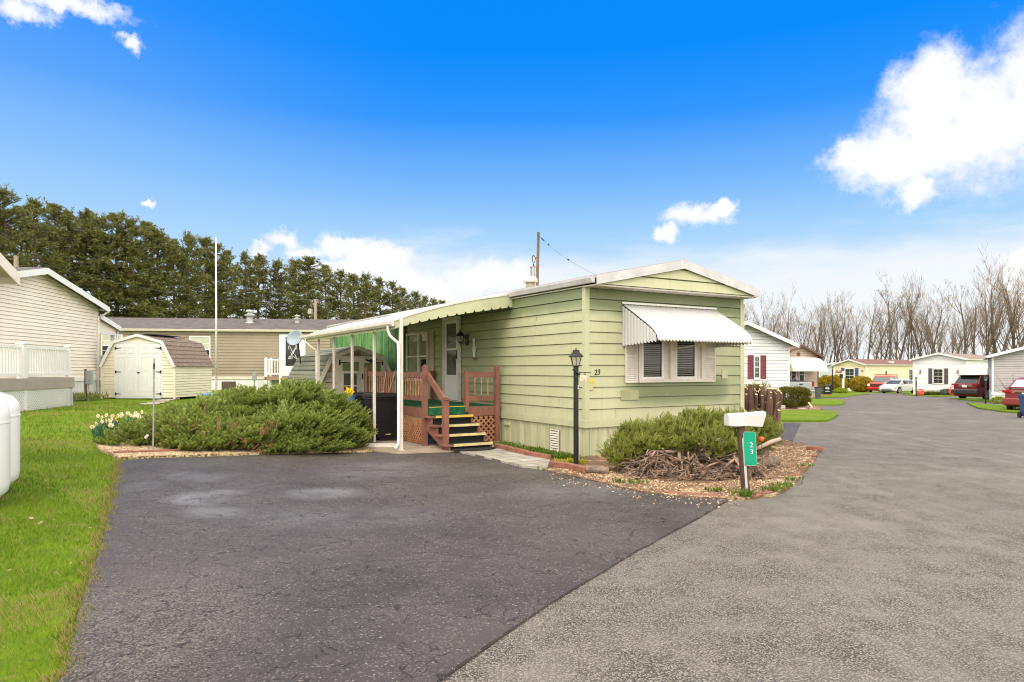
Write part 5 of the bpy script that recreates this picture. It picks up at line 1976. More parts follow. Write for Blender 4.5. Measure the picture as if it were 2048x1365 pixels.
def step_deck():
    Mx = Matrix.Translation((-22.0, 37.5, tw)) @ Matrix.Rotation(R(-82.5), 4, 'Z')
    t = thing('white_step_landing', 'small white railed landing at the taupe home door', 'landing', (-22.0, 37.5, tw), R(-82.5))
    x0, x1, y0, y1 = 4.24, 5.5, 9.3, 11.2
    mb = MB()
    mb.box(x0, x1, y0, y1, 0.55, 0.72)
    mb.build('landing_floor', mat('landing boards', (0.36, 0.24, 0.16), 0.7, 0.15), t)
    for (x, y) in ((x1 - 0.06, y0 + 0.06), (x1 - 0.06, y1 - 0.06), (x0 + 0.08, y0 + 0.06), (x1 - 0.06, y0 + 0.75)):
        mb = MB()
        mb.box(x - 0.06, x + 0.06, y - 0.06, y + 0.06, -0.05, 1.65)
        mb.build('post', M_WHITE2, t)
    mb = MB()
    for z in (1.55, 0.86):
        mb.bar((x1 - 0.06, y0 + 0.12, z), (x1 - 0.06, y0 + 0.69, z), 0.05, 0.07)
        mb.bar((x0 + 0.14, y0 + 0.06, z), (x1 - 0.12, y0 + 0.06, z), 0.05, 0.07)
    for k in range(4):
        y = y0 + 0.2 + k * 0.13
        mb.box(x1 - 0.08, x1 - 0.04, y, y + 0.04, 0.9, 1.51)
    for k in range(8):
        x = x0 + 0.2 + k * 0.13
        mb.box(x, x + 0.04, y0 + 0.04, y0 + 0.08, 0.9, 1.51)
    mb.build('railing', M_WHITE2, t)
    p = XY(509, 32.6)
    t = thing('utility_pedestal', 'small grey utility box on a stub pole before the taupe skirt', 'utility box', p, R(8))
    mb = MB()
    mb.tube([(0, 0, 0), (0, 0, 0.6)], 0.035, 8)
    mb.build('stub', M_SILL, t)
    mb = MB()
    mb.box(-0.09, 0.09, -0.08, 0.08, 0.55, 0.95)
    mb.build('box', mat('grey metal box', (0.28, 0.30, 0.31), 0.5, 0.1), t, bevel=0.02)
step_deck()

# ------------------------------------------------------------------ gambrel sheds
def gambrel(name, label, loc, rz, W, D, zs, zk, za, kx, mw, mr, mt, course, over=0.06):
    t = thing(name, label, 'shed', loc, rz)
    prof = [(-0.02, zs), (kx, zk), (W / 2, za), (W - kx, zk), (W + 0.02, zs)]
    def ext(z):
        if z <= zs:
            return (0, 1)
        if z < zk:
            x = kx * (z - zs) / (zk - zs)
        else:
            x = kx + (W / 2 - kx) * (z - zk) / (za - zk)
        x = min(x + 0.01, W / 2)
        return (x / W, 1 - x / W)
    mb = MB()
    ztop = za - 0.02
    laps(mb, (0, 0), (W, 0), (0, -1), 0.04, ztop, course, 0.012, ext)
    laps(mb, (W, D), (0, D), (0, 1), 0.04, ztop, course, 0.012, ext)
    laps(mb, (0, D), (0, 0), (-1, 0), 0.04, zs, course, 0.012)
    laps(mb, (W, 0), (W, D), (1, 0), 0.04, zs, course, 0.012)
    mb.build('wall', mw, t)
    for cx, sx in ((0, -1), (W, 1)):
        mb = MB()
        a, b_ = (cx - 0.018, cx + 0.05) if sx < 0 else (cx - 0.05, cx + 0.018)
        mb.box(a, b_, -0.018, 0.05, 0.0, zs - 0.02)
        mb.build('corner_trim', mw if mt is M_WHITE2 else mt, t)
    # shingled roof in courses
    mb = MB()
    th = 0.02
    for side in (0, 1):
        for (xa, zaa), (xb, zbb), n in (((-0.05, zs - 0.05), (kx, zk), 6), ((kx, zk), (W / 2, za), 4)):
            for i in range(n):
                f0, f1 = i / n, (i + 1.12) / n if i < n - 1 else 1.0
                p0 = (xa + (xb - xa) * f0, zaa + (zbb - zaa) * f0)
                p1 = (xa + (xb - xa) * f1, zaa + (zbb - zaa) * f1)
                nx, nz = -(zbb - zaa), (xb - xa)
                l = math.hypot(nx, nz)
                nx, nz = nx / l, nz / l
                pl = [(p0[0] + nx * th * 1.9, p0[1] + nz * th * 1.9), (p1[0] + nx * th, p1[1] + nz * th), (p1[0] + nx * 0.001, p1[1] + nz * 0.001), (p0[0] + nx * 0.001, p0[1] + nz * 0.001)]
                if side:
                    pl = [(W - x, z) for x, z in pl]
                mb.prism(pl, 'y', -over, D + over)
    mb.build('roof', mr, t)
    mb = MB()
    o, wdt = 0.035, 0.085
    outer = [(-0.06, zs - 0.05), (kx - 0.02, zk + 0.012), (W / 2, za + 0.02), (W - kx + 0.02, zk + 0.012), (W + 0.06, zs - 0.05)]
    inner = [(0.05, zs - 0.05), (kx + 0.06, zk - 0.07), (W / 2, za - 0.075), (W - kx - 0.06, zk - 0.07), (W - 0.05, zs - 0.05)]
    for i in range(4):
        mb.prism([outer[i], outer[i + 1], inner[i + 1], inner[i]], 'y', -over - 0.022, -over - 0.001)
    mb.build('barge_board', mt, t)
    return t

def beige_shed():
    p = XY(203, 24.3)
    t = gambrel('beige_shed', 'beige gambrel shed with white double doors standing on the lawn', (p.x, p.y, gz(-13.3, 24.3) + 0.02), R(-2), 2.66, 2.75, 1.18, 2.03, 2.28, 0.42, mat('pale cream shed siding', (0.82, 0.75, 0.58), 0.5, 0.05, 1.5),
                mat('brown shed shingles', (0.225, 0.165, 0.135), 0.9, 0.35, 5, stretch=(1, 3, 5)), M_WHITE2, 0.095)
    M0 = basis((0.54, 0, 0.07), (1, 0, 0), (0, 0, 1))
    w, h = 1.63, 1.90
    mb = MB(M0)
    mb.box(-0.06, 0, -0.03, h + 0.06, 0.004, 0.026)
    mb.box(w, w + 0.06, -0.03, h + 0.06, 0.004, 0.026)
    mb.box(0, w, h, h + 0.06, 0.004, 0.0255)
    mb.box(0, w, -0.06, -0.01, 0.004, 0.026)
    mb.build('door_frame', M_WHITE2, t)
    for i in (0, 1):
        x0 = i * w / 2 + 0.004
        x1 = (i + 1) * w / 2 - 0.004
        mb = MB(M0)
        mb.box(x0, x1, 0, h - 0.01, 0.014, 0.034)
        d = mb.build('door', M_WHITE2, t)
        mb = MB(M0)
        pw = (x1 - x0 - 0.3) / 2
        for j in (0, 1):
            xa = x0 + 0.10 + j * (pw + 0.10)
            for (ya, yb) in ((0.18, 0.72), (0.92, 1.42), (1.54, 1.76)):
                for k, (e, z) in enumerate(((0.0, 0.030), (0.018, 0.038))):
                    pass
                mb.box(xa, xa + pw, ya, ya + 0.012, 0.0341, 0.046)
                mb.box(xa, xa + pw, yb - 0.012, yb, 0.0341, 0.046)
                mb.box(xa, xa + 0.012, ya + 0.012, yb - 0.012, 0.0341, 0.046)
                mb.box(xa + pw - 0.012, xa + pw, ya + 0.012, yb - 0.012, 0.0341, 0.046)
                mb.box(xa + 0.03, xa + pw - 0.03, ya + 0.03, yb - 0.03, 0.0341, 0.038)
        mb.build('raised_panels', M_WHITE2, d)
        for zz in (0.10, 0.88, 1.72):
            mb = MB(M0)
            if i == 0:
                mb.prism([(x0 - 0.03, zz - 0.05), (x0 + 0.02, zz - 0.05), (x0 + 0.02, zz - 0.02), (x0 + 0.19, zz - 0.006), (x0 + 0.19, zz + 0.006), (x0 + 0.02, zz + 0.02), (x0 + 0.02, zz + 0.05), (x0 - 0.03, zz + 0.05)], 'z', 0.0402, 0.046)
            else:
                mb.prism([(x1 + 0.03, zz - 0.05), (x1 - 0.02, zz - 0.05), (x1 - 0.02, zz - 0.02), (x1 - 0.19, zz - 0.006), (x1 - 0.19, zz + 0.006), (x1 - 0.02, zz + 0.02), (x1 - 0.02, zz + 0.05), (x1 + 0.03, zz + 0.05)], 'z', 0.0402, 0.046)
            mb.build('hinge', M_BLACK, d)
    mb = MB(M0)
    mb.box(w / 2 - 0.03, w / 2 + 0.06, 0.85, 0.875, 0.0402, 0.07)
    mb.build('latch', M_BLACK, t)
    mb = MB()
    mb.box(0.9, 1.7, 0.2, 2.2, 2.285, 2.31)
    mb.build('ridge_vent', M_BLACK, t)
    q = Vector((p.x + 2.66, 24.9, 0))
    blk = thing('blue_block', 'small light blue wedge lying against the beige shed side', 'block', (q.x + 0.75, q.y + 0.2, gz(q.x, q.y) + 0.01), R(8))
    mb = MB()
    mb.prism([(-0.25, 0), (0.28, 0), (0.18, 0.20), (-0.22, 0.20)], 'y', -0.14, 0.14)
    mb.build('wedge', mat('pale blue plastic', (0.22, 0.42, 0.72), 0.5, 0.05), blk, bevel=0.01)
    p2 = XY(197, 24.6)
    gb = thing('green_planter', 'small green tub beside the beige shed and the cream home', 'planter', p2, 0)
    mb = MB()
    mb.lathe([(0.12, 0.0), (0.17, 0.16), (0.16, 0.16), (0.10, 0.13)], 14)
    mb.build('tub', mat('jade plastic', (0.10, 0.45, 0.30), 0.5, 0.1), gb)
    # stepping stones
    for k, (px, py) in enumerate(((300, 810), (312, 807), (322, 804.5), (331, 802), (341, 800))):
        g_ = G(px, py)
        mb = MB()
        mb.box(-0.26, 0.26, -0.17, 0.17, 0, 0.03)
        o = mb.build('stepping_stone', kerb, None, bevel=0.01)
        tag(o, 'pale flat stepping stone set in the grass before the beige shed', 'stepping stone', 'stepping stones by the beige shed')
        place(o, (g_.x, g_.y, g_.z + 0.012), R(20 + 7 * k))
beige_shed()

def grey_shed():
    M_GW = mat('weathered grey-beige siding', (0.46, 0.40, 0.34), 0.6, 0.12, 3, dirt=(0.28, 0.24, 0.19), dirt_amt=0.4)
    M_GR, nt, b = new_mat('grey-green shingle tabs')
    co = objco(nt)
    mp = nt.nodes.new('ShaderNodeMapping')
    mp.inputs['Rotation'].default_value = (R(90), 0, R(90))
    nt.links.new(co, mp.inputs[0])
    bk = nt.nodes.new('ShaderNodeTexBrick')
    nt.links.new(mp.outputs[0], bk.inputs['Vector'])
    bk.inputs['Scale'].default_value = 1.0
    bk.inputs['Brick Width'].default_value = 0.31
    bk.inputs['Row Height'].default_value = 0.125
    bk.inputs['Mortar Size'].default_value = 0.004
    bk.inputs['Color1'].default_value = (0.115, 0.120, 0.085, 1)
    bk.inputs['Color2'].default_value = (0.235, 0.235, 0.175, 1)
    bk.inputs['Mortar'].default_value = (0.04, 0.045, 0.04, 1)
    n = noise(nt, co, 3.0, 6, 0.7)
    nt.links.new(mixc(nt, mth(nt, 'MULTIPLY', smooth(nt, n, 0.5, 0.75), 0.5), bk.outputs[0], (0.25, 0.26, 0.22)), b.inputs['Base Color'])
    b.inputs['Roughness'].default_value = 0.9
    M_SAGE = mat('sage door paint', (0.185, 0.235, 0.125), 0.6, 0.08, 3)
    zb = 0.14
    t = gambrel('grey_barn_shed', 'grey barn shed with sage green doors and mossy shingles behind the juniper', (-5.29, 18.60, zb), TH, 2.2, 3.5, 1.06, 1.80, 2.08, 0.34, M_GW, M_GR, M_OFFW, 0.15)
    M0 = basis((0.62, 0, 0.12), (1, 0, 0), (0, 0, 1))
    w, h = 1.16, 1.56
    mb = MB(M0)
    mb.box(-0.13, 0, -0.05, h + 0.13, 0.004, 0.03)
    mb.box(w, w + 0.13, -0.05, h + 0.13, 0.004, 0.03)
    mb.box(0, w, h, h + 0.13, 0.004, 0.0295)
    mb.build('door_frame', M_OFFW, t)
    for i in (0, 1):
        x0, x1 = i * w / 2 + 0.003, (i + 1) * w / 2 - 0.003
        mb = MB(M0)
        mb.box(x0, x1, 0, h - 0.005, 0.012, 0.03)
        d = mb.build('door', M_OFFW if i == 0 else M_SAGE, t)
        if i == 0:
            mb = MB(M0)
            mb.box(x0 + 0.05, x1 - 0.06, 1.28, h - 0.03, 0.0301, 0.036)
            mb.build('door_panel', M_SAGE, d)
            f = window(d, M0 @ Matrix.Translation((x0 + 0.04, 0.48, 0.029)), x1 - x0 - 0.12, 0.77, M_OFFW, mp=glass('grimy glass', (0.10, 0.085, 0.075), 0.25), fr=0.04, proud=0.03)
        else:
            mb = MB(M0)
            mb.box(x0 + 0.001, x0 + 0.09, 0.0, h - 0.006, 0.0301, 0.042)
            mb.box(x0 + 0.09, x1 - 0.001, h - 0.055, h - 0.006, 0.0301, 0.0415)
            mb.build('door_stile', M_OFFW, d)
            mb = MB(M0)
            mb.box(x0 + 0.02, x0 + 0.05, 1.05, 1.20, 0.0422, 0.06)
            mb.box(x0 + 0.0, x0 + 0.07, 0.40, 0.43, 0.0422, 0.07)
            mb.build('latch', M_BLACK, d)
    for x, s in ((0.0, 1), (w, -1)):
        mb = MB(M0)
        mb.box(x - 0.05 if s > 0 else x + 0.03, x + 0.0 if s > 0 else x + 0.07, h - 0.12, h + 0.03, 0.031, 0.04)
        mb.box(min(x, x + s * 0.16), max(x, x + s * 0.16), h - 0.06, h - 0.035, 0.0425, 0.048)
        mb.build('hinge', M_BLACK, t)
    mb = MB(basis((1.10, 0, 1.83), (1, 0, 0), (0, 0, 1)))
    mb.box(-0.09, 0.09, 0, 0.09, 0.012, 0.03)
    mb.build('gable_vent', mat('brown vent', (0.20, 0.14, 0.10), 0.7, 0.2), t)
    Ms = Matrix.Translation((-5.29, 18.60, zb)) @ Matrix.Rotation(TH, 4, 'Z')
    e = thing('eagle_plaque', 'black spread-winged bird plaque above the sage shed door', 'wall plaque', Ms @ Vector((1.49, -0.05, 1.66)), TH)
    mb = MB(basis((0, 0, 0), (1, 0, 0), (0, 0, 1)))
    mb.prism([(0, -0.06), (0.03, -0.01), (0.08, 0.0), (0.15, 0.03), (0.18, 0.09), (0.12, 0.065), (0.06, 0.055), (0.025, 0.06), (0.0, 0.085), (-0.025, 0.06), (-0.06, 0.055), (-0.12, 0.065), (-0.18, 0.09), (-0.15, 0.03), (-0.08, 0.0), (-0.03, -0.01)], 'z', 0.0, 0.015)
    mb.build('bird', M_BLACK, e)
    e = thing('round_plaque', 'round orange-brown disc plaque on the grey barn shed gable wall', 'wall plaque', Ms @ Vector((0.335, -0.02, 1.50)), TH)
    mb = MB(basis((0, 0, 0), (1, 0, 0), (0, 0, 1)))
    mb.lathe([(0.10, 0.0), (0.11, 0.01), (0.10, 0.02), (0.06, 0.028), (0.055, 0.02), (0.01, 0.03)], 18)
    mb.build('disc', mat('copper-brown disc', (0.36, 0.19, 0.06), 0.5, 0.2), e)
grey_shed()

# ------------------------------------------------------------------ homes down the road on the right
wz = gz(11, 32.5)
wh = make_home('maroon_shutter_home', 'white home with maroon shutters just beyond the green home', (7.80, 30.40, wz), TH, 7.0, 14, 0.62, 3.0, 4.12, 0.275, 0.165,
               M_WSID, M_SKW, M_SHINGG, M_WHITE, ohf=0.35, ohs=0.28, fh=0.2)
xw = 7.0 - 2.62
window(wh, wall('front', xw + 0.0, 1.36), 0.44, 1.14, grid=(2, 4), fr=0.07)
shutter(wh, wall('front', xw - 0.43, 1.36), 0.40, 1.14, M_MAROON, 26)
shutter(wh, wall('front', xw + 0.47, 1.36), 0.40, 1.14, M_MAROON, 26)

tz = gz(21, 50)
tan = make_home('tan_awning_home', 'tan home with brown roof and big cream awning past the white home', (18.95, 48.7, tz), TH, 4.6, 14, 0.6, 2.9, 3.95, 0.34, 0.15,
                M_TANSID, M_TANSID, M_SHINGB, M_BROWN, ohf=0.35, ohs=0.25, fh=0.16)
mb = MB(wall('front', 2.15, 3.1))
mb.box(0, 0.32, 0, 0.25, 0.004, 0.03)
mb.build('gable_vent', M_BROWN, tan)
for x in (0.55, 1.45, 2.35):
    window(tan, wall('front', x, 1.15), 0.62, 1.15, mf=M_WHITE2)
def curved_awning():
    mb = MB()
    n, k = 60, 10
    vs, fs = [], []
    x0, x1, R_ = 0.15, 4.05, 1.15
    for i in range(n + 1):
        x = x0 + (x1 - x0) * i / n
        o = 0.012 * (i % 2)
        for j in range(k + 1):
            a = R(90) * j / k
            vs.append((x, -(R_ + o) * math.sin(a) - 0.02, 1.98 + 1.02 * math.cos(a)))
    for i in range(n):
        for j in range(k):
            fs.append((i * (k + 1) + j, (i + 1) * (k + 1) + j, (i + 1) * (k + 1) + j + 1, i * (k + 1) + j + 1))
    mb.add(vs, fs)
    r = mb.build('front_awning', mat('cream awning', (0.78, 0.74, 0.64), 0.4, 0.04), tan, smooth=True)
    for xs in (x0, x1):
        for q in range(12):
            mb = MB() if q == 0 else mb
            d0, d1 = R_ * q / 12, R_ * (q + 1) / 12 - 0.035
            h0 = 1.98 + 1.02 * math.sqrt(max(0, 1 - (d0 / R_) ** 2))
            h1 = 1.98 + 1.02 * math.sqrt(max(0, 1 - (d1 / R_) ** 2))
            mb.add([(xs, -d0 - 0.02, 1.98), (xs, -d1 - 0.02, 1.98), (xs, -d1 - 0.02, h1 - 0.02), (xs, -d0 - 0.02, h0 - 0.02)], [(0, 1, 2, 3)])
        mb.build('awning_wing', mat('cream awning stripe', (0.72, 0.63, 0.50), 0.5, 0.05), r)
curved_awning()
# smooth tan side panel at the right of the front wall
mb = MB(wall('front', 2.9, 0.62))
mb.box(0, 0.72, 0, 2.2, 0.013, 0.02)
mb.build('front_panel', M_TANSID, tan)

gb_ = XY(1638, 97)
blueh = make_home('grey_roof_home', 'pale blue-grey home with grey roof far behind the yellow bushes', (gb_.x, gb_.y, gz(gb_.x, gb_.y)), R(-40), 4.0, 9, 0.6, 3.0, 3.9, 0.3, 0.16,
                  mat('pale blue siding', (0.58, 0.61, 0.66), 0.5, 0.04), M_SKW, M_SHINGG, M_WHITE2)
window(blueh, wall('front', 1.9, 1.2), 0.7, 1.5)
shutter(blueh, wall('front', 2.65, 1.2), 0.4, 1.5, mat('grey shutter', (0.28, 0.28, 0.29), 0.5, 0.1), 14)
window(blueh, wall('right', 1.6, 1.2, W=4.0), 0.9, 1.3)

p = XY(1668, 86)
yel = make_home('yellow_home', 'pale yellow home with blue shutters and brown roof behind the red truck', (p.x, p.y, gz(p.x + 4, p.y)), R(-56), 4.1, 14.5, 0.65, 3.15, 4.0, 0.30, 0.16,
                M_CREAM2, M_SKW, M_SHINGB, M_WHITE2, fh=0.16)
window(yel, wall('front', 1.40, 1.10), 1.25, 1.75, grid=(2, 4), fr=0.09)
shutter(yel, wall('front', 0.92, 1.05), 0.44, 1.85, M_BLUE, 14)
shutter(yel, wall('front', 2.70, 1.05), 0.44, 1.85, M_BLUE, 14)
window(yel, wall('right', 4.3, 1.30, W=4.1), 0.5, 1.3, grid=(1, 2))
window(yel, wall('right', 10.2, 1.25, W=4.1), 1.0, 1.5, grid=(2, 4))
for x in (0.35, 3.55):
    mb = MB(wall('front', x, 2.45))
    mb.box(0, 0.16, 0, 0.14, 0.01, 0.12)
    mb.build('porch_light', M_BROWN, yel)
mb = MB()
mb.box(3.2, 3.6, 6.9, 7.5, 3.55, 3.75)
mb.build('roof_hatch', M_WHITE2, yel)

p = XY(1826, 60.5)
whs = make_home('grey_shutter_home', 'bright white home with dark grey shutters behind the small white car', (p.x, p.y, gz(p.x + 3, p.y)), R(-46), 4.0, 13.5, 0.62, 2.95, 3.75, 0.25, 0.11,
                mat('bright white siding', (0.80, 0.80, 0.81), 0.4, 0.02), M_SKW, M_SHINGT, M_WHITE2, fh=0.15)
window(whs, wall('front', 1.55, 1.05), 0.78, 1.30, grid=(2, 4), mf=M_OFFW)
shutter(whs, wall('front', 1.20, 1.02), 0.29, 1.36, M_CHAR, 20)
shutter(whs, wall('front', 2.40, 1.02), 0.29, 1.36, M_CHAR, 20)
window(whs, wall('right', 7.4, 1.15, W=4.0), 0.95, 1.25, grid=(2, 4), mf=M_OFFW)
for x in (0.52, 3.35):
    mb = MB(wall('front', x, 2.15))
    mb.box(0, 0.14, 0, 0.06, 0.01, 0.14)
    mb.tube([(0.07, -0.06, 0.10), (0.07, -0.12, 0.10), (0.07, -0.2, 0.1)], 0.05, 6)
    mb.build('porch_light', M_BROWN, whs)

p = XY(1984, 39.0)
gry = make_home('grey_home', 'grey sided home with white skirt at the right-hand edge behind the maroon sedan', (p.x, p.y, gz(p.x, p.y)), R(-34), 8.0, 12, 0.62, 2.75, 3.95, 0.285, 0.135,
                M_GSID, M_SKW, M_SHINGG, M_WHITE2, ohf=0.3, ohs=0.22, fh=0.17)
window(gry, wall('front', 4.2, 1.2), 1.2, 1.3, grid=(2, 4))

# ------------------------------------------------------------------ poles and wires
M_POLE = mat('old pole timber', (0.20, 0.125, 0.085), 0.9, 0.35, 3, stretch=(6, 6, 0.4))
M_POLE2 = mat('pale pole timber', (0.36, 0.28, 0.22), 0.9, 0.25, 3, stretch=(6, 6, 0.4))
M_TRANS = mat('transformer grey', (0.50, 0.50, 0.50), 0.45, 0.08, 4)
def pole(label, px, py, Y, r, m, trans=None, lean=0.0, insul=False):
    p = XY(px, Y)
    top = CAMZ + (HY - py) / FPX * Y - p.z
    t = thing('utility_pole', label, 'utility pole', p, 0, None)
    mb = MB()
    mb.tube([(-lean, 0, -0.3), (0, 0, top)], [r * 1.35, r], 12)
    mb.build('pole', m, t)
    if trans:
        (dx, dz, rad, h) = trans
        mb = MB()
        z = top - dz
        mb.lathe([(rad * 0.96, 0), (rad, 0.05), (rad * 0.97, h * 0.9), (rad * 0.93, h * 0.92)], 16, (dx, -0.02, z - h))
        tr = mb.build('transformer', M_TRANS, t)
        mb = MB()
        mb.lathe([(rad * 1.02, h * 0.92), (rad * 1.02, h * 0.955), (rad * 0.6, h)], 16, (dx, -0.02, z - h))
        mb.build('transformer_lid', mat('rusted lid', (0.40, 0.22, 0.10), 0.7, 0.2), tr)
        mb = MB()
        for a in (-0.7, 0.1, 0.9):
            mb.tube([(dx + rad * math.sin(a) * 1.01, -0.02 - rad * math.cos(a) * 1.01, z - 0.05), (dx + rad * math.sin(a) * 1.01 + 0.02, -0.02 - rad * math.cos(a) * 1.01, z - h)], 0.012, 5)
        mb.tube([(dx, -0.02, z), (dx, -0.02, z + 0.14)], [0.05, 0.03], 8)
        mb.build('transformer_leads', M_BLACK, tr)
        if insul:
            mb = MB()
            mb.tube([(-0.02, 0, top - 1.65), (-0.12, -0.05, top - 1.63), (-0.2, -0.05, top - 1.7)], 0.018, 6)
            mb.tube([(-0.34, -0.05, top - 1.50), (-0.42, -0.05, top - 1.62), (-0.36, -0.05, top - 1.95), (-0.26, -0.05, top - 1.95), (-0.2, -0.05, top - 1.66), (-0.34, -0.05, top - 1.5)], 0.03, 6)
            mb.tube([(-0.31, -0.05, top - 1.95), (dx, -0.02, z + 0.14)], 0.008, 5)
            mb.build('cut_out_switch', M_BLACK, t)
            mb = MB()
            mb.tube([(-0.31, -0.05, top - 1.6), (-0.31, -0.05, top - 1.92)], 0.07, 8)
            mb.build('switch_body', M_OFFW, t)
    return t, Vector((p.x, p.y, p.z + top))
_, pt1 = pole('brown utility pole with grey transformer rising behind the green home roof', 1077, 465, 44, 0.085, M_POLE, (-0.32, 2.2, 0.235, 0.95), lean=0.25, insul=True)
_, pt2 = pole('pale short utility pole behind the cream home roof', 32.5, 512, 40, 0.115, M_POLE2)
_, pt3 = pole('pale utility pole with white transformer above the taupe home roof', 631, 599, 47, 0.10, M_POLE2, (-0.36, 0.65, 0.17, 0.36))
def wire(label, pts, r=0.012):
    mb = MB()
    for a, b_, sag in pts:
        a, b_ = Vector(a), Vector(b_)
        L = [a.lerp(b_, i / 14) - Vector((0, 0, sag * 4 * (i / 14) * (1 - i / 14))) for i in range(15)]
        mb.tube(L, r, 5)
    o = mb.build('overhead_wire', mat('wire', (0.05, 0.055, 0.05), 0.6, 0.1), None)
    tag(o, label, 'wire')
mid = P(432, 588, 43)
wire('thin overhead wire from the pale short pole across the evergreens', [(P(-200, 508, 38), pt2, 0.1), (pt2, pt3, 0.9)], 0.014)
wire('thin wire dropping from the pale transformer pole behind the awning roof', [(pt3, P(760, 655, 40), 0.3)], 0.011)
wire('wire slanting down from the brown pole to the green home ridge', [(pt1 - Vector((0, 0, 0.2)), P(1205, 556, 30), 0.25)], 0.006)
def insulators():
    t = thing('line_insulator', 'dark strain insulators on the wire beside the brown pole top', 'insulator', (0, 0, 0), 0)
    a, b_ = pt1 - Vector((0, 0, 0.2)), P(1205, 556, 30)
    mb = MB()
    for f0, f1, r in ((0.02, 0.08, 0.012), (0.07, 0.10, 0.04), (0.10, 0.125, 0.03), (0.205, 0.22, 0.04), (0.555, 0.567, 0.04)):
        sg = lambda f: Vector((0, 0, 0.25 * 4 * f * (1 - f)))
        mb.tube([a.lerp(b_, f0) - sg(f0), a.lerp(b_, f1) - sg(f1)], r, 8)
    mb.build('insulator_bodies', M_BLACK, t)
insulators()

# ------------------------------------------------------------------ foliage templates
def leafquads(items):
    """items: (base point, direction, side, length, width) -> verts, faces, tip weight"""
    v, f, t = [], [], []
    for b_, d, s, l, w in items:
        b_, d, s = np.array(b_, float), np.array(d, float), np.array(s, float)
        d /= np.linalg.norm(d)
        s /= np.linalg.norm(s)
        k = len(v)
        v += [b_ - s * w * 0.25, b_ + d * l * 0.55 - s * w * 0.5, b_ + d * l, b_ + d * l * 0.55 + s * w * 0.5]
        t += [0.0, 0.35, 1.0, 0.35]
        f.append([k, k + 1, k + 2, k + 3])
    return np.array(v), np.array(f), np.array(t)

def spray_template(seed, pairs=12, up=0.25):
    r = random.Random(seed)
    it = []
    for k in range(pairs):
        x = 0.08 + 0.86 * k / pairs
        z = up * x * x
        ln = 0.36 * (1 - 0.55 * x)
        for s in (-1, 1):
            d = (0.70 + r.uniform(-0.1, 0.2), s * 0.85, 0.22 + r.uniform(-0.25, 0.4))
            it.append(((x, 0, z), d, (0.2, -s * 0.3, r.uniform(0.3, 1)), ln, 0.105))
    it.append(((0.9, 0, up * 0.8), (1, 0, 0.5), (0, 1, 0), 0.2, 0.06))
    for k in range(3):
        it.append(((0.3 * k, 0, up * (0.3 * k) ** 2), (1, 0, 0.15), (0, 1, 0.2), 0.4, 0.05))
    return leafquads(it)

def tuft_template(seed, n=11, flat=0.6):
    r = random.Random(seed)
    it = []
    for k in range(n):
        a = r.uniform(0, 2 * math.pi)
        d = (math.cos(a) * 0.8 + 0.55, math.sin(a), r.uniform(-0.5, 0.6) * flat + 0.1)
        it.append(((r.uniform(-0.2, 0.3), r.uniform(-0.25, 0.25), r.uniform(-0.2, 0.2)), d, (r.uniform(-1, 1), r.uniform(-1, 1), r.uniform(-1, 1)), r.uniform(0.5, 0.9), r.uniform(0.16, 0.28)))
    return leafquads(it)

def cluster_template(seed, n=7, w=0.5):
    r = random.Random(seed)
    it = []
    for k in range(n):
        d = (r.uniform(-0.4, 1), r.uniform(-1, 1), r.uniform(-0.6, 1))
        it.append(((r.uniform(-0.4, 0.4), r.uniform(-0.5, 0.5), r.uniform(-0.4, 0.4)), d, (r.uniform(-1, 1), r.uniform(-1, 1), r.uniform(-1, 1)), r.uniform(0.5, 0.9), w))
    return leafquads(it)

M_JUN = foliage('juniper needles', (0.045, 0.088, 0.022), (0.225, 0.295, 0.055), tip=(0.36, 0.42, 0.10))
M_JUN2 = foliage('olive juniper needles', (0.075, 0.115, 0.020), (0.245, 0.280, 0.045), tip=(0.35, 0.37, 0.08))
M_TWIG = mat('juniper stems', (0.16, 0.105, 0.075), 0.9, 0.35, 9)

def lump_points(lumps, dens, rmin=0.78, rmax=1.05, zmin=0.03, lowcut=-0.05):
    pos, out = [], []
    for (cx, cy, cz, rx, ry, h) in lumps:
        n = int(dens * 2.2 * math.pi * ((rx + ry) / 2) * (h + (rx + ry) / 4))
        d = norm(rng.normal(size=(n * 2, 3)))
        d = d[d[:, 2] > lowcut][:n]
        k = rng.uniform(rmin, rmax, size=(len(d), 1))
        p = np.array([cx, cy, cz]) + d * np.array([rx, ry, h]) * k
        q = norm(d / np.array([rx, ry, h]))
        keep = np.ones(len(p), bool)
        for (ax, ay, az, bx, by, bh) in lumps:
            e = ((p[:, 0] - ax) / bx) ** 2 + ((p[:, 1] - ay) / by) ** 2 + ((p[:, 2] - az) / bh) ** 2
            keep &= ~((e < 0.45))
        keep &= p[:, 2] > cz + zmin
        pos.append(p[keep])
        out.append(q[keep])
    return np.concatenate(pos), np.concatenate(out)

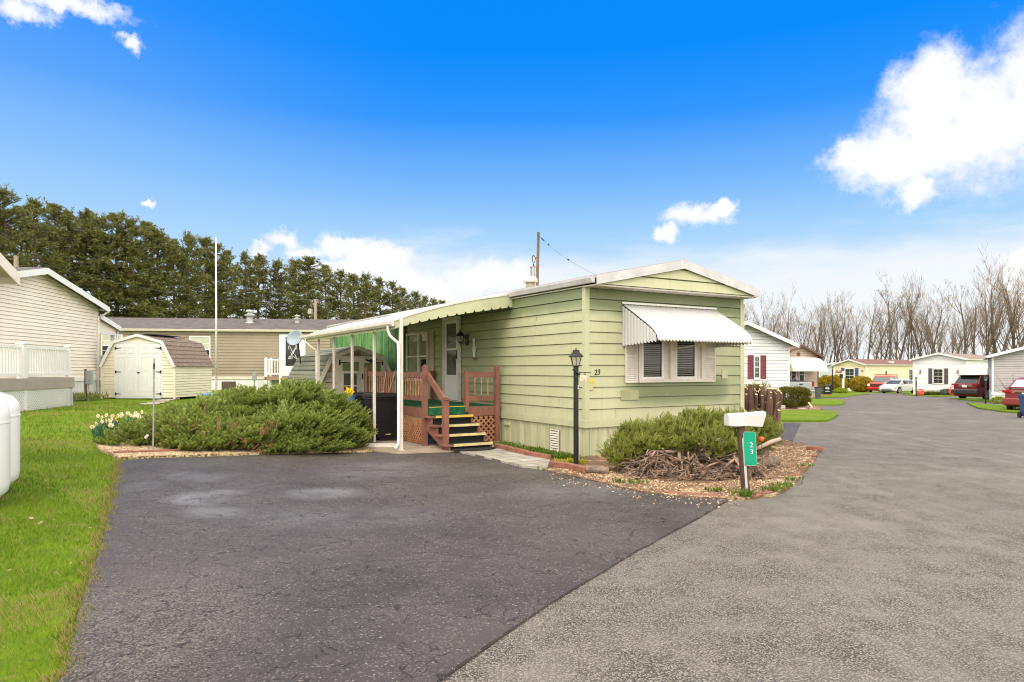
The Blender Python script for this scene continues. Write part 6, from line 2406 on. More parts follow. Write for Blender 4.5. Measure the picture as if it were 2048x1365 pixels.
def juniper(name, label, lumps_px, dens, size, m, wind=(0.55, -0.1, 0.10), seed=1, stems=40, cat='juniper'):
    lumps = []
    for (px, Y, r, h) in lumps_px:
        p = XY(px, Y)
        lumps.append((p.x, p.y, p.z + 0.02, r, r * 0.9, h))
    c = np.mean([l[:3] for l in lumps], axis=0)
    base = Vector((c[0], c[1], gz(c[0], c[1])))
    t = thing(name, label, cat, base, 0)
    pos, out = lump_points(lumps, dens * 1.5, 0.74, 1.0)
    lay = 0.5 + 0.5 * np.sin(pos[:, 2] * 19 + 2.2 * np.sin(pos[:, 0] * 2.3 + 1.0) + 2.0 * np.sin(pos[:, 1] * 2.9) + pos[:, 0] * 1.5)
    kk = rng.uniform(0, 1, len(pos)) < 0.12 + 0.88 * lay ** 1.3
    pos, out, lay = pos[kk], out[kk], lay[kk]
    pos = pos + out * np.array([1, 1, 0.5]) * (lay[:, None] * 0.13 - 0.05)
    n = len(pos)
    h = out.copy()
    h[:, 2] *= 0.12
    parts = []
    pick = rng.integers(0, 4, n)
    tint_all = np.clip(0.05 + 0.50 * lay + 0.25 * rng.uniform(-1, 1, n) + 0.20 * out[:, 2], 0, 1)  # tint paints shadowed gaps between shelves dark, shelf tops light
    for k in range(4):
        i = pick == k
        tv, tf, tt = spray_template(seed * 10 + k)
        xd = norm(h[i]) * 0.9 + np.array(wind) + rng.normal(scale=0.28, size=(i.sum(), 3)) * np.array([1, 1, 0.45])
        ud = np.array([0, -0.25, 1.0]) + rng.normal(scale=0.30, size=(i.sum(), 3)) + out[i] * 0.4
        sz = size * rng.uniform(0.65, 1.25, i.sum())
        parts.append(scatter(tv, tf, tt, pos[i] - norm(xd) * sz[:, None] * 0.45 - np.array(base), xd, ud, sz, tint_all[i]))
    v, f, ti = merge(parts)
    np_obj('foliage', v, f, m, t, ti)
    if stems > 50:      # withered brown patches low on the near side
        tv, tf, tt = spray_template(99, 9, 0.3)
        dp = []
        for (px, Y, z, s_) in ((440, 11.95, 0.42, 0.16), (448, 11.75, 0.30, 0.12), (535, 11.9, 0.36, 0.14), (528, 11.75, 0.16, 0.12), (505, 11.65, 0.12, 0.14), (470, 11.65, 0.2, 0.12), (360, 11.7, 0.4, 0.1), (640, 12.35, 0.3, 0.1)):
            q = XY(px, Y)
            for _ in range(8):
                dp.append((q.x + random.gauss(0, s_), q.y + random.gauss(0, 0.08), q.z + z + random.gauss(0, s_ * 0.5)))
        dp = np.array(dp)
        n_ = len(dp)
        v, f, ti = scatter(tv, tf, tt, dp - np.array(base), rng.normal(size=(n_, 3)) + np.array([0.4, -0.6, 0.2]), np.array([0, 0, 1.0]) + rng.normal(scale=0.4, size=(n_, 3)), rng.uniform(0.12, 0.24, n_), rng.uniform(0, 1, n_))
        np_obj('dead_sprigs', v, f, foliage('dead needles', (0.16, 0.085, 0.04), (0.38, 0.24, 0.11)), t, ti)
    mb = MB()
    for _ in range(stems):
        l = random.choice(lumps)
        a = random.uniform(0, 2 * math.pi)
        r_ = random.uniform(0.3, 0.85)
        e = Vector((l[0] + math.cos(a) * l[3] * r_, l[1] + math.sin(a) * l[4] * r_, l[2] + l[5] * random.uniform(0.2, 0.65)))
        s = Vector((l[0] + random.uniform(-0.25, 0.25), l[1] + random.uniform(-0.2, 0.2), l[2] - 0.05))
        mdl = s.lerp(e, 0.5) + Vector((random.uniform(-0.1, 0.1), random.uniform(-0.1, 0.1), -0.05))
        mb.tube([s - base, mdl - base, e - base], [0.022, 0.014, 0.005], 5)
    mb.build('stems', M_TWIG, t)
    return t

juniper('juniper_shrub', 'large sprawling green juniper shrub beside the driveway, in front of the grey shed',
        [(600, 14.1, 1.35, 1.08), (662, 13.7, 0.66, 0.92), (505, 13.9, 1.25, 0.90), (428, 13.3, 1.15, 0.66), (362, 12.4, 0.85, 0.46), (575, 12.8, 0.95, 0.68), (650, 12.95, 0.62, 0.66),
         (470, 12.35, 0.82, 0.48), (392, 11.85, 0.62, 0.34), (560, 12.3, 0.55, 0.42), (620, 12.5, 0.60, 0.46), (692, 13.05, 0.30, 0.50), (520, 12.0, 0.5, 0.3)], 165, 0.34, M_JUN, seed=3, stems=90)
juniper('juniper_shrub', 'small low juniper shrub with the daffodils behind it',
        [(262, 11.75, 0.40, 0.30), (296, 11.9, 0.38, 0.28), (318, 12.3, 0.42, 0.34)], 190, 0.28, M_JUN, seed=4, stems=12)

# juniper by the road: green top over a tangle of bare grey branches
def stick_juniper():
    ctr = G(1375, 938)
    base = Vector((ctr.x, ctr.y - 0.22, 0.03))
    t = thing('trimmed_juniper', 'juniper with olive top over a tangle of bare branches, left of the mailbox', 'juniper', base, R(4))
    lumps = [(-0.80, 0.25, 0.50, 0.36, 0.40, 0.20), (-0.42, 0.15, 0.54, 0.42, 0.45, 0.24), (0.0, 0.20, 0.58, 0.45, 0.5, 0.30), (0.42, 0.25, 0.60, 0.42, 0.5, 0.30), (0.80, 0.30, 0.58, 0.38, 0.45, 0.29), (0.2, -0.15, 0.50, 0.5, 0.4, 0.2), (-1.02, 0.2, 0.36, 0.25, 0.3, 0.18), (1.05, 0.4, 0.55, 0.25, 0.35, 0.22)]
    lumps = [(a, b_ - 0.36, c - 0.03, d, e_, f) for a, b_, c, d, e_, f in lumps] + [(-1.05, -0.15, 0.26, 0.28, 0.3, 0.16), (-0.72, -0.30, 0.42, 0.35, 0.3, 0.15)]
    cp, co2 = lump_points(lumps, 21, 0.7, 1.02, -0.16, -0.5)
    reps = 44
    off = norm(rng.normal(size=(len(cp) * reps, 3)))
    rad_ = np.repeat(rng.uniform(0.08, 0.19, len(cp)), reps)
    pos = np.repeat(cp, reps, 0) + off * rad_[:, None] * rng.uniform(0.2, 1.0, (len(off), 1)) * np.array([1.1, 1.1, 0.75])
    out = norm(np.repeat(co2, reps, 0) * 0.5 + off + np.array([0, 0, 0.25]))
    n = len(pos)
    ctint = np.repeat(rng.uniform(-0.3, 0.3, len(cp)), reps)
    parts = []
    pick = rng.integers(0, 4, n)
    for k in range(4):
        i = pick == k
        tv, tf, tt = spray_template(60 + k, 8, 0.45)
        xd = out[i] * np.array([1, 1, 0.7]) + np.array([0.1, -0.2, 0.12]) + rng.normal(scale=0.4, size=(i.sum(), 3))
        ud = np.array([0, 0, 1.0]) + rng.normal(scale=0.5, size=(i.sum(), 3))
        sz = 0.10 * rng.uniform(0.6, 1.3, i.sum())
        tint = np.clip(0.40 + 0.30 * rng.uniform(-1, 1, i.sum()) + ctint[i], 0, 1)
        parts.append(scatter(tv, tf, tt, pos[i], xd, ud, sz, tint, sz * 1.3))
    v, f, ti = merge(parts)
    np_obj('foliage', v, f, M_JUN2, t, ti)
    mb = MB()
    r_ = random.Random(5)
    def limb(p, d, ln, r, lev):
        pts, rs = [p], [r]
        n = 6
        for k in range(n):
            d = (d + Vector((r_.uniform(-0.27, 0.27), r_.uniform(-0.24, 0.24), r_.uniform(-0.26, 0.18)))).normalized()
            p = p + d * ln / n
            if p.z < 0.02:
                p.z = 0.02 + r_.uniform(0, 0.02)
                d.z = abs(d.z) * 0.4
            if p.z > 0.38:
                d.z = -abs(d.z) - 0.25
            if p.x > 0.85 or p.x < -1.3 or p.y < -1.25:
                break
            pts.append(p)
            rs.append(r * (1 - 0.72 * (k + 1) / n) * r_.uniform(0.88, 1.12))
            if lev < 2 and k in (2, 3, 4, 5) and r_.random() < 0.62:
                a = r_.uniform(-0.9, 0.9)
                limb(p.copy(), (d + Vector((a, r_.uniform(-0.7, 0.3), r_.uniform(-0.5, 0.4)))).normalized(), ln * r_.uniform(0.4, 0.75), r * 0.6, lev + 1)
        if len(pts) > 2:
            mb.tube(pts, rs, 6)
    for k in range(140):
        x = r_.uniform(-1.0, 0.70)
        s = Vector((x * 0.75, r_.uniform(-0.65, 0.45), r_.uniform(0.03, 0.40)))
        a = r_.uniform(-2.5, -0.65) if k % 5 else r_.uniform(-3.1, 0.2)
        d = Vector((math.cos(a) * 1.0 + x * 0.45, math.sin(a) * 0.9, r_.uniform(-0.3, 0.12))).normalized()
        limb(s, d, r_.uniform(0.55, 1.15), r_.choice((0.009, 0.013, 0.018, 0.026, 0.034)), 0)
    for k in range(26):                                     # sawn stubs and twigs lying in front
        x = r_.uniform(-1.0, 0.7)
        a = r_.uniform(-2.8, -0.4)
        limb(Vector((x, r_.uniform(-1.15, -0.5), r_.uniform(0.02, 0.10))), Vector((math.cos(a), math.sin(a) * 0.5, r_.uniform(-0.1, 0.15))).normalized(), r_.uniform(0.25, 0.6), r_.uniform(0.005, 0.010), 1)
    M_ST = mat('bare grey branches', (0.27, 0.185, 0.135), 0.85, 0.75, 7)
    mb.build('branches', M_ST, t, smooth=True)
    mb = MB()
    mb.tube([(0.75, -0.28, 0.30), (0.92, -0.42, 0.38), (1.10, -0.45, 0.47), (1.25, -0.40, 0.50)], [0.026, 0.03, 0.034, 0.03], 8)
    mb.build('pale_limb', mat('barked pale limb', (0.44, 0.35, 0.28), 0.8, 0.2, 8), t, smooth=True)
    mb = MB()
    mb.tube([(1.05, -0.10, 0.0), (1.10, -0.12, 0.28), (1.15, -0.05, 0.5)], [0.12, 0.10, 0.08], 9)
    mb.tube([(0.0, 0.2, -0.02), (0.05, 0.2, 0.3), (0.0, 0.25, 0.5)], [0.10, 0.08, 0.06], 8)
    mb.tube([(-0.5, 0.2, -0.02), (-0.45, 0.2, 0.25), (-0.5, 0.25, 0.45)], [0.07, 0.06, 0.04], 8)
    mb.tube([(0.85, -0.22, 0.02), (1.0, -0.3, 0.13), (1.25, -0.35, 0.16)], [0.08, 0.09, 0.075], 9)
    mb.build('trunk', mat('juniper trunk bark', (0.20, 0.15, 0.115), 0.9, 0.35, 6, bmp=0.6, bscale=30, stretch=(5, 5, 1)), t, smooth=True)
stick_juniper()

# cut-back shrub beside the green home: thick sawn stems
def sawn_shrub():
    b0 = HF(4.72, 0.35, 0.0)
    b0 = XY(1522, 14.75)
    t = thing('sawn_off_shrub', 'cut-back shrub of thick brown sawn stems at the green home corner', 'shrub', b0, 0)
    r_ = random.Random(9)
    M_B = mat('shaggy brown bark', (0.115, 0.066, 0.048), 0.95, 0.45, 5, bmp=0.9, bscale=26, stretch=(5, 5, 0.8))
    M_C = mat('fresh cut wood', (0.66, 0.50, 0.30), 0.8, 0.2, 12)
    # (px at foot, px at top, py at top)
    S_ = [(1492, 1489, 776), (1499, 1494, 773), (1503, 1501, 769), (1508, 1506, 772), (1500, 1497, 779), (1512, 1516, 769), (1516, 1522, 773), (1510, 1511, 782), (1520, 1527, 781), (1522, 1536, 778),
          (1524, 1534, 788), (1519, 1524, 792), (1526, 1546, 779), (1530, 1552, 780), (1532, 1558, 783), (1528, 1541, 786), (1534, 1562, 787), (1533, 1550, 792), (1529, 1556, 795), (1524, 1540, 797), (1536, 1557, 822), (1534, 1551, 836), (1537, 1556, 851), (1520, 1531, 800), (1507, 1514, 790), (1495, 1493, 790)]
    for i, (xf, xt, yt) in enumerate(S_):
        Yf = 14.75 + r_.uniform(-0.22, 0.28)
        Yt = Yf + r_.uniform(-0.12, 0.12)
        foot = Vector(((1518 + (xf - 1518) * 0.75 - 1024) / FPX * Yf, Yf, -0.1)) - Vector((b0.x, b0.y, 0))
        top = P(xt, yt, Yt) - Vector((b0.x, b0.y, 0))
        foot.z = -0.1
        top.z -= b0.z
        r0 = r_.uniform(0.045, 0.075)
        mb = MB()
        n = 6
        pts, rs = [], []
        for k in range(n + 1):
            f = k / n
            bow = math.sin(f * math.pi) * 0.05 * (1 if xt > 1515 else -0.3)
            p = foot.lerp(top, f) + Vector((bow + r_.uniform(-0.012, 0.012), r_.uniform(-0.012, 0.012), 0))
            pts.append(p)
            rs.append(r0 * (1.1 - 0.35 * f) * r_.uniform(0.92, 1.1))
        mb.tube(pts, rs, 9)
        st = mb.build('stem', M_B, t, smooth=True)
        d = (pts[-1] - pts[-2]).normalized()
        d2 = (d + Vector((r_.uniform(-0.8, 0.8), r_.uniform(-1.2, -0.2), 0.1))).normalized()
        mb = MB()
        mb.tube([pts[-1] + d * 0.0, pts[-1] + d2 * 0.012], [rs[-1] * 0.97, rs[-1] * 0.85], 9)
        mb.build('cut_face', M_C, st)
        if i % 2 == 0:                      # side stubs
            k = r_.randint(3, 5)
            a = Vector((r_.uniform(-0.6, 1), r_.uniform(-1, 0.2), r_.uniform(0.3, 0.9))).normalized()
            ln = r_.uniform(0.06, 0.13)
            mb = MB()
            mb.tube([pts[k], pts[k] + a * ln], [0.028, 0.022], 7)
            mb.build('stub', M_B, st)
            mb = MB()
            mb.tube([pts[k] + a * ln, pts[k] + a * (ln + 0.008)], [0.021, 0.018], 7)
            mb.build('stub_cut_face', M_C, st) if False else None
    mb = MB()
    for k in range(14):
        p = P(r_.uniform(1490, 1560), r_.uniform(776, 812), 14.6) - b0
        a = Vector((r_.uniform(-1, 1), r_.uniform(-1, 0), r_.uniform(-0.6, 0.9))).normalized()
        mb.tube([p, p + a * r_.uniform(0.05, 0.16)], [0.012, 0.004], 5)
    mb.build('splinters', M_C, t)
    # a little regrowth inside the clump
    tv, tf, tt = spray_template(77, 8, 0.4)
    n = 170
    pos = np.array([list(P(r_.choice((1498, 1512, 1520, 1530)) + r_.uniform(-12, 12), r_.uniform(774, 800) if k % 3 else r_.uniform(835, 862), 14.95 + r_.uniform(-0.2, 0.2)) - b0) for k in range(n)])
    v, f, ti = scatter(tv, tf, tt, pos, rng.normal(size=(n, 3)) + np.array([0, -0.3, 0.8]), rng.normal(size=(n, 3)) + np.array([0, 0, 1]), rng.uniform(0.08, 0.16, n), rng.uniform(0, 1, n))
    np_obj('regrowth', v, f, M_JUN2, t, ti)
sawn_shrub()

# ------------------------------------------------------------------ clipped bushes
def bush(name, label, loc, rx, ry, h, m, size, dens, stem_h=0.0, box=0.0, group=None, seed=1, tb=0.4):
    t = thing(name, label, 'bush', loc, 0, group)
    n = int(dens * 4 * math.pi * ((rx + ry) / 2) * (rx + ry + h) / 3)
    d = norm(rng.normal(size=(n, 3)))
    s = np.sign(d) * np.abs(d) ** (1 - box)
    k = rng.uniform(0.80, 1.03, (n, 1)) + 0.05 * np.sin(d[:, :1] * 7 + d[:, 1:2] * 5 + d[:, 2:3] * 9)
    pos = s * np.array([rx, ry, h / 2]) * k + np.array([0, 0, h / 2 + stem_h])
    pos = pos
    parts = []
    pick = rng.integers(0, 3, n)
    for q in range(3):
        i = pick == q
        tv, tf, tt = cluster_template(seed * 7 + q)
        tint = np.clip(tb + 0.3 * rng.uniform(-1, 1, i.sum()) + 0.25 * np.sin(pos[i][:, 0] * 6 / rx + pos[i][:, 2] * 7 / h), 0, 1)
        parts.append(scatter(tv, tf, tt, pos[i], d[i] + rng.normal(scale=0.3, size=(i.sum(), 3)), rng.normal(size=(i.sum(), 3)), size * rng.uniform(0.6, 1.2, i.sum()), tint))
    v, f, ti = merge(parts)
    v[:, 2] = np.maximum(v[:, 2], 0.01)
    np_obj('foliage', v, f, m, t, ti)
    mb = MB()
    for k in range(5):
        a = k * 1.26
        mb.tube([(0.1 * math.cos(a), 0.1 * math.sin(a), -0.05), (0.35 * rx * math.cos(a), 0.35 * ry * math.sin(a), stem_h + h * 0.2), (0.6 * rx * math.cos(a), 0.6 * ry * math.sin(a), stem_h + h * 0.6)], [0.03, 0.022, 0.01], 6)
    mb.build('stems', M_TWIG, t)
    return t
M_YEW = foliage('yew leaves', (0.030, 0.045, 0.008), (0.115, 0.120, 0.014), tip=(0.18, 0.17, 0.022))
M_GOLD = foliage('golden leaves', (0.14, 0.11, 0.010), (0.42, 0.27, 0.012), tip=(0.50, 0.35, 0.02))
M_LIME = foliage('lime leaves', (0.20, 0.28, 0.02), (0.42, 0.44, 0.03))
M_BLUEG = foliage('blue-green leaves', (0.08, 0.13, 0.10), (0.17, 0.23, 0.20))
p = XY(1585, 30.5)
bush('clipped_bush', 'dense clipped dark green bush before the white home with maroon shutters', (p.x, p.y, p.z + 0.04), 0.68, 0.62, 0.86, M_YEW, 0.070, 620, 0.10, 0.35, seed=2)
for px, Y, rx, h, lab in ((1656, 70, 1.05, 1.75, 'olive-gold rounded bush behind the black yard sign'), (1674, 74, 0.95, 1.85, 'golden rounded bush right of the small lamp post by the yellow home'), (1721, 77, 1.10, 1.75, 'golden rounded bush beside the red truck nose')):
    p = XY(px, Y)
    bush('golden_bush', lab, p, rx, rx, h, M_GOLD, 0.17, 130, 0.0, 0.1, 'golden bushes by the yellow home', seed=int(px), tb=0.15 if px < 1660 else 0.45)
p = XY(1692, 78)
b_ = bush('small_round_tree', 'small dark round shrub on a thin stem below the yellow home window', p, 0.48, 0.48, 1.0, M_YEW, 0.12, 200, 0.45, 0.0, seed=8)
p = XY(1681, 66)
bush('lime_hosta', 'low lime green leafy clump on the grass by the yellow home', p, 0.62, 0.5, 0.5, M_LIME, 0.15, 160, 0.0, 0.0, seed=9)
p = XY(1640, 62)
bush('blue_ground_shrub', 'low blue-green shrub left of the black yard sign', p, 0.7, 0.5, 0.42, M_BLUEG, 0.12, 160, 0.0, 0.0, seed=10)
for px, Y, rx, h, m, lab in ((1866, 57.5, 0.9, 0.35, M_YEW, 'low dark green planting below the grey-shuttered window'), (1893, 57, 0.55, 0.6, M_BLUEG, 'grey-green shrub beside the orange planter'), (1845, 58.0, 0.5, 0.35, M_LIME, 'small bright green plant near the lamp post of the bright white home'),
                             (1999, 37.8, 0.30, 0.36, M_LIME, 'leafy green plant at the foot of the grey home skirt')):
    p = XY(px, Y)
    bush('front_shrub', lab, p, rx, 0.4, h, m, 0.11, 170, 0.0, 0.0, None, seed=int(px) + 3)

# ------------------------------------------------------------------ evergreens
M_PINE = foliage('pine needles', (0.040, 0.054, 0.012), (0.160, 0.170, 0.040), tip=(0.245, 0.235, 0.07), transl=0.2)
M_PBARK = mat('pine bark', (0.13, 0.085, 0.06), 0.95, 0.3, 3)
def pine_mesh(seed, H=14.0, RW=2.5):
    r_ = random.Random(seed)
    g = np.random.default_rng(seed)
    mb = MB()
    bend = [r_.uniform(-0.25, 0.25), r_.uniform(-0.25, 0.25)]
    ax = lambda z: Vector((bend[0] * math.sin(z / H * 3), bend[1] * math.sin(z / H * 2.4 + 1), z))
    mb.tube([ax(H * k / 7) for k in range(8)], [0.24 * (1 - 0.85 * k / 7) for k in range(8)], 7)
    pos, dr, sz = [], [], []
    z = 0.35
    while z < H * 0.985:
        f = z / H
        rad = RW * (0.80 + 0.20 * math.sin(f * 3.0)) * (1.0 if f < 0.68 else max(0.16, 1 - ((f - 0.68) / 0.34) ** 2.0))
        rad *= 0.85 + 0.3 * math.sin(z * 1.7 + seed) * 0.5 + r_.uniform(-0.1, 0.1)
        for k in range(r_.choice((4, 5, 6))):
            a = r_.uniform(0, 2 * math.pi)
            hole = math.sin(a * 2 + z * 0.9 + seed * 1.3) + math.sin(a * 3 - z * 1.6 + seed)
            if hole < -0.95 and f < 0.9:
                continue
            L = rad * r_.uniform(0.62, 1.12)
            rise = r_.uniform(0.05, 0.35) if f < 0.7 else r_.uniform(0.4, 1.4)
            b0 = ax(z)
            e = b0 + Vector((math.cos(a) * L, math.sin(a) * L, L * rise * 0.5 + 0.05))
            md = b0.lerp(e, 0.55) + Vector((0, 0, -0.06 * L))
            if r_.random() < 0.6:
                mb.tube([b0, md, e], [0.05, 0.035, 0.012], 4)
            n = max(4, int(L / 0.27))
            for q in range(n):
                s = 0.22 + 0.83 * (q + r_.random() * 0.7) / n
                p = b0.lerp(md, s / 0.55) if s < 0.55 else md.lerp(e, (s - 0.55) / 0.45)
                pos.append((p.x + r_.uniform(-0.12, 0.12), p.y + r_.uniform(-0.12, 0.12), p.z + r_.uniform(-0.1, 0.14)))
                dr.append((math.cos(a) + r_.uniform(-0.7, 0.7), math.sin(a) + r_.uniform(-0.7, 0.7), r_.uniform(0.0, 0.7) + (0.7 if f > 0.8 else 0)))
                sz.append(r_.uniform(0.30, 0.56) * (0.85 if f > 0.85 else 1.0))
        z += r_.uniform(0.22, 0.36)
    for k in range(r_.choice((2, 3, 4))):     # ragged leaders
        a = r_.uniform(0, 6.28)
        b0 = ax(H * 0.93)
        e = b0 + Vector((math.cos(a) * r_.uniform(0.1, 0.7), math.sin(a) * r_.uniform(0.1, 0.7), H * r_.uniform(0.03, 0.09)))
        mb.tube([b0, e], [0.03, 0.01], 4)
        for q in range(6):
            p = b0.lerp(e, q / 5)
            pos.append(tuple(p))
            dr.append((r_.uniform(-0.5, 0.5), r_.uniform(-0.5, 0.5), 1.0))
            sz.append(0.30)
    pos, dr, sz = np.array(pos), np.array(dr), np.array(sz)
    pick = g.integers(0, 4, len(pos))
    parts = []
    for k in range(4):
        i = pick == k
        tv, tf, tt = tuft_template(seed * 5 + k, 13, 0.9)
        tint = np.clip(0.38 + 0.34 * g.uniform(-1, 1, i.sum()) + 0.30 * np.sin(pos[i][:, 2] * 1.9 + pos[i][:, 0] * 2.0), 0, 1)
        parts.append(scatter(tv, tf, tt, pos[i], dr[i], g.normal(size=(i.sum(), 3)) * 0.5 + np.array([0, 0, 1]), sz[i], tint))
    return mb, merge(parts)

def pines():
    protos = []
    for s in range(6):
        mb, (v, f, ti) = pine_mesh(20 + s)
        t = thing('evergreen_tree', 'proto', 'evergreen tree', (0, 0, 0), 0, 'row of evergreens behind the homes')
        mb.build('trunk', M_PBARK, t)
        np_obj('crown', v, f, M_PINE, t, ti)
        protos.append(t)
    tops = [(-95, 330), (-40, 350), (5, 368), (45, 405), (68, 393), (110, 400), (135, 415), (175, 412), (200, 424), (236, 419), (262, 432), (292, 436), (318, 452), (345, 470), (378, 461), (408, 470), (432, 482), (455, 496), (490, 500), (520, 503), (555, 515),
            (590, 515), (618, 510), (650, 525), (680, 536), (705, 542), (730, 543), (757, 552), (785, 560), (806, 572), (830, 580), (850, 588), (868, 594), (884, 598)]
    where = {-95: 'outside the frame edge', 5: 'tallest evergreen, at the far left edge of the row', 432: 'evergreen directly behind the white flagpole tip', 618: 'broad evergreen with wide fan-shaped top behind the pale transformer pole', 884: 'smallest evergreen, last at the right end of the row'}
    order = ['first', 'second', 'third', 'fourth', 'fifth', 'sixth', 'seventh', 'eighth', 'ninth', 'tenth', 'eleventh', 'twelfth', 'thirteenth', 'fourteenth']
    cl = cm = cr = 0
    for i, (px, py) in enumerate(tops):
        Y = 13.6 * FPX / (HY - py)
        if i % 2:
            Y *= 1.05
        loc = XY(px, Y)
        H = (HY - py) / FPX * Y + CAMZ - loc.z
        if px in where:
            lab = where[px]
        elif px < 432:
            lab = order[cl % 14] + ' evergreen from the left of those rising left of the flagpole'
            cl += 1
        elif px < 618:
            lab = order[cm % 14] + ' evergreen right of the flagpole, before the fan-topped one'
            cm += 1
        else:
            lab = order[cr % 14] + ' evergreen right of the fan-topped one, descending to the porch roof'
            cr += 1
        k = H / 14.4
        wide = 1.5 if px == 618 else random.uniform(0.90, 1.12)
        sc = (k * wide, k * wide, k)
        rz = random.uniform(0, 6.28)
        if i < 6:
            t = protos[i]
            t.location, t.rotation_euler, t.scale = loc, (0, 0, rz), sc
            t['label'] = lab
        else:
            dup(protos[i % 6], loc, rz, lab, sc)
pines()

# ------------------------------------------------------------------ bare trees beyond the homes on the right
M_BARK = mat('bare tree bark', (0.125, 0.090, 0.068), 0.95, 0.3, 0.6)
M_TWIGS = mat('fine bare twigs', (0.205, 0.140, 0.096), 0.95, 0.25, 0.5)
M_BUD = foliage('spring buds', (0.26, 0.22, 0.05), (0.42, 0.36, 0.10))
def bare_mesh(seed, H=15.0, multi=1, spread=0.5):
    r_ = random.Random(seed)
    big, small, buds = MB(), MB(), []
    def grow(p, d, ln, r, lev):
        n = (8, 4, 3, 2, 2)[lev]
        pts, rs = [p.copy()], [r]
        kids = []
        for k in range(n):
            d = (d + Vector((r_.uniform(-0.13, 0.13), r_.uniform(-0.13, 0.13), 0.10 if lev else 0.05))).normalized()
            p = p + d * (ln / n)
            pts.append(p.copy())
            rs.append(max(0.006, r * (1 - 0.72 * (k + 1) / n)))
            kids.append((p.copy(), d.copy(), rs[-1]))
        (big if lev < 2 else small).tube(pts, rs, 6 if lev < 1 else (4 if lev < 2 else 3), cap=False)
        if lev >= 4:
            if r_.random() < 0.3:
                buds.append(tuple(p))
            return
        nk = (12, 5, 3, 2)[lev]
        for q in range(nk):
            f = r_.uniform(0.28, 1.0) if lev else 0.24 + 0.76 * (q + r_.random()) / nk
            i = min(n - 1, int(f * n))
            kp, kd, kr = kids[i]
            a = r_.uniform(0, 2 * math.pi)
            side = Vector((math.cos(a), math.sin(a), 0))
            nd = (kd * 1.0 + side * r_.uniform(0.5, 1.1) * (spread * 2.1 if lev == 0 else spread * 1.6) + Vector((0, 0, 0.25))).normalized()
            grow(kp - kd * (ln / n) * (r_.random() * 0.8), nd, ln * (r_.uniform(0.22, 0.44) * (1.15 - 0.55 * f) if lev == 0 else r_.uniform(0.38, 0.60)), max(0.011, kr * (0.5 if lev == 0 else 0.68) + 0.002), lev + 1)
    for m_ in range(multi):
        a = 2 * math.pi * m_ / multi + seed
        lean = Vector((math.cos(a) * 0.18, math.sin(a) * 0.18, 1)) if multi > 1 else Vector((r_.uniform(-0.06, 0.06), r_.uniform(-0.06, 0.06), 1))
        grow(Vector((math.cos(a) * 0.25 * (multi > 1), math.sin(a) * 0.25 * (multi > 1), -0.2)), lean.normalized(), H * r_.uniform(0.90, 1.0), 0.25 if multi == 1 else 0.18, 0)
    return big, small, buds

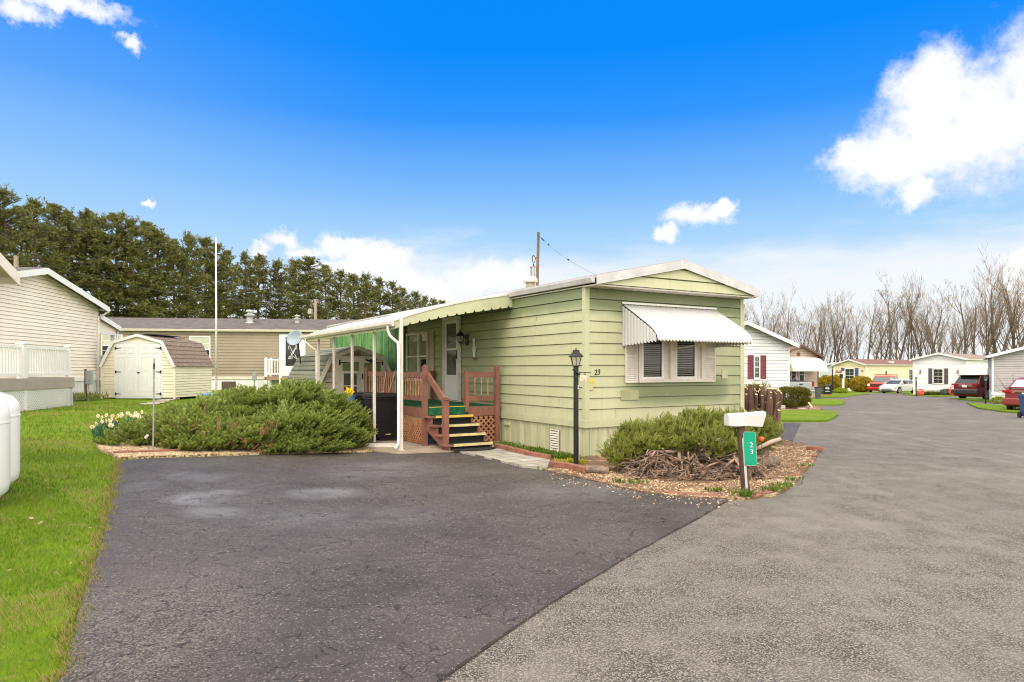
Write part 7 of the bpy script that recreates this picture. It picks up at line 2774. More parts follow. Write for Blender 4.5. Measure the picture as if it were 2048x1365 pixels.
def bare_trees():
    protos = []
    tv, tf, tt = cluster_template(5, 4, 0.45)
    for s, (mu, sp) in enumerate(((1, 0.42), (2, 0.40), (1, 0.55), (3, 0.36), (1, 0.36), (2, 0.5), (1, 0.45))):
        big, small, buds = bare_mesh(40 + s, 15.0, mu, sp)
        t = thing('bare_tree', 'proto', 'bare tree', (0, 0, 0), 0, 'bare trees beyond the homes')
        big.build('trunk', M_BARK, t)
        small.build('crown', M_TWIGS, t)
        if s in (2, 5):
            pz = np.array(buds)
            n = len(pz)
            v, f, ti = scatter(tv, tf, tt, pz, rng.normal(size=(n, 3)), rng.normal(size=(n, 3)), rng.uniform(0.10, 0.20, n) * (1.3 if s == 2 else 0.8), rng.uniform(0, 1, n))
            np_obj('buds', v, f, M_BUD, t, ti)['kind'] = 'stuff'
        protos.append(t)
    top = [(1480, 600), (1520, 598), (1560, 602), (1600, 606), (1640, 602), (1665, 592), (1690, 584), (1725, 585), (1760, 575), (1785, 557), (1820, 572), (1850, 552), (1880, 575), (1915, 588), (1945, 560), (1975, 532), (2005, 540), (2040, 515), (2090, 505)]
    tx, ty = [a for a, _ in top], [b for _, b in top]
    spots = []
    px = 1484.0
    while px < 2075:
        spots.append((px, random.uniform(96, 112), random.uniform(-6, 14)))
        px += random.uniform(17, 27)
    px = 1490.0
    while px < 2075:
        spots.append((px, random.uniform(120, 140), random.uniform(14, 40)))
        px += random.uniform(30, 46)
    behind = [(1580, 'above the white home with maroon shutters'), (1648, 'above the tan awning home'), (1735, 'above the yellow home gable'), (1826, 'above the yellow home brown roof'), (1915, 'above the bright white home gable'), (1985, 'above the bright white home roof'), (2100, 'above the grey home at the frame edge')]
    words = ['first', 'second', 'third', 'fourth', 'fifth', 'sixth', 'seventh', 'eighth', 'ninth', 'tenth', 'eleventh', 'twelfth']
    cnt = {}
    order = sorted(range(len(spots)), key=lambda i: spots[i][0])
    first = {}
    for rank, i in enumerate(order):
        px, Y, dy = spots[i]
        v = i % 7
        if 1755 < px < 1800 and dy < 14:
            v = 2
        py = float(np.interp(px, tx, ty)) + dy
        where = next(w for lim, w in behind if px < lim)
        cnt[where] = cnt.get(where, 0) + 1
        kind = {0: 'slender bare tree', 1: 'twin-stemmed bare tree', 2: 'yellow-budded tree', 3: 'three-stemmed bare tree', 4: 'narrow bare tree', 5: 'twin-stemmed budding tree', 6: 'single-trunk bare tree'}[v]
        lab = '%s, %s from left %s' % (kind, words[(cnt[where] - 1) % 12], where)
        loc = XY(px, Y)
        H = (HY - py) / FPX * Y + CAMZ - loc.z
        k = H / 16.8 * random.uniform(0.86, 1.04)
        sc = (k * random.uniform(0.85, 1.1),) * 2 + (k,)
        rz = random.uniform(0, 6.28)
        if v not in first:
            t = protos[v]
            first[v] = t
            t.location, t.rotation_euler, t.scale = loc, (0, 0, rz), sc
            t['label'] = lab
        else:
            dup(first[v], loc, rz, lab, sc)
    for v, t in enumerate(protos):
        if v not in first:
            for c in list(t.children):
                bpy.data.objects.remove(c)
            bpy.data.objects.remove(t)
bare_trees()

# brushwood at the foot of the far trees: nobody could count it
def brush():
    mb = MB()
    r_ = random.Random(3)
    for k in range(1300):
        px = r_.uniform(1475, 2080)
        Y = r_.uniform(100, 135)
        p = XY(px, Y)
        h = r_.uniform(1.2, 3.6) * (1.6 if 1870 < px < 1960 else 1.0)
        a = r_.uniform(0, 6.28)
        e = p + Vector((math.cos(a) * h * 0.3, math.sin(a) * h * 0.3, h))
        md = p.lerp(e, 0.5) + Vector((r_.uniform(-0.2, 0.2), r_.uniform(-0.2, 0.2), 0))
        mb.tube([p, md, e], [0.03, 0.02, 0.008], 3, cap=False)
        for q in range(2):
            s = p.lerp(e, r_.uniform(0.3, 0.8))
            mb.tube([s, s + Vector((r_.uniform(-0.6, 0.6), r_.uniform(-0.6, 0.6), r_.uniform(0.3, 1.1)))], [0.014, 0.006], 3, cap=False)
    o = mb.build('brushwood', mat('brush twigs', (0.21, 0.14, 0.10), 0.95, 0.3, 0.5), None)
    tag(o, 'tangle of brown brushwood along the foot of the far bare trees', 'brushwood', None, 'stuff')
brush()

# red-twigged bush by the grey home
def redbush():
    p = XY(2032, 33.5)
    t = thing('pink_flowering_bush', 'small bare bush with pinkish-red blossom beside the maroon sedan', 'bush', p, 0)
    mb = MB()
    r_ = random.Random(4)
    pos = []
    for k in range(26):
        a = r_.uniform(0, 6.28)
        e = Vector((math.cos(a) * r_.uniform(0.3, 1.3), math.sin(a) * 0.5, r_.uniform(0.7, 1.7)))
        mb.tube([(0, 0, 0), e * 0.5 + Vector((0, 0, 0.15)), e], [0.02, 0.012, 0.005], 4)
        for q in range(8):
            s = r_.uniform(0.5, 1.0)
            pos.append(tuple(e * s + Vector((r_.uniform(-0.05, 0.05), 0, 0.1 * (1 - s)))))
    mb.build('stems', M_TWIG, t)
    tv, tf, tt = cluster_template(6, 5, 0.5)
    pos = np.array([q for q in pos if q[0] > -0.1])
    n = len(pos)
    v, f, ti = scatter(tv, tf, tt, pos, rng.normal(size=(n, 3)), rng.normal(size=(n, 3)), rng.uniform(0.04, 0.08, n), rng.uniform(0, 1, n))
    np_obj('blossom', v, f, foliage('red blossom', (0.45, 0.10, 0.10), (0.62, 0.22, 0.22)), t, ti)
redbush()

# ------------------------------------------------------------------ daffodils, weeds, lawn blades, chips
def daffodils(label, cx, cy, n, rx, ry, seed):
    g0 = G(cx, cy)
    t = thing('daffodil_clump', label, 'daffodils', (g0.x, g0.y, g0.z + 0.04), 0, 'daffodil clumps by the low juniper')
    r_ = random.Random(seed)
    mb = MB()
    for k in range(n * 7):
        x, y = r_.uniform(-rx, rx), r_.uniform(-ry, ry)
        h = r_.uniform(0.22, 0.36)
        a = r_.uniform(0, 6.28)
        lx, ly = math.cos(a) * 0.10, math.sin(a) * 0.10
        w = 0.009
        mb.add([(x - w, y, 0), (x + w, y, 0), (x + lx * 0.4 + w, y + ly * 0.4, h * 0.65), (x + lx * 0.4 - w, y + ly * 0.4, h * 0.65), (x + lx, y + ly, h)], [(0, 1, 2, 3), (3, 2, 4)])
    mb.build('leaves', M_LEAFD, t)
    for k in range(n):
        x, y = r_.uniform(-rx, rx), r_.uniform(-ry, ry)
        h = r_.uniform(0.24, 0.40)
        face = (r_.uniform(-0.8, 0.8), -1, r_.uniform(-0.1, 0.3))
        mb = MB()
        mb.tube([(x, y, 0), (x, y + 0.01, h)], 0.004, 5)
        s = mb.build('flower_stalk', M_LEAFD, t)
        mb = MB()
        petal_flower(mb, (x, y - 0.012, h), 0.044, 6, 0.15, face)
        fl = mb.build('petals', M_WPET if (k + 1) % 13 else M_YPET, s)
        mb = MB()
        nrm = Vector(face).normalized()
        c = Vector((x, y - 0.012, h))
        mb.tube([c, c + nrm * 0.022], [0.010, 0.017], 8)
        mb.build('cup', M_CUP, s)
daffodils('white daffodils at the left end of the clump row by the lawn', 212, 887, 5, 0.14, 0.16, 1)
daffodils('densest clump of pale daffodils, in the middle of the row', 240, 875, 17, 0.34, 0.24, 2)
daffodils('pale daffodils with one plain yellow bloom, next to the thin rod', 282, 866, 9, 0.22, 0.2, 3)

def weed(name, label, spots, m, size, n, spread, group=None, kind=None):
    pos, up = [], []
    for (px, py) in spots:
        g0 = G(px, py)
        for k in range(n):
            pos.append((g0.x + random.gauss(0, spread), g0.y + random.gauss(0, spread * 0.8), g0.z + 0.045))
    pos = np.array(pos)
    N = len(pos)
    tv, tf, tt = leafquads([((0, 0, 0), (0.5, 0, 1), (0, 1, 0), 1.0, 0.22), ((0, 0, 0), (-0.4, 0.4, 1), (0.7, 0.7, 0), 0.8, 0.22), ((0, 0, 0), (0.1, -0.6, 0.9), (1, 0, 0), 0.9, 0.22)])
    a = rng.uniform(0, 6.28, N)
    v, f, ti = scatter(tv, tf, tt, pos, np.stack([np.cos(a), np.sin(a), rng.uniform(-0.2, 0.4, N)], 1), np.tile([0, 0, 1.0], (N, 1)), size * rng.uniform(0.6, 1.3, N), rng.uniform(0, 1, N))
    o = np_obj(name, v, f, m, None, ti)
    tag(o, label, name.replace('_', ' '), group, kind)
M_WEED = foliage('weed leaves', (0.06, 0.12, 0.015), (0.16, 0.24, 0.03))
M_WEEDY = foliage('yellow-green weeds', (0.30, 0.32, 0.02), (0.52, 0.46, 0.03))
mid = [(1000 + 9 * k, 896 + 1.9 * k + random.uniform(-2, 3)) for k in range(16)]
weed('ground_cover', 'green weeds growing along the foot of the green skirt', mid, M_WEED, 0.09, 70, 0.10, kind='stuff')
weed('yellow_weed', 'yellow-green leafy weeds at the foot of the lamp post', [(1118, 934), (1128, 935), (1140, 932), (1163, 934)], M_WEEDY, 0.09, 22, 0.035, kind='stuff')
weed('dandelion', 'bright green leafy weed at the foot of the mailbox post', [(1486, 1001), (1494, 1003), (1500, 1000)], M_WEED, 0.10, 14, 0.04)
weed('bed_weeds', 'scattered green weeds near the road edge of the bark bed', [(1435, 990), (1540, 990), (1562, 982), (1576, 978), (1586, 968), (1555, 988), (1610, 940), (1240, 973), (1268, 975)], M_WEED, 0.07, 20, 0.08, kind='stuff')
weed('meter_weeds', 'tall grassy weeds around the electric meter post', [(150, 803), (158, 802), (165, 802), (180, 801), (188, 800)], foliage('pale weeds', (0.18, 0.22, 0.05), (0.36, 0.36, 0.12)), 0.26, 22, 0.22, kind='stuff')

def lawn_blades():
    excl = [[(x, y) for x, y in DRIVEP], [(x, y) for x, y in JBEDP]]
    left_edge = DRIVE_EDGE
    P_, S_, W_ = [], [], []
    for (y0, y1, dens, h, w) in ((2.6, 4.5, 3600, 0.045, 0.0045), (4.5, 7.5, 1900, 0.050, 0.006), (7.5, 12, 750, 0.055, 0.009), (12, 24, 150, 0.07, 0.016)):
        x0, x1 = -0.80 * y1 - 0.4, -1.8 if y1 < 9 else -3.0
        n = int((x1 - x0) * (y1 - y0) * dens)
        x = rng.uniform(x0, x1, n)
        y = rng.uniform(y0, y1, n)
        k = (x > -0.80 * y - 0.4)
        x, y = x[k], y[k]
        ex = np.interp(y, [p[1] for p in reversed(left_edge)], [p[0] for p in reversed(left_edge)])
        ex = np.where(y > left_edge[0][1], -3.2, ex)
        k = x < ex + rng.uniform(-0.08, 0.03, len(x))
        x, y = x[k], y[k]
        keep = np.array([not in_poly((a, b), JBEDP) for a, b in zip(x, y)]) if y1 > 9 else np.ones(len(x), bool)
        x, y = x[keep], y[keep]
        keep = ~((x > -15.2) & (x < -11.8) & (y > 22.5)) & ~((y > 13) & (x < -13.0 + 0 * y))
        x, y = x[keep], y[keep]
        pn = np.sin(x * 2.1 + 1.3 * np.sin(y * 1.7)) + np.sin(y * 2.7 + 1.1 * np.sin(x * 3.1))
        keep = rng.uniform(0, 1, len(x)) < np.clip(0.85 + 0.25 * pn, 0.25, 1)
        x, y = x[keep], y[keep]
        z = np.array([gz(a, b) for a, b in zip(x, y)])
        P_.append(np.stack([x, y, z], 1))
        S_.append(h * rng.uniform(0.5, 1.3, len(x)))
        W_.append(np.full(len(x), w))
    # ragged brown thatch along the driveway edge, some of it lying over the asphalt
    m_ = 6000
    ye = rng.uniform(2.7, 10.2, m_) ** 1.0
    xe = np.interp(ye, [p[1] for p in reversed(left_edge)], [p[0] for p in reversed(left_edge)]) + rng.normal(-0.015, 0.035, m_) + 0.03 * np.sin(ye * 9) + 0.02 * np.sin(ye * 23)
    P_.append(np.stack([xe, ye, np.array([gz(a, b) for a, b in zip(xe, ye)]) + 0.012], 1))
    S_.append(0.05 * rng.uniform(0.5, 1.4, m_))
    W_.append(np.full(m_, 0.007))
    pos, sz, wd = np.concatenate(P_), np.concatenate(S_), np.concatenate(W_)
    N = len(pos)
    a = rng.uniform(0, 6.28, N)
    tv = np.array([[0, -0.5, 0], [0, 0.5, 0], [1, 0, 0]], float)
    tf = np.array([[0, 1, 2]])
    tt = np.array([0, 0, 1.0])
    lean = rng.uniform(0.15, 0.9, N)
    xd = np.stack([np.cos(a) * lean, np.sin(a) * lean, np.ones(N)], 1)
    up = np.stack([-np.sin(a + 0.3), np.cos(a + 0.3), np.zeros(N)], 1)
    patch = np.sin(pos[:, 0] * 1.1 + 2 * np.sin(pos[:, 1] * 0.8)) * np.sin(pos[:, 1] * 1.3 + 1.5 * np.sin(pos[:, 0] * 0.9))
    tint = np.clip(0.35 + 0.35 * patch + 0.25 * rng.uniform(-1, 1, N), 0, 1)
    v, f, ti = scatter(tv, tf, tt, pos, xd, up, sz, tint, wd)
    dead = np.repeat((rng.uniform(0, 1, N) < np.clip(0.12 + 0.6 * (patch < -0.40), 0, 0.72)).astype(float), 3)
    dead[-3 * m_:] = np.repeat((rng.uniform(0, 1, m_) < 0.62).astype(float), 3)
    ti[:, 1] = dead
    # fallen leaves lying on the turf
    nl = 70
    yl = rng.uniform(3.0, 9.0, nl)
    xl = rng.uniform(-0.75, -0.42, nl) * yl - 0.6
    kl = xl < np.interp(yl, [p[1] for p in reversed(left_edge)], [p[0] for p in reversed(left_edge)]) - 0.05
    xl, yl = xl[kl], yl[kl]
    nl = len(xl)
    lv, lf, lt = leafquads([((0, 0, 0), (1, 0, 0.25), (0, 1, 0.2), 1.0, 0.6)])
    al = rng.uniform(0, 6.28, nl)
    v2, f2, t2 = scatter(lv, lf, lt, np.stack([xl, yl, np.array([gz(a, b) for a, b in zip(xl, yl)]) + 0.035], 1), np.stack([np.cos(al), np.sin(al), rng.normal(0, 0.2, nl)], 1), np.stack([rng.normal(0, 0.4, nl), rng.normal(0, 0.4, nl), np.ones(nl)], 1), rng.uniform(0.03, 0.06, nl), rng.uniform(0, 1, nl))
    o = np_obj('fallen_leaves', v2, f2, foliage('dead leaf', (0.16, 0.09, 0.05), (0.46, 0.36, 0.24), rough=0.9, transl=0.1), None, t2)
    tag(o, 'small dry brown leaves scattered over the lawn', 'fallen leaves', None, 'stuff')
    o = np_obj('grass', v, f, foliage('grass blades', (0.095, 0.180, 0.008), (0.205, 0.290, 0.016), tip=(0.40, 0.31, 0.12), transl=0.3), None, ti)
    tag(o, 'short bright green grass of the lawn left of the driveway', 'grass', None, 'stuff')
lawn_blades()

def chips():
    tv = np.array([[-1, -0.6, 0], [1, -0.7, 0], [0.8, 0.7, 0], [-0.9, 0.6, 0], [-0.5, -0.3, 0.8], [0.5, -0.35, 0.7], [0.4, 0.35, 0.9], [-0.45, 0.3, 0.75]], float)
    tf = np.array([[4, 5, 6, 7], [0, 1, 5, 4], [1, 2, 6, 5], [2, 3, 7, 6], [3, 0, 4, 7]])
    tt = np.zeros(8)
    P_ = []
    def fill(poly, n):
        xs, ys = [p[0] for p in poly], [p[1] for p in poly]
        k = 0
        while k < n:
            x, y = random.uniform(min(xs), max(xs)), random.uniform(min(ys), max(ys))
            if in_poly((x, y), poly):
                P_.append((x, y, gz(x, y) + 0.045))
                k += 1
    fill(gp([(1100, 941), (1193, 968), (1278, 988), (1363, 999), (1445, 1003), (1490, 1003), (1560, 990), (1600, 960), (1500, 965), (1400, 975), (1300, 965), (1200, 945)]), 2000)
    fill(gp([(1500, 985), (1585, 975), (1635, 905), (1560, 895), (1505, 930)]), 1200)
    fill(gp([(1000, 898), (1095, 920), (1150, 925), (1150, 915), (1050, 905)]), 120)
    fill(gp([(238, 921), (440, 914), (700, 907), (745, 906), (740, 900), (500, 905), (330, 906), (215, 903), (200, 897)]), 3000)
    for k in range(160):          # a few strays on the asphalt
        px = random.uniform(1100, 1480)
        g0 = G(px, float(np.interp(px, [1100, 1193, 1278, 1363, 1480], [952, 970, 990, 1001, 1006])) + abs(random.gauss(0, 9)))
        P_.append((g0.x, g0.y, g0.z + 0.034))
    pos = np.array(P_)
    N = len(pos)
    a = rng.uniform(0, 6.28, N)
    sz = rng.uniform(0.005, 0.014, N)
    v, f, ti = scatter(tv, tf, tt, pos, np.stack([np.cos(a), np.sin(a), rng.normal(0, 0.2, N)], 1), np.stack([rng.normal(0, 0.3, N), rng.normal(0, 0.3, N), np.ones(N)], 1), sz, rng.uniform(0, 1, N) ** 1.3)
    o = np_obj('stone_chips', v, f, foliage('stone chip', (0.26, 0.15, 0.08), (0.72, 0.56, 0.36), rough=0.9, transl=0.0), None, ti)
    tag(o, 'cream and tan stone chips scattered over the beds', 'stone chips', None, 'stuff')
    # bark strips and dead twigs
    tv, tf, tt = leafquads([((0, 0, 0), (1, 0, 0.1), (0, 1, 0.3), 1.0, 0.22)])
    P2 = []
    def fill2(poly, n):
        xs, ys = [p[0] for p in poly], [p[1] for p in poly]
        k = 0
        while k < n:
            x, y = random.uniform(min(xs), max(xs)), random.uniform(min(ys), max(ys))
            if in_poly((x, y), poly):
                P2.append((x, y, gz(x, y) + 0.05))
                k += 1
    fill2(BEDP, 5200)
    pos = np.array(P2)
    N = len(pos)
    a = rng.uniform(0, 6.28, N)
    v, f, ti = scatter(tv, tf, tt, pos, np.stack([np.cos(a), np.sin(a), rng.normal(0.1, 0.15, N)], 1), np.stack([rng.normal(0, 0.5, N), rng.normal(0, 0.5, N), np.ones(N)], 1), rng.uniform(0.02, 0.07, N), rng.uniform(0, 1, N))
    o = np_obj('bark_chips', v, f, foliage('bark chip', (0.12, 0.06, 0.035), (0.36, 0.22, 0.13), rough=0.95, transl=0.0), None, ti)
    tag(o, 'reddish brown bark chips covering the corner bed', 'bark chips', None, 'stuff')
chips()

# ------------------------------------------------------------------ vehicles
M_TYRE = mat('tyre rubber', (0.014, 0.014, 0.014), 0.8, 0.2, 8)
M_RIM = mat('alloy rim', (0.55, 0.55, 0.56), 0.3, 0.05, 8, metal=0.7)
M_CHROME = mat('chrome', (0.7, 0.7, 0.7), 0.12, 0.03, 4, metal=1.0)
M_CARGL = glass('car glass', (0.02, 0.025, 0.028), 0.03)
M_TAIL = mat('tail lamp', (0.32, 0.01, 0.012), 0.2, 0.1)
M_HEAD = mat('head lamp', (0.72, 0.74, 0.76), 0.1, 0.05)
M_PLAST = mat('dark trim plastic', (0.03, 0.03, 0.032), 0.55, 0.1)
M_PLATE = mat('licence plate', (0.70, 0.70, 0.66), 0.4, 0.05)

def arch(cx, r, n=8):
    return [(cx + r * math.cos(math.pi - math.pi * k / n), 0.30 + r * math.sin(math.pi - math.pi * k / n)) for k in range(n + 1)]

def loft(stations, name, m, parent, bevel=0.0):
    """stations: list of (x, [(y,z)...]) half rings mirrored to the full body section"""
    mb = MB()
    vs, fs = [], []
    k = None
    for x, half in stations:
        ring = [(x if not isinstance(x, (list, tuple)) else x[i], y, z) for i, (y, z) in enumerate(half)]
        full = ring + [(a, -b_, c) for a, b_, c in reversed(ring)]
        k = len(full)
        vs += full
    for i in range(len(stations) - 1):
        for j in range(k):
            fs.append((i * k + j, i * k + (j + 1) % k, (i + 1) * k + (j + 1) % k, (i + 1) * k + j))
    fs.append(tuple(reversed(range(k))))
    fs.append(tuple((len(stations) - 1) * k + j for j in range(k)))
    mb.add(vs, fs)
    return mb.build(name, m, parent, smooth=False, bevel=bevel)

def car(name, label, cat, loc, rz, paint, L, hw, prof_top, wheels, wr, cabin, group=None, rear_extra=None, kind='sedan', glass_m=None):
    """x forward. prof_top: list (x,z) of the body's upper edge from tail to nose;
    cabin: (xb0, xb1, xt0, xt1, zb, zt) greenhouse; wheels: x positions"""
    t = thing(name, label, cat, loc, rz, group)
    t_ = t
    # lower body: side profile with arches, narrowed to nose and tail by a plan taper
    bot = 0.24
    low = [(prof_top[-1][0], bot + 0.06)]
    pts = list(prof_top)
    under = []
    for wx in sorted(wheels, reverse=True):
        r = wr + 0.06
        a = [(wx + r * math.cos(math.pi * k / 8), wr + r * math.sin(math.pi * k / 8)) for k in range(9)]
        a = [(x, max(z, bot)) for x, z in a]
        under += [(wx + r + 0.01, bot)] + a + [(wx - r - 0.01, bot)]
    poly = pts + [(pts[-1][0] - 0.02, bot + 0.10), (pts[-1][0] - 0.12, bot)] + under + [(pts[0][0] + 0.12, bot), (pts[0][0], bot + 0.12)]
    mb = MB()
    n = len(poly)
    def wdt(x, z):
        f = abs((x) / (L / 2))
        k = 1 - 0.14 * max(0, f - 0.72) / 0.28
        return hw * k * (1 - 0.05 * max(0, (z - 0.75)) / 0.3)
    vs = [(x, wdt(x, z), z) for x, z in poly] + [(x, -wdt(x, z), z) for x, z in poly]
    fs = [tuple(range(n)), tuple(reversed(range(n, 2 * n)))] + [(i, n + i, n + (i + 1) % n, (i + 1) % n) for i in range(n)]
    mb.add(vs, fs)
    body = mb.build('body', paint, t, bevel=0.045)
    for wx in wheels:
        for s in (-1, 1):
            mb = MB(Matrix.Translation((wx, s * (hw - 0.115), wr)) @ Matrix.Rotation(R(90), 4, 'X'))
            mb.lathe([(wr * 0.62, -0.10), (wr * 0.95, -0.10), (wr, -0.07), (wr, 0.07), (wr * 0.95, 0.10), (wr * 0.62, 0.10)], 22)
            w = mb.build('wheel', M_TYRE, t)
            mb = MB(Matrix.Translation((wx, s * (hw - 0.115), wr)) @ Matrix.Rotation(R(90), 4, 'X'))
            mb.lathe([(wr * 0.60, -0.102), (wr * 0.66, -0.104), (wr * 0.66, 0.104), (wr * 0.60, 0.102)], 22)
            for k in range(5):
                a = k * 2 * math.pi / 5
                for zz in (-0.106, 0.106):
                    mb.bar((0, 0, zz), (wr * 0.62 * math.cos(a), wr * 0.62 * math.sin(a), zz), wr * 0.2, 0.02, up=(0, 0, 1))
            mb.lathe([(0.06, -0.12), (0.06, 0.12)], 10)
            mb.build('rim', M_RIM, w)
    if cabin:
        xb0, xb1, xt0, xt1, zb, zt = cabin
        wb, wt = hw * 0.93, hw * 0.74
        def cab(zz):
            f = (zz - zb) / (zt - zb)
            return xb0 + (xt0 - xb0) * f, xb1 + (xt1 - xb1) * f, wb + (wt - wb) * f
        mb = MB()
        vs = []
        for f in (0.0, 0.82, 1.0):
            a, b_, w = cab(zb + (zt - zb) * f)
            ins = 0.0 if f < 1 else 0.10
            vs += [(a + ins, -w + ins * 0.6, zb + (zt - zb) * f - (0.0 if f else 0.02)), (b_ - ins, -w + ins * 0.6, zb + (zt - zb) * f - (0.0 if f else 0.02)), (b_ - ins, w - ins * 0.6, zb + (zt - zb) * f - (0.0 if f else 0.02)), (a + ins, w - ins * 0.6, zb + (zt - zb) * f - (0.0 if f else 0.02))]
        fs = []
        for i in (0, 4):
            fs += [(i, i + 1, i + 5, i + 4), (i + 1, i + 2, i + 6, i + 5), (i + 2, i + 3, i + 7, i + 6), (i + 3, i, i + 4, i + 7)]
        fs += [(8, 9, 10, 11), (3, 2, 1, 0)]
        mb.add(vs, fs)
        mb.build('cabin', paint, t, bevel=0.03)
        gm = glass_m or M_CARGL
        z0, z1 = zb + 0.05, zb + (zt - zb) * 0.80
        a0, b0, w0 = cab(z0)
        a1, b1, w1 = cab(z1)
        o = 0.012
        mb = MB()
        mb.add([(b0 + o, -w0 + 0.07, z0), (b0 + o, w0 - 0.07, z0), (b1 + o, w1 - 0.06, z1), (b1 + o, -w1 + 0.06, z1)], [(0, 1, 2, 3)])
        mb.build('windscreen', gm, t)
        mb = MB()
        mb.add([(a0 - o, -w0 + 0.09, z0), (a0 - o, w0 - 0.09, z0), (a1 - o, w1 - 0.08, z1), (a1 - o, -w1 + 0.08, z1)], [(0, 1, 2, 3)])
        mb.build('rear_window', gm, t)
        for s in (-1, 1):
            ms = (a0 + b0) / 2 - 0.05
            mt_ = (a1 + b1) / 2 - 0.05
            for (p0, p1, q0, q1) in ((a0 + 0.12, ms - 0.04, a1 + 0.10, mt_ - 0.04), (ms + 0.04, b0 - 0.14, mt_ + 0.04, b1 - 0.08)):
                mb = MB()
                mb.add([(p0, s * (w0 + o), z0), (p1, s * (w0 + o), z0), (q1, s * (w1 + o), z1), (q0, s * (w1 + o), z1)], [(0, 1, 2, 3)])
                mb.build('side_window', gm, t)
            mb = MB()
            mb.box(b0 - 0.35, b0 - 0.20, s * (w0 + 0.10) - 0.09, s * (w0 + 0.10) + 0.09, z0 - 0.0, z0 + 0.15)
            mb.build('mirror', paint if kind != 'truck' else M_PLAST, t, bevel=0.03)
    # grey underside box so that daylight does not show through
    mb = MB()
    mb.box(prof_top[0][0] + 0.3, prof_top[-1][0] - 0.3, -hw * 0.7, hw * 0.7, 0.2, 0.5)
    mb.build('chassis', M_PLAST, t)
    return t

def px_heading(px, Y):
    return (px - 1024.0) / FPX * Y, Y

# red pickup with cap and ladder rack, nose towards the viewer
M_RED = mat('red truck paint', (0.60, 0.018, 0.012), 0.22, 0.04, 2, coat=0.6)
def red_truck():
    Yc = 74.5
    loc = XY(1768, Yc + 2.5)
    rz = R(227)
    t = car('red_pickup', 'red pickup truck with cap and ladder rack, nose towards the road', 'pickup truck', loc, rz, M_RED, 5.8, 1.0,
            [(-2.9, 0.75), (-2.88, 1.12), (-0.6, 1.16), (1.25, 1.16), (2.0, 1.14), (2.72, 1.06), (2.86, 0.98), (2.9, 0.55)], (-1.75, 1.85), 0.41,
            (-0.75, 1.55, -0.55, 0.75, 1.14, 1.88), kind='truck', glass_m=glass('pale car glass', (0.10, 0.13, 0.13), 0.05))
    mb = MB()
    vs = [(-2.85, -0.93, 1.12), (-0.78, -0.93, 1.12), (-0.78, 0.93, 1.12), (-2.85, 0.93, 1.12), (-2.70, -0.74, 1.84), (-0.74, -0.74, 1.86), (-0.74, 0.74, 1.86), (-2.70, 0.74, 1.84)]
    mb.add(vs, [(3, 2, 1, 0), (4, 5, 6, 7), (0, 1, 5, 4), (1, 2, 6, 5), (2, 3, 7, 6), (3, 0, 4, 7)])
    cap = mb.build('cap', M_RED, t, bevel=0.03)
    for s in (-1, 1):
        mb = MB()
        mb.add([(-2.6, s * 0.925, 1.25), (-1.0, s * 0.925, 1.25), (-0.95, s * 0.81, 1.70), (-2.5, s * 0.81, 1.70)], [(0, 1, 2, 3)])
        mb.build('cap_window', M_CARGL, cap)
    mb = MB()
    for x in (-2.3, -0.3, 0.9):
        mb.bar((x, -0.75, 1.97), (x, 0.75, 1.97), 0.05, 0.04)
        for s in (-1, 1):
            mb.bar((x, s * 0.7, 1.83 if x < 0.5 else 1.78), (x, s * 0.7, 1.97), 0.03)
    for s in (-1, 1):
        mb.bar((-2.4, s * 0.72, 2.0), (1.05, s * 0.72, 2.0), 0.04)
    mb.build('ladder_rack', M_RED, t)
    mb = MB()
    mb.box(2.885, 2.925, -0.66, 0.66, 0.66, 0.98)
    g = mb.build('grille', M_PLAST, t)
    mb = MB()
    mb.box(2.926, 2.945, -0.66, 0.66, 0.80, 0.84)
    mb.box(2.926, 2.945, -0.03, 0.03, 0.66, 0.98)
    mb.box(2.926, 2.943, -0.68, 0.68, 0.965, 1.0)
    mb.build('grille_bars', M_RED, g)
    mb = MB()
    mb.tube([(2.945, 0, 0.83), (2.955, 0, 0.83)], 0.085, 12)
    mb.build('emblem', M_CHROME, g)
    mb = MB()
    mb.box(2.72, 3.0, -0.98, 0.98, 0.38, 0.62)
    mb.build('front_bumper', M_RED, t, bevel=0.05)
    mb = MB()
    mb.box(2.985, 3.008, -0.6, 0.6, 0.36, 0.40)
    mb.build('lower_grille', M_CHROME, t)
    for s in (-1, 1):
        mb = MB()
        mb.box(2.62, 2.925, s * 0.82 - 0.14, s * 0.82 + 0.14, 0.72, 0.97)
        mb.build('headlight', M_HEAD, t, bevel=0.03)
red_truck()

def white_car():
    M_W = mat('white car paint', (0.78, 0.76, 0.72), 0.22, 0.02, 2, coat=0.5)
    loc = XY(1797, 70.0)
    t = car('white_hatchback', 'small white hatchback parked beside the red pickup', 'car', loc, R(211), M_W, 4.4, 0.87,
            [(-2.15, 0.60), (-2.16, 0.95), (-1.2, 0.98), (0.9, 0.97), (1.6, 0.86), (2.05, 0.70), (2.2, 0.52)], (-1.30, 1.32), 0.33,
            (-2.0, 1.25, -1.0, 0.25, 0.93, 1.44))
    for s in (-1, 1):
        mb = MB()
        mb.prism([(1.75, 0.66), (2.14, 0.60), (2.12, 0.68), (1.72, 0.80)], 'y', s * 0.68 - 0.12, s * 0.68 + 0.12)
        mb.build('headlight', M_HEAD, t)
    mb = MB()
    mb.box(2.13, 2.20, -0.55, 0.55, 0.32, 0.44)
    mb.build('lower_grille', M_PLAST, t, bevel=0.02)
    mb = MB()
    mb.box(2.155, 2.195, -0.45, 0.45, 0.535, 0.575)
    mb.build('grille', M_PLAST, t)
white_car()

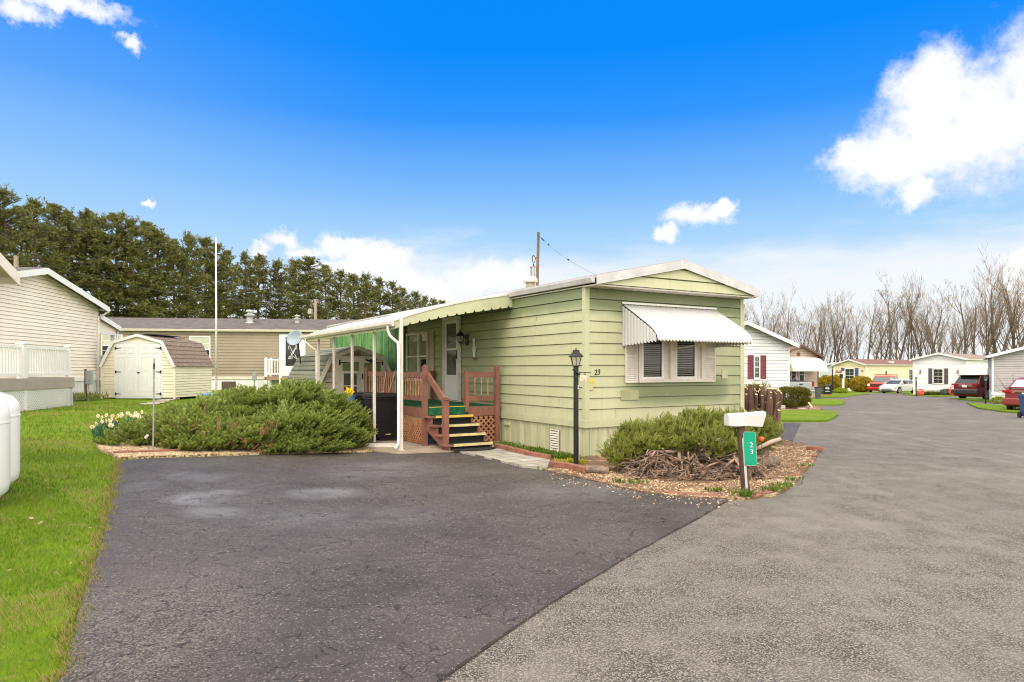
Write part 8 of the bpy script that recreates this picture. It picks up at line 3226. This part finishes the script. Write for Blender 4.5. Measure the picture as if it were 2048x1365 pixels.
def rear_kit(t, x, hw, zl, zp, lampw=0.3, lamph=0.16):
    for s in (-1, 1):
        mb = MB()
        mb.box(x - 0.03, x + 0.2, s * (hw - 0.02 - lampw / 2) - lampw / 2, s * (hw - 0.02 - lampw / 2) + lampw / 2, zl, zl + lamph)
        mb.build('taillight', M_TAIL, t, bevel=0.02)
    mb = MB()
    mb.box(x - 0.045, x - 0.001, -0.16, 0.16, zp, zp + 0.16)
    mb.build('license_plate', M_PLATE, t)

def silver_truck():
    M_S = mat('silver paint', (0.42, 0.43, 0.45), 0.25, 0.04, 2, metal=0.35, coat=0.4)
    loc = XY(1602, 47.3)
    t = car('silver_pickup', 'silver pickup seen from behind, parked between the white and tan homes', 'pickup truck', (loc.x - 0.25, loc.y + 2.89, loc.z), R(95), M_S, 5.7, 0.98,
            [(-2.85, 0.62), (-2.86, 1.22), (-0.6, 1.24), (1.2, 1.22), (2.0, 1.18), (2.75, 1.06), (2.85, 0.6)], (-1.75, 1.85), 0.40, (-0.75, 1.55, -0.6, 0.8, 1.2, 1.86), kind='truck')
    rear_kit(t, -2.88, 0.98, 0.88, 0.55, 0.14, 0.34)
    mb = MB()
    mb.box(-2.9, -2.865, -0.80, 0.80, 0.72, 1.19)
    mb.build('tailgate', M_S, t, bevel=0.02)
    mb = MB()
    mb.box(-2.93, -2.901, -0.13, 0.13, 1.0, 1.08)
    mb.build('tailgate_handle', M_PLAST, t)
    mb = MB()
    mb.box(-2.92, -2.901, -0.12, 0.10, 0.80, 0.86)
    mb.build('emblem', M_PLAST, t)
    mb = MB()
    mb.box(-2.84, -0.8, -0.95, 0.95, 1.243, 1.27)
    mb.build('bed_cover', M_PLAST, t)
    mb = MB()
    mb.box(-3.02, -2.80, -0.95, 0.95, 0.44, 0.62)
    mb.build('rear_bumper', M_CHROME, t, bevel=0.03)
    p = XY(1636, 46.0)
    u = thing('grey_trash_bin', 'dark grey bin standing just right of the silver pickup bumper', 'trash bin', p, 0.3)
    u.scale = (0.6, 0.6, 0.95)
    mb = MB()
    vs = [(-0.2, -0.2, 0.03), (0.2, -0.2, 0.03), (0.2, 0.2, 0.03), (-0.2, 0.2, 0.03), (-0.27, -0.27, 0.85), (0.27, -0.27, 0.85), (0.27, 0.27, 0.85), (-0.27, 0.27, 0.85)]
    mb.add(vs, [(3, 2, 1, 0), (4, 5, 6, 7), (0, 1, 5, 4), (1, 2, 6, 5), (2, 3, 7, 6), (3, 0, 4, 7)])
    mb.build('bin_body', mat('charcoal plastic', (0.10, 0.095, 0.10), 0.6, 0.1), u, bevel=0.02)
    mb = MB()
    mb.box(-0.29, 0.29, -0.29, 0.29, 0.851, 0.91)
    mb.build('lid', M_PLAST, u, bevel=0.02)
silver_truck()

M_MAR = mat('dark red paint', (0.16, 0.012, 0.020), 0.22, 0.05, 2, coat=0.5)
M_MAR2 = mat('maroon paint', (0.22, 0.035, 0.035), 0.25, 0.05, 2, coat=0.5)
def suv():
    loc = XY(1972, 45.8)
    t = car('red_suv', 'dark red SUV with black bumper parked before the grey home', 'SUV', (loc.x + 0.8, loc.y + 1.0, loc.z), R(22), M_MAR, 4.6, 0.93,
            [(-2.28, 0.62), (-2.32, 0.90), (-2.22, 1.12), (0.9, 1.05), (1.7, 0.98), (2.2, 0.85), (2.3, 0.55)], (-1.35, 1.35), 0.37, (-2.18, 1.25, -1.75, 0.35, 1.08, 1.68))
    rear_kit(t, -2.32, 0.93, 0.95, 0.84, 0.42, 0.13)
    mb = MB()
    mb.box(-2.42, -2.1, -0.91, 0.91, 0.40, 0.66)
    mb.build('rear_bumper', M_PLAST, t, bevel=0.05)
    mb = MB()
    mb.box(-2.43, -2.3, -0.80, 0.80, 0.661, 0.70)
    mb.build('bumper_chrome', M_CHROME, t)
    mb = MB()
    mb.box(-2.08, -1.55, -0.66, 0.66, 1.62, 1.67)
    mb.build('rear_spoiler', M_PLAST, t, bevel=0.02)
    mb = MB()
    mb.tube([(-2.335, 0, 1.06), (-2.30, 0, 1.06)], 0.06, 12)
    mb.build('emblem', M_CHROME, t)
suv()
def maroon_sedan():
    loc = XY(2030, 29.3)
    t = car('maroon_sedan', 'maroon sedan tail at the frame edge beside the blue bin', 'car', (loc.x + 1.15, loc.y, loc.z), R(40), M_MAR2, 4.6, 0.88,
            [(-2.25, 0.50), (-2.28, 0.80), (-2.20, 0.98), (-1.6, 1.0), (1.0, 0.97), (1.8, 0.88), (2.2, 0.7), (2.28, 0.5)], (-1.35, 1.38), 0.33, (-1.75, 1.2, -0.95, 0.35, 0.97, 1.43), glass_m=glass('painted reflection glass', (0.45, 0.45, 0.45), 0.05))  # pale glass colour paints a white reflection into the windows
    rear_kit(t, -2.30, 0.86, 0.80, 0.66, 0.30, 0.12)
    mb = MB()
    mb.box(-2.335, -2.25, -0.42, 0.42, 0.835, 0.875)
    mb.build('trunk_chrome', M_CHROME, t)
    mb = MB()
    mb.box(-2.27, -1.98, -0.70, 0.70, 1.02, 1.05)
    for s in (-1, 1):
        mb.box(-2.2, -2.05, s * 0.6 - 0.03, s * 0.6 + 0.03, 0.985, 1.02)
    mb.build('trunk_spoiler', M_MAR2, t)
    mb = MB()
    mb.box(-2.38, -2.1, -0.84, 0.84, 0.30, 0.60)
    mb.build('rear_bumper', M_MAR2, t, bevel=0.06)
    mb = MB()
    mb.tube([(-2.30, 0, 0.93), (-2.26, 0, 0.93)], 0.05, 12)
    mb.build('emblem', M_CHROME, t)
maroon_sedan()
M_BLUEBIN = mat('navy bin plastic', (0.025, 0.07, 0.19), 0.45, 0.1, 3)
p = XY(2058, 23.2)
wheelie('blue_recycling_bin', 'navy blue wheeled bin at the right-hand frame edge', 'recycling bin', (p.x, p.y, p.z + 0.016), R(-12), M_BLUEBIN, M_BLUEBIN, 0.44, 0.46, 0.82)

# ------------------------------------------------------------------ small things down the road
p = XY(1971, 37.3)
lamp_post('lamp_post', 'black lamp post on the grass strip beside the dark red SUV', p, 0, 1.55)
p = XY(1665, 67)
lamp_post('lamp_post', 'small dark lamp post between the golden bushes', p, 0, 2.7, detail=False)
p = XY(1832, 56.5)
lamp_post('lamp_post', 'slim dark post at the corner of the bright white home', p, 0, 1.6, detail=False)

def yard_sign():
    p = XY(1655, 57)
    t = thing('yard_sign', 'black yard sign with white lettering lines on the grass', 'sign', p, R(-3))
    mb = MB()
    mb.box(-0.33, 0.33, -0.02, 0.02, 0.14, 0.98)
    b_ = mb.build('panel', mat('black sign panel', (0.012, 0.012, 0.014), 0.4, 0.1), t)
    mb = MB()
    mb.box(-0.33, 0.33, -0.021, 0.021, 0.02, 0.139)
    mb.build('lower_band', mat('orange band', (0.62, 0.16, 0.06), 0.5, 0.1), t)
    mb = MB()
    for (x0, x1, z, h) in ((-0.28, 0.28, 0.91, 0.03), (-0.17, 0.08, 0.71, 0.06), (-0.20, 0.17, 0.62, 0.065), (-0.12, 0.10, 0.50, 0.035), (-0.20, 0.17, 0.37, 0.06)):
        x = x0
        while x < x1:
            w = random.uniform(0.025, 0.05)
            mb.box(x, min(x + w, x1), -0.026, -0.0205, z, z + h * random.uniform(0.75, 1.0))
            x += w + 0.012
    mb.build('lettering', M_WHITE, b_)
    mb = MB()
    for x in (-0.3, 0.3):
        mb.tube([(x, 0, -0.05), (x, 0, 0.02)], 0.012, 6)
    mb.build('legs', M_BLACK, t)
    p = XY(1621, 29.2)
    t = thing('arrow_sign', 'small tilted yellow and pink arrow sign on a thin stake by the clipped bush', 'sign', p, 0)
    mb = MB()
    mb.tube([(-0.10, 0, 0.0), (-0.06, 0, 0.28)], 0.008, 5)
    mb.build('stake', M_BLACK, t)
    mb = MB(Matrix.Translation((-0.0, -0.02, 0.24)) @ Matrix.Rotation(R(52), 4, 'Y'))
    mb.box(-0.16, 0.06, -0.008, 0.008, -0.035, 0.035)
    mb.i = 1
    mb.prism([(0.06, -0.05), (0.15, 0.0), (0.06, 0.05)], 'y', -0.008, 0.008)
    mb.build('arrow', [mat('yellow arrow', (0.75, 0.66, 0.30), 0.5, 0.05), mat('pink arrow tip', (0.75, 0.45, 0.40), 0.5, 0.05)], t)
    # white post carrying a mailbox and a little red name board
    p = XY(1686, 68)
    t = thing('mailbox_post', 'white post with dark mailbox and small red board before the yellow home', 'mailbox', p, 0)
    mb = MB()
    mb.box(-0.09, 0.09, -0.09, 0.09, 0, 2.25)
    mb.bar((-0.05, 0, 2.0), (-0.55, 0, 2.0), 0.07)
    mb.build('post', M_WHITE2, t)
    mb = MB()
    mb.box(-0.28, -0.08, -0.2, 0.2, 1.55, 1.95)
    mb.build('mailbox', M_PLAST, t, bevel=0.05)
    mb = MB()
    mb.box(-0.78, -0.30, -0.03, 0.03, 2.05, 2.2)
    mb.tube([(-0.22, -0.03, 2.15), (-0.22, 0.03, 2.15)], 0.17, 8)
    mb.build('red_board', mat('faded red board', (0.42, 0.14, 0.14), 0.6, 0.2, 8), t)
    p = XY(1693, 72)
    # orange pots by the bright white home
    for px, Y, r, lab in ((1907, 56.6, 0.42, 'large bright orange-red pot at the corner of the bright white home'), (1840, 57.2, 0.30, 'orange pot behind the slim post at the bright white home')):
        p = XY(px, Y)
        t = thing('orange_pot', lab, 'plant pot', p, 0, 'orange pots at the bright white home')
        mb = MB()
        mb.lathe([(r * 0.6, 0.0), (r * 0.95, r * 0.5), (r, r * 0.9), (r * 0.8, r * 1.25), (r * 0.88, r * 1.4), (r * 0.7, r * 1.4), (r * 0.6, r * 1.1)], 18)
        mb.build('pot', mat('orange-red glaze', (0.68, 0.09, 0.045), 0.4, 0.08), t, smooth=True)
        mb = MB()
        mb.tube([(r * 0.8, 0, r * 1.25), (r * 0.4, 0, r * 1.9), (-r * 0.5, 0, r * 1.8), (-r * 0.85, 0, r * 1.2)], 0.05, 6)
        mb.build('handle', mat('orange-red glaze', (0.68, 0.09, 0.045)), t)
    # pale stones at the foot of the clipped bush
    for px, py, lab in ((1562, 821, 'pale block at the left foot of the clipped bush'), (1604, 821.5, 'pale stone in front of the clipped bush')):
        g0 = G(px, py)
        mb = MB()
        mb.box(-0.16, 0.16, -0.1, 0.1, 0, 0.16 if px < 1580 else 0.05)
        o = mb.build('pale_stone', kerb, None, bevel=0.03)
        tag(o, lab, 'stone')
        place(o, (g0.x, g0.y, g0.z + 0.06), 0.3)
yard_sign()
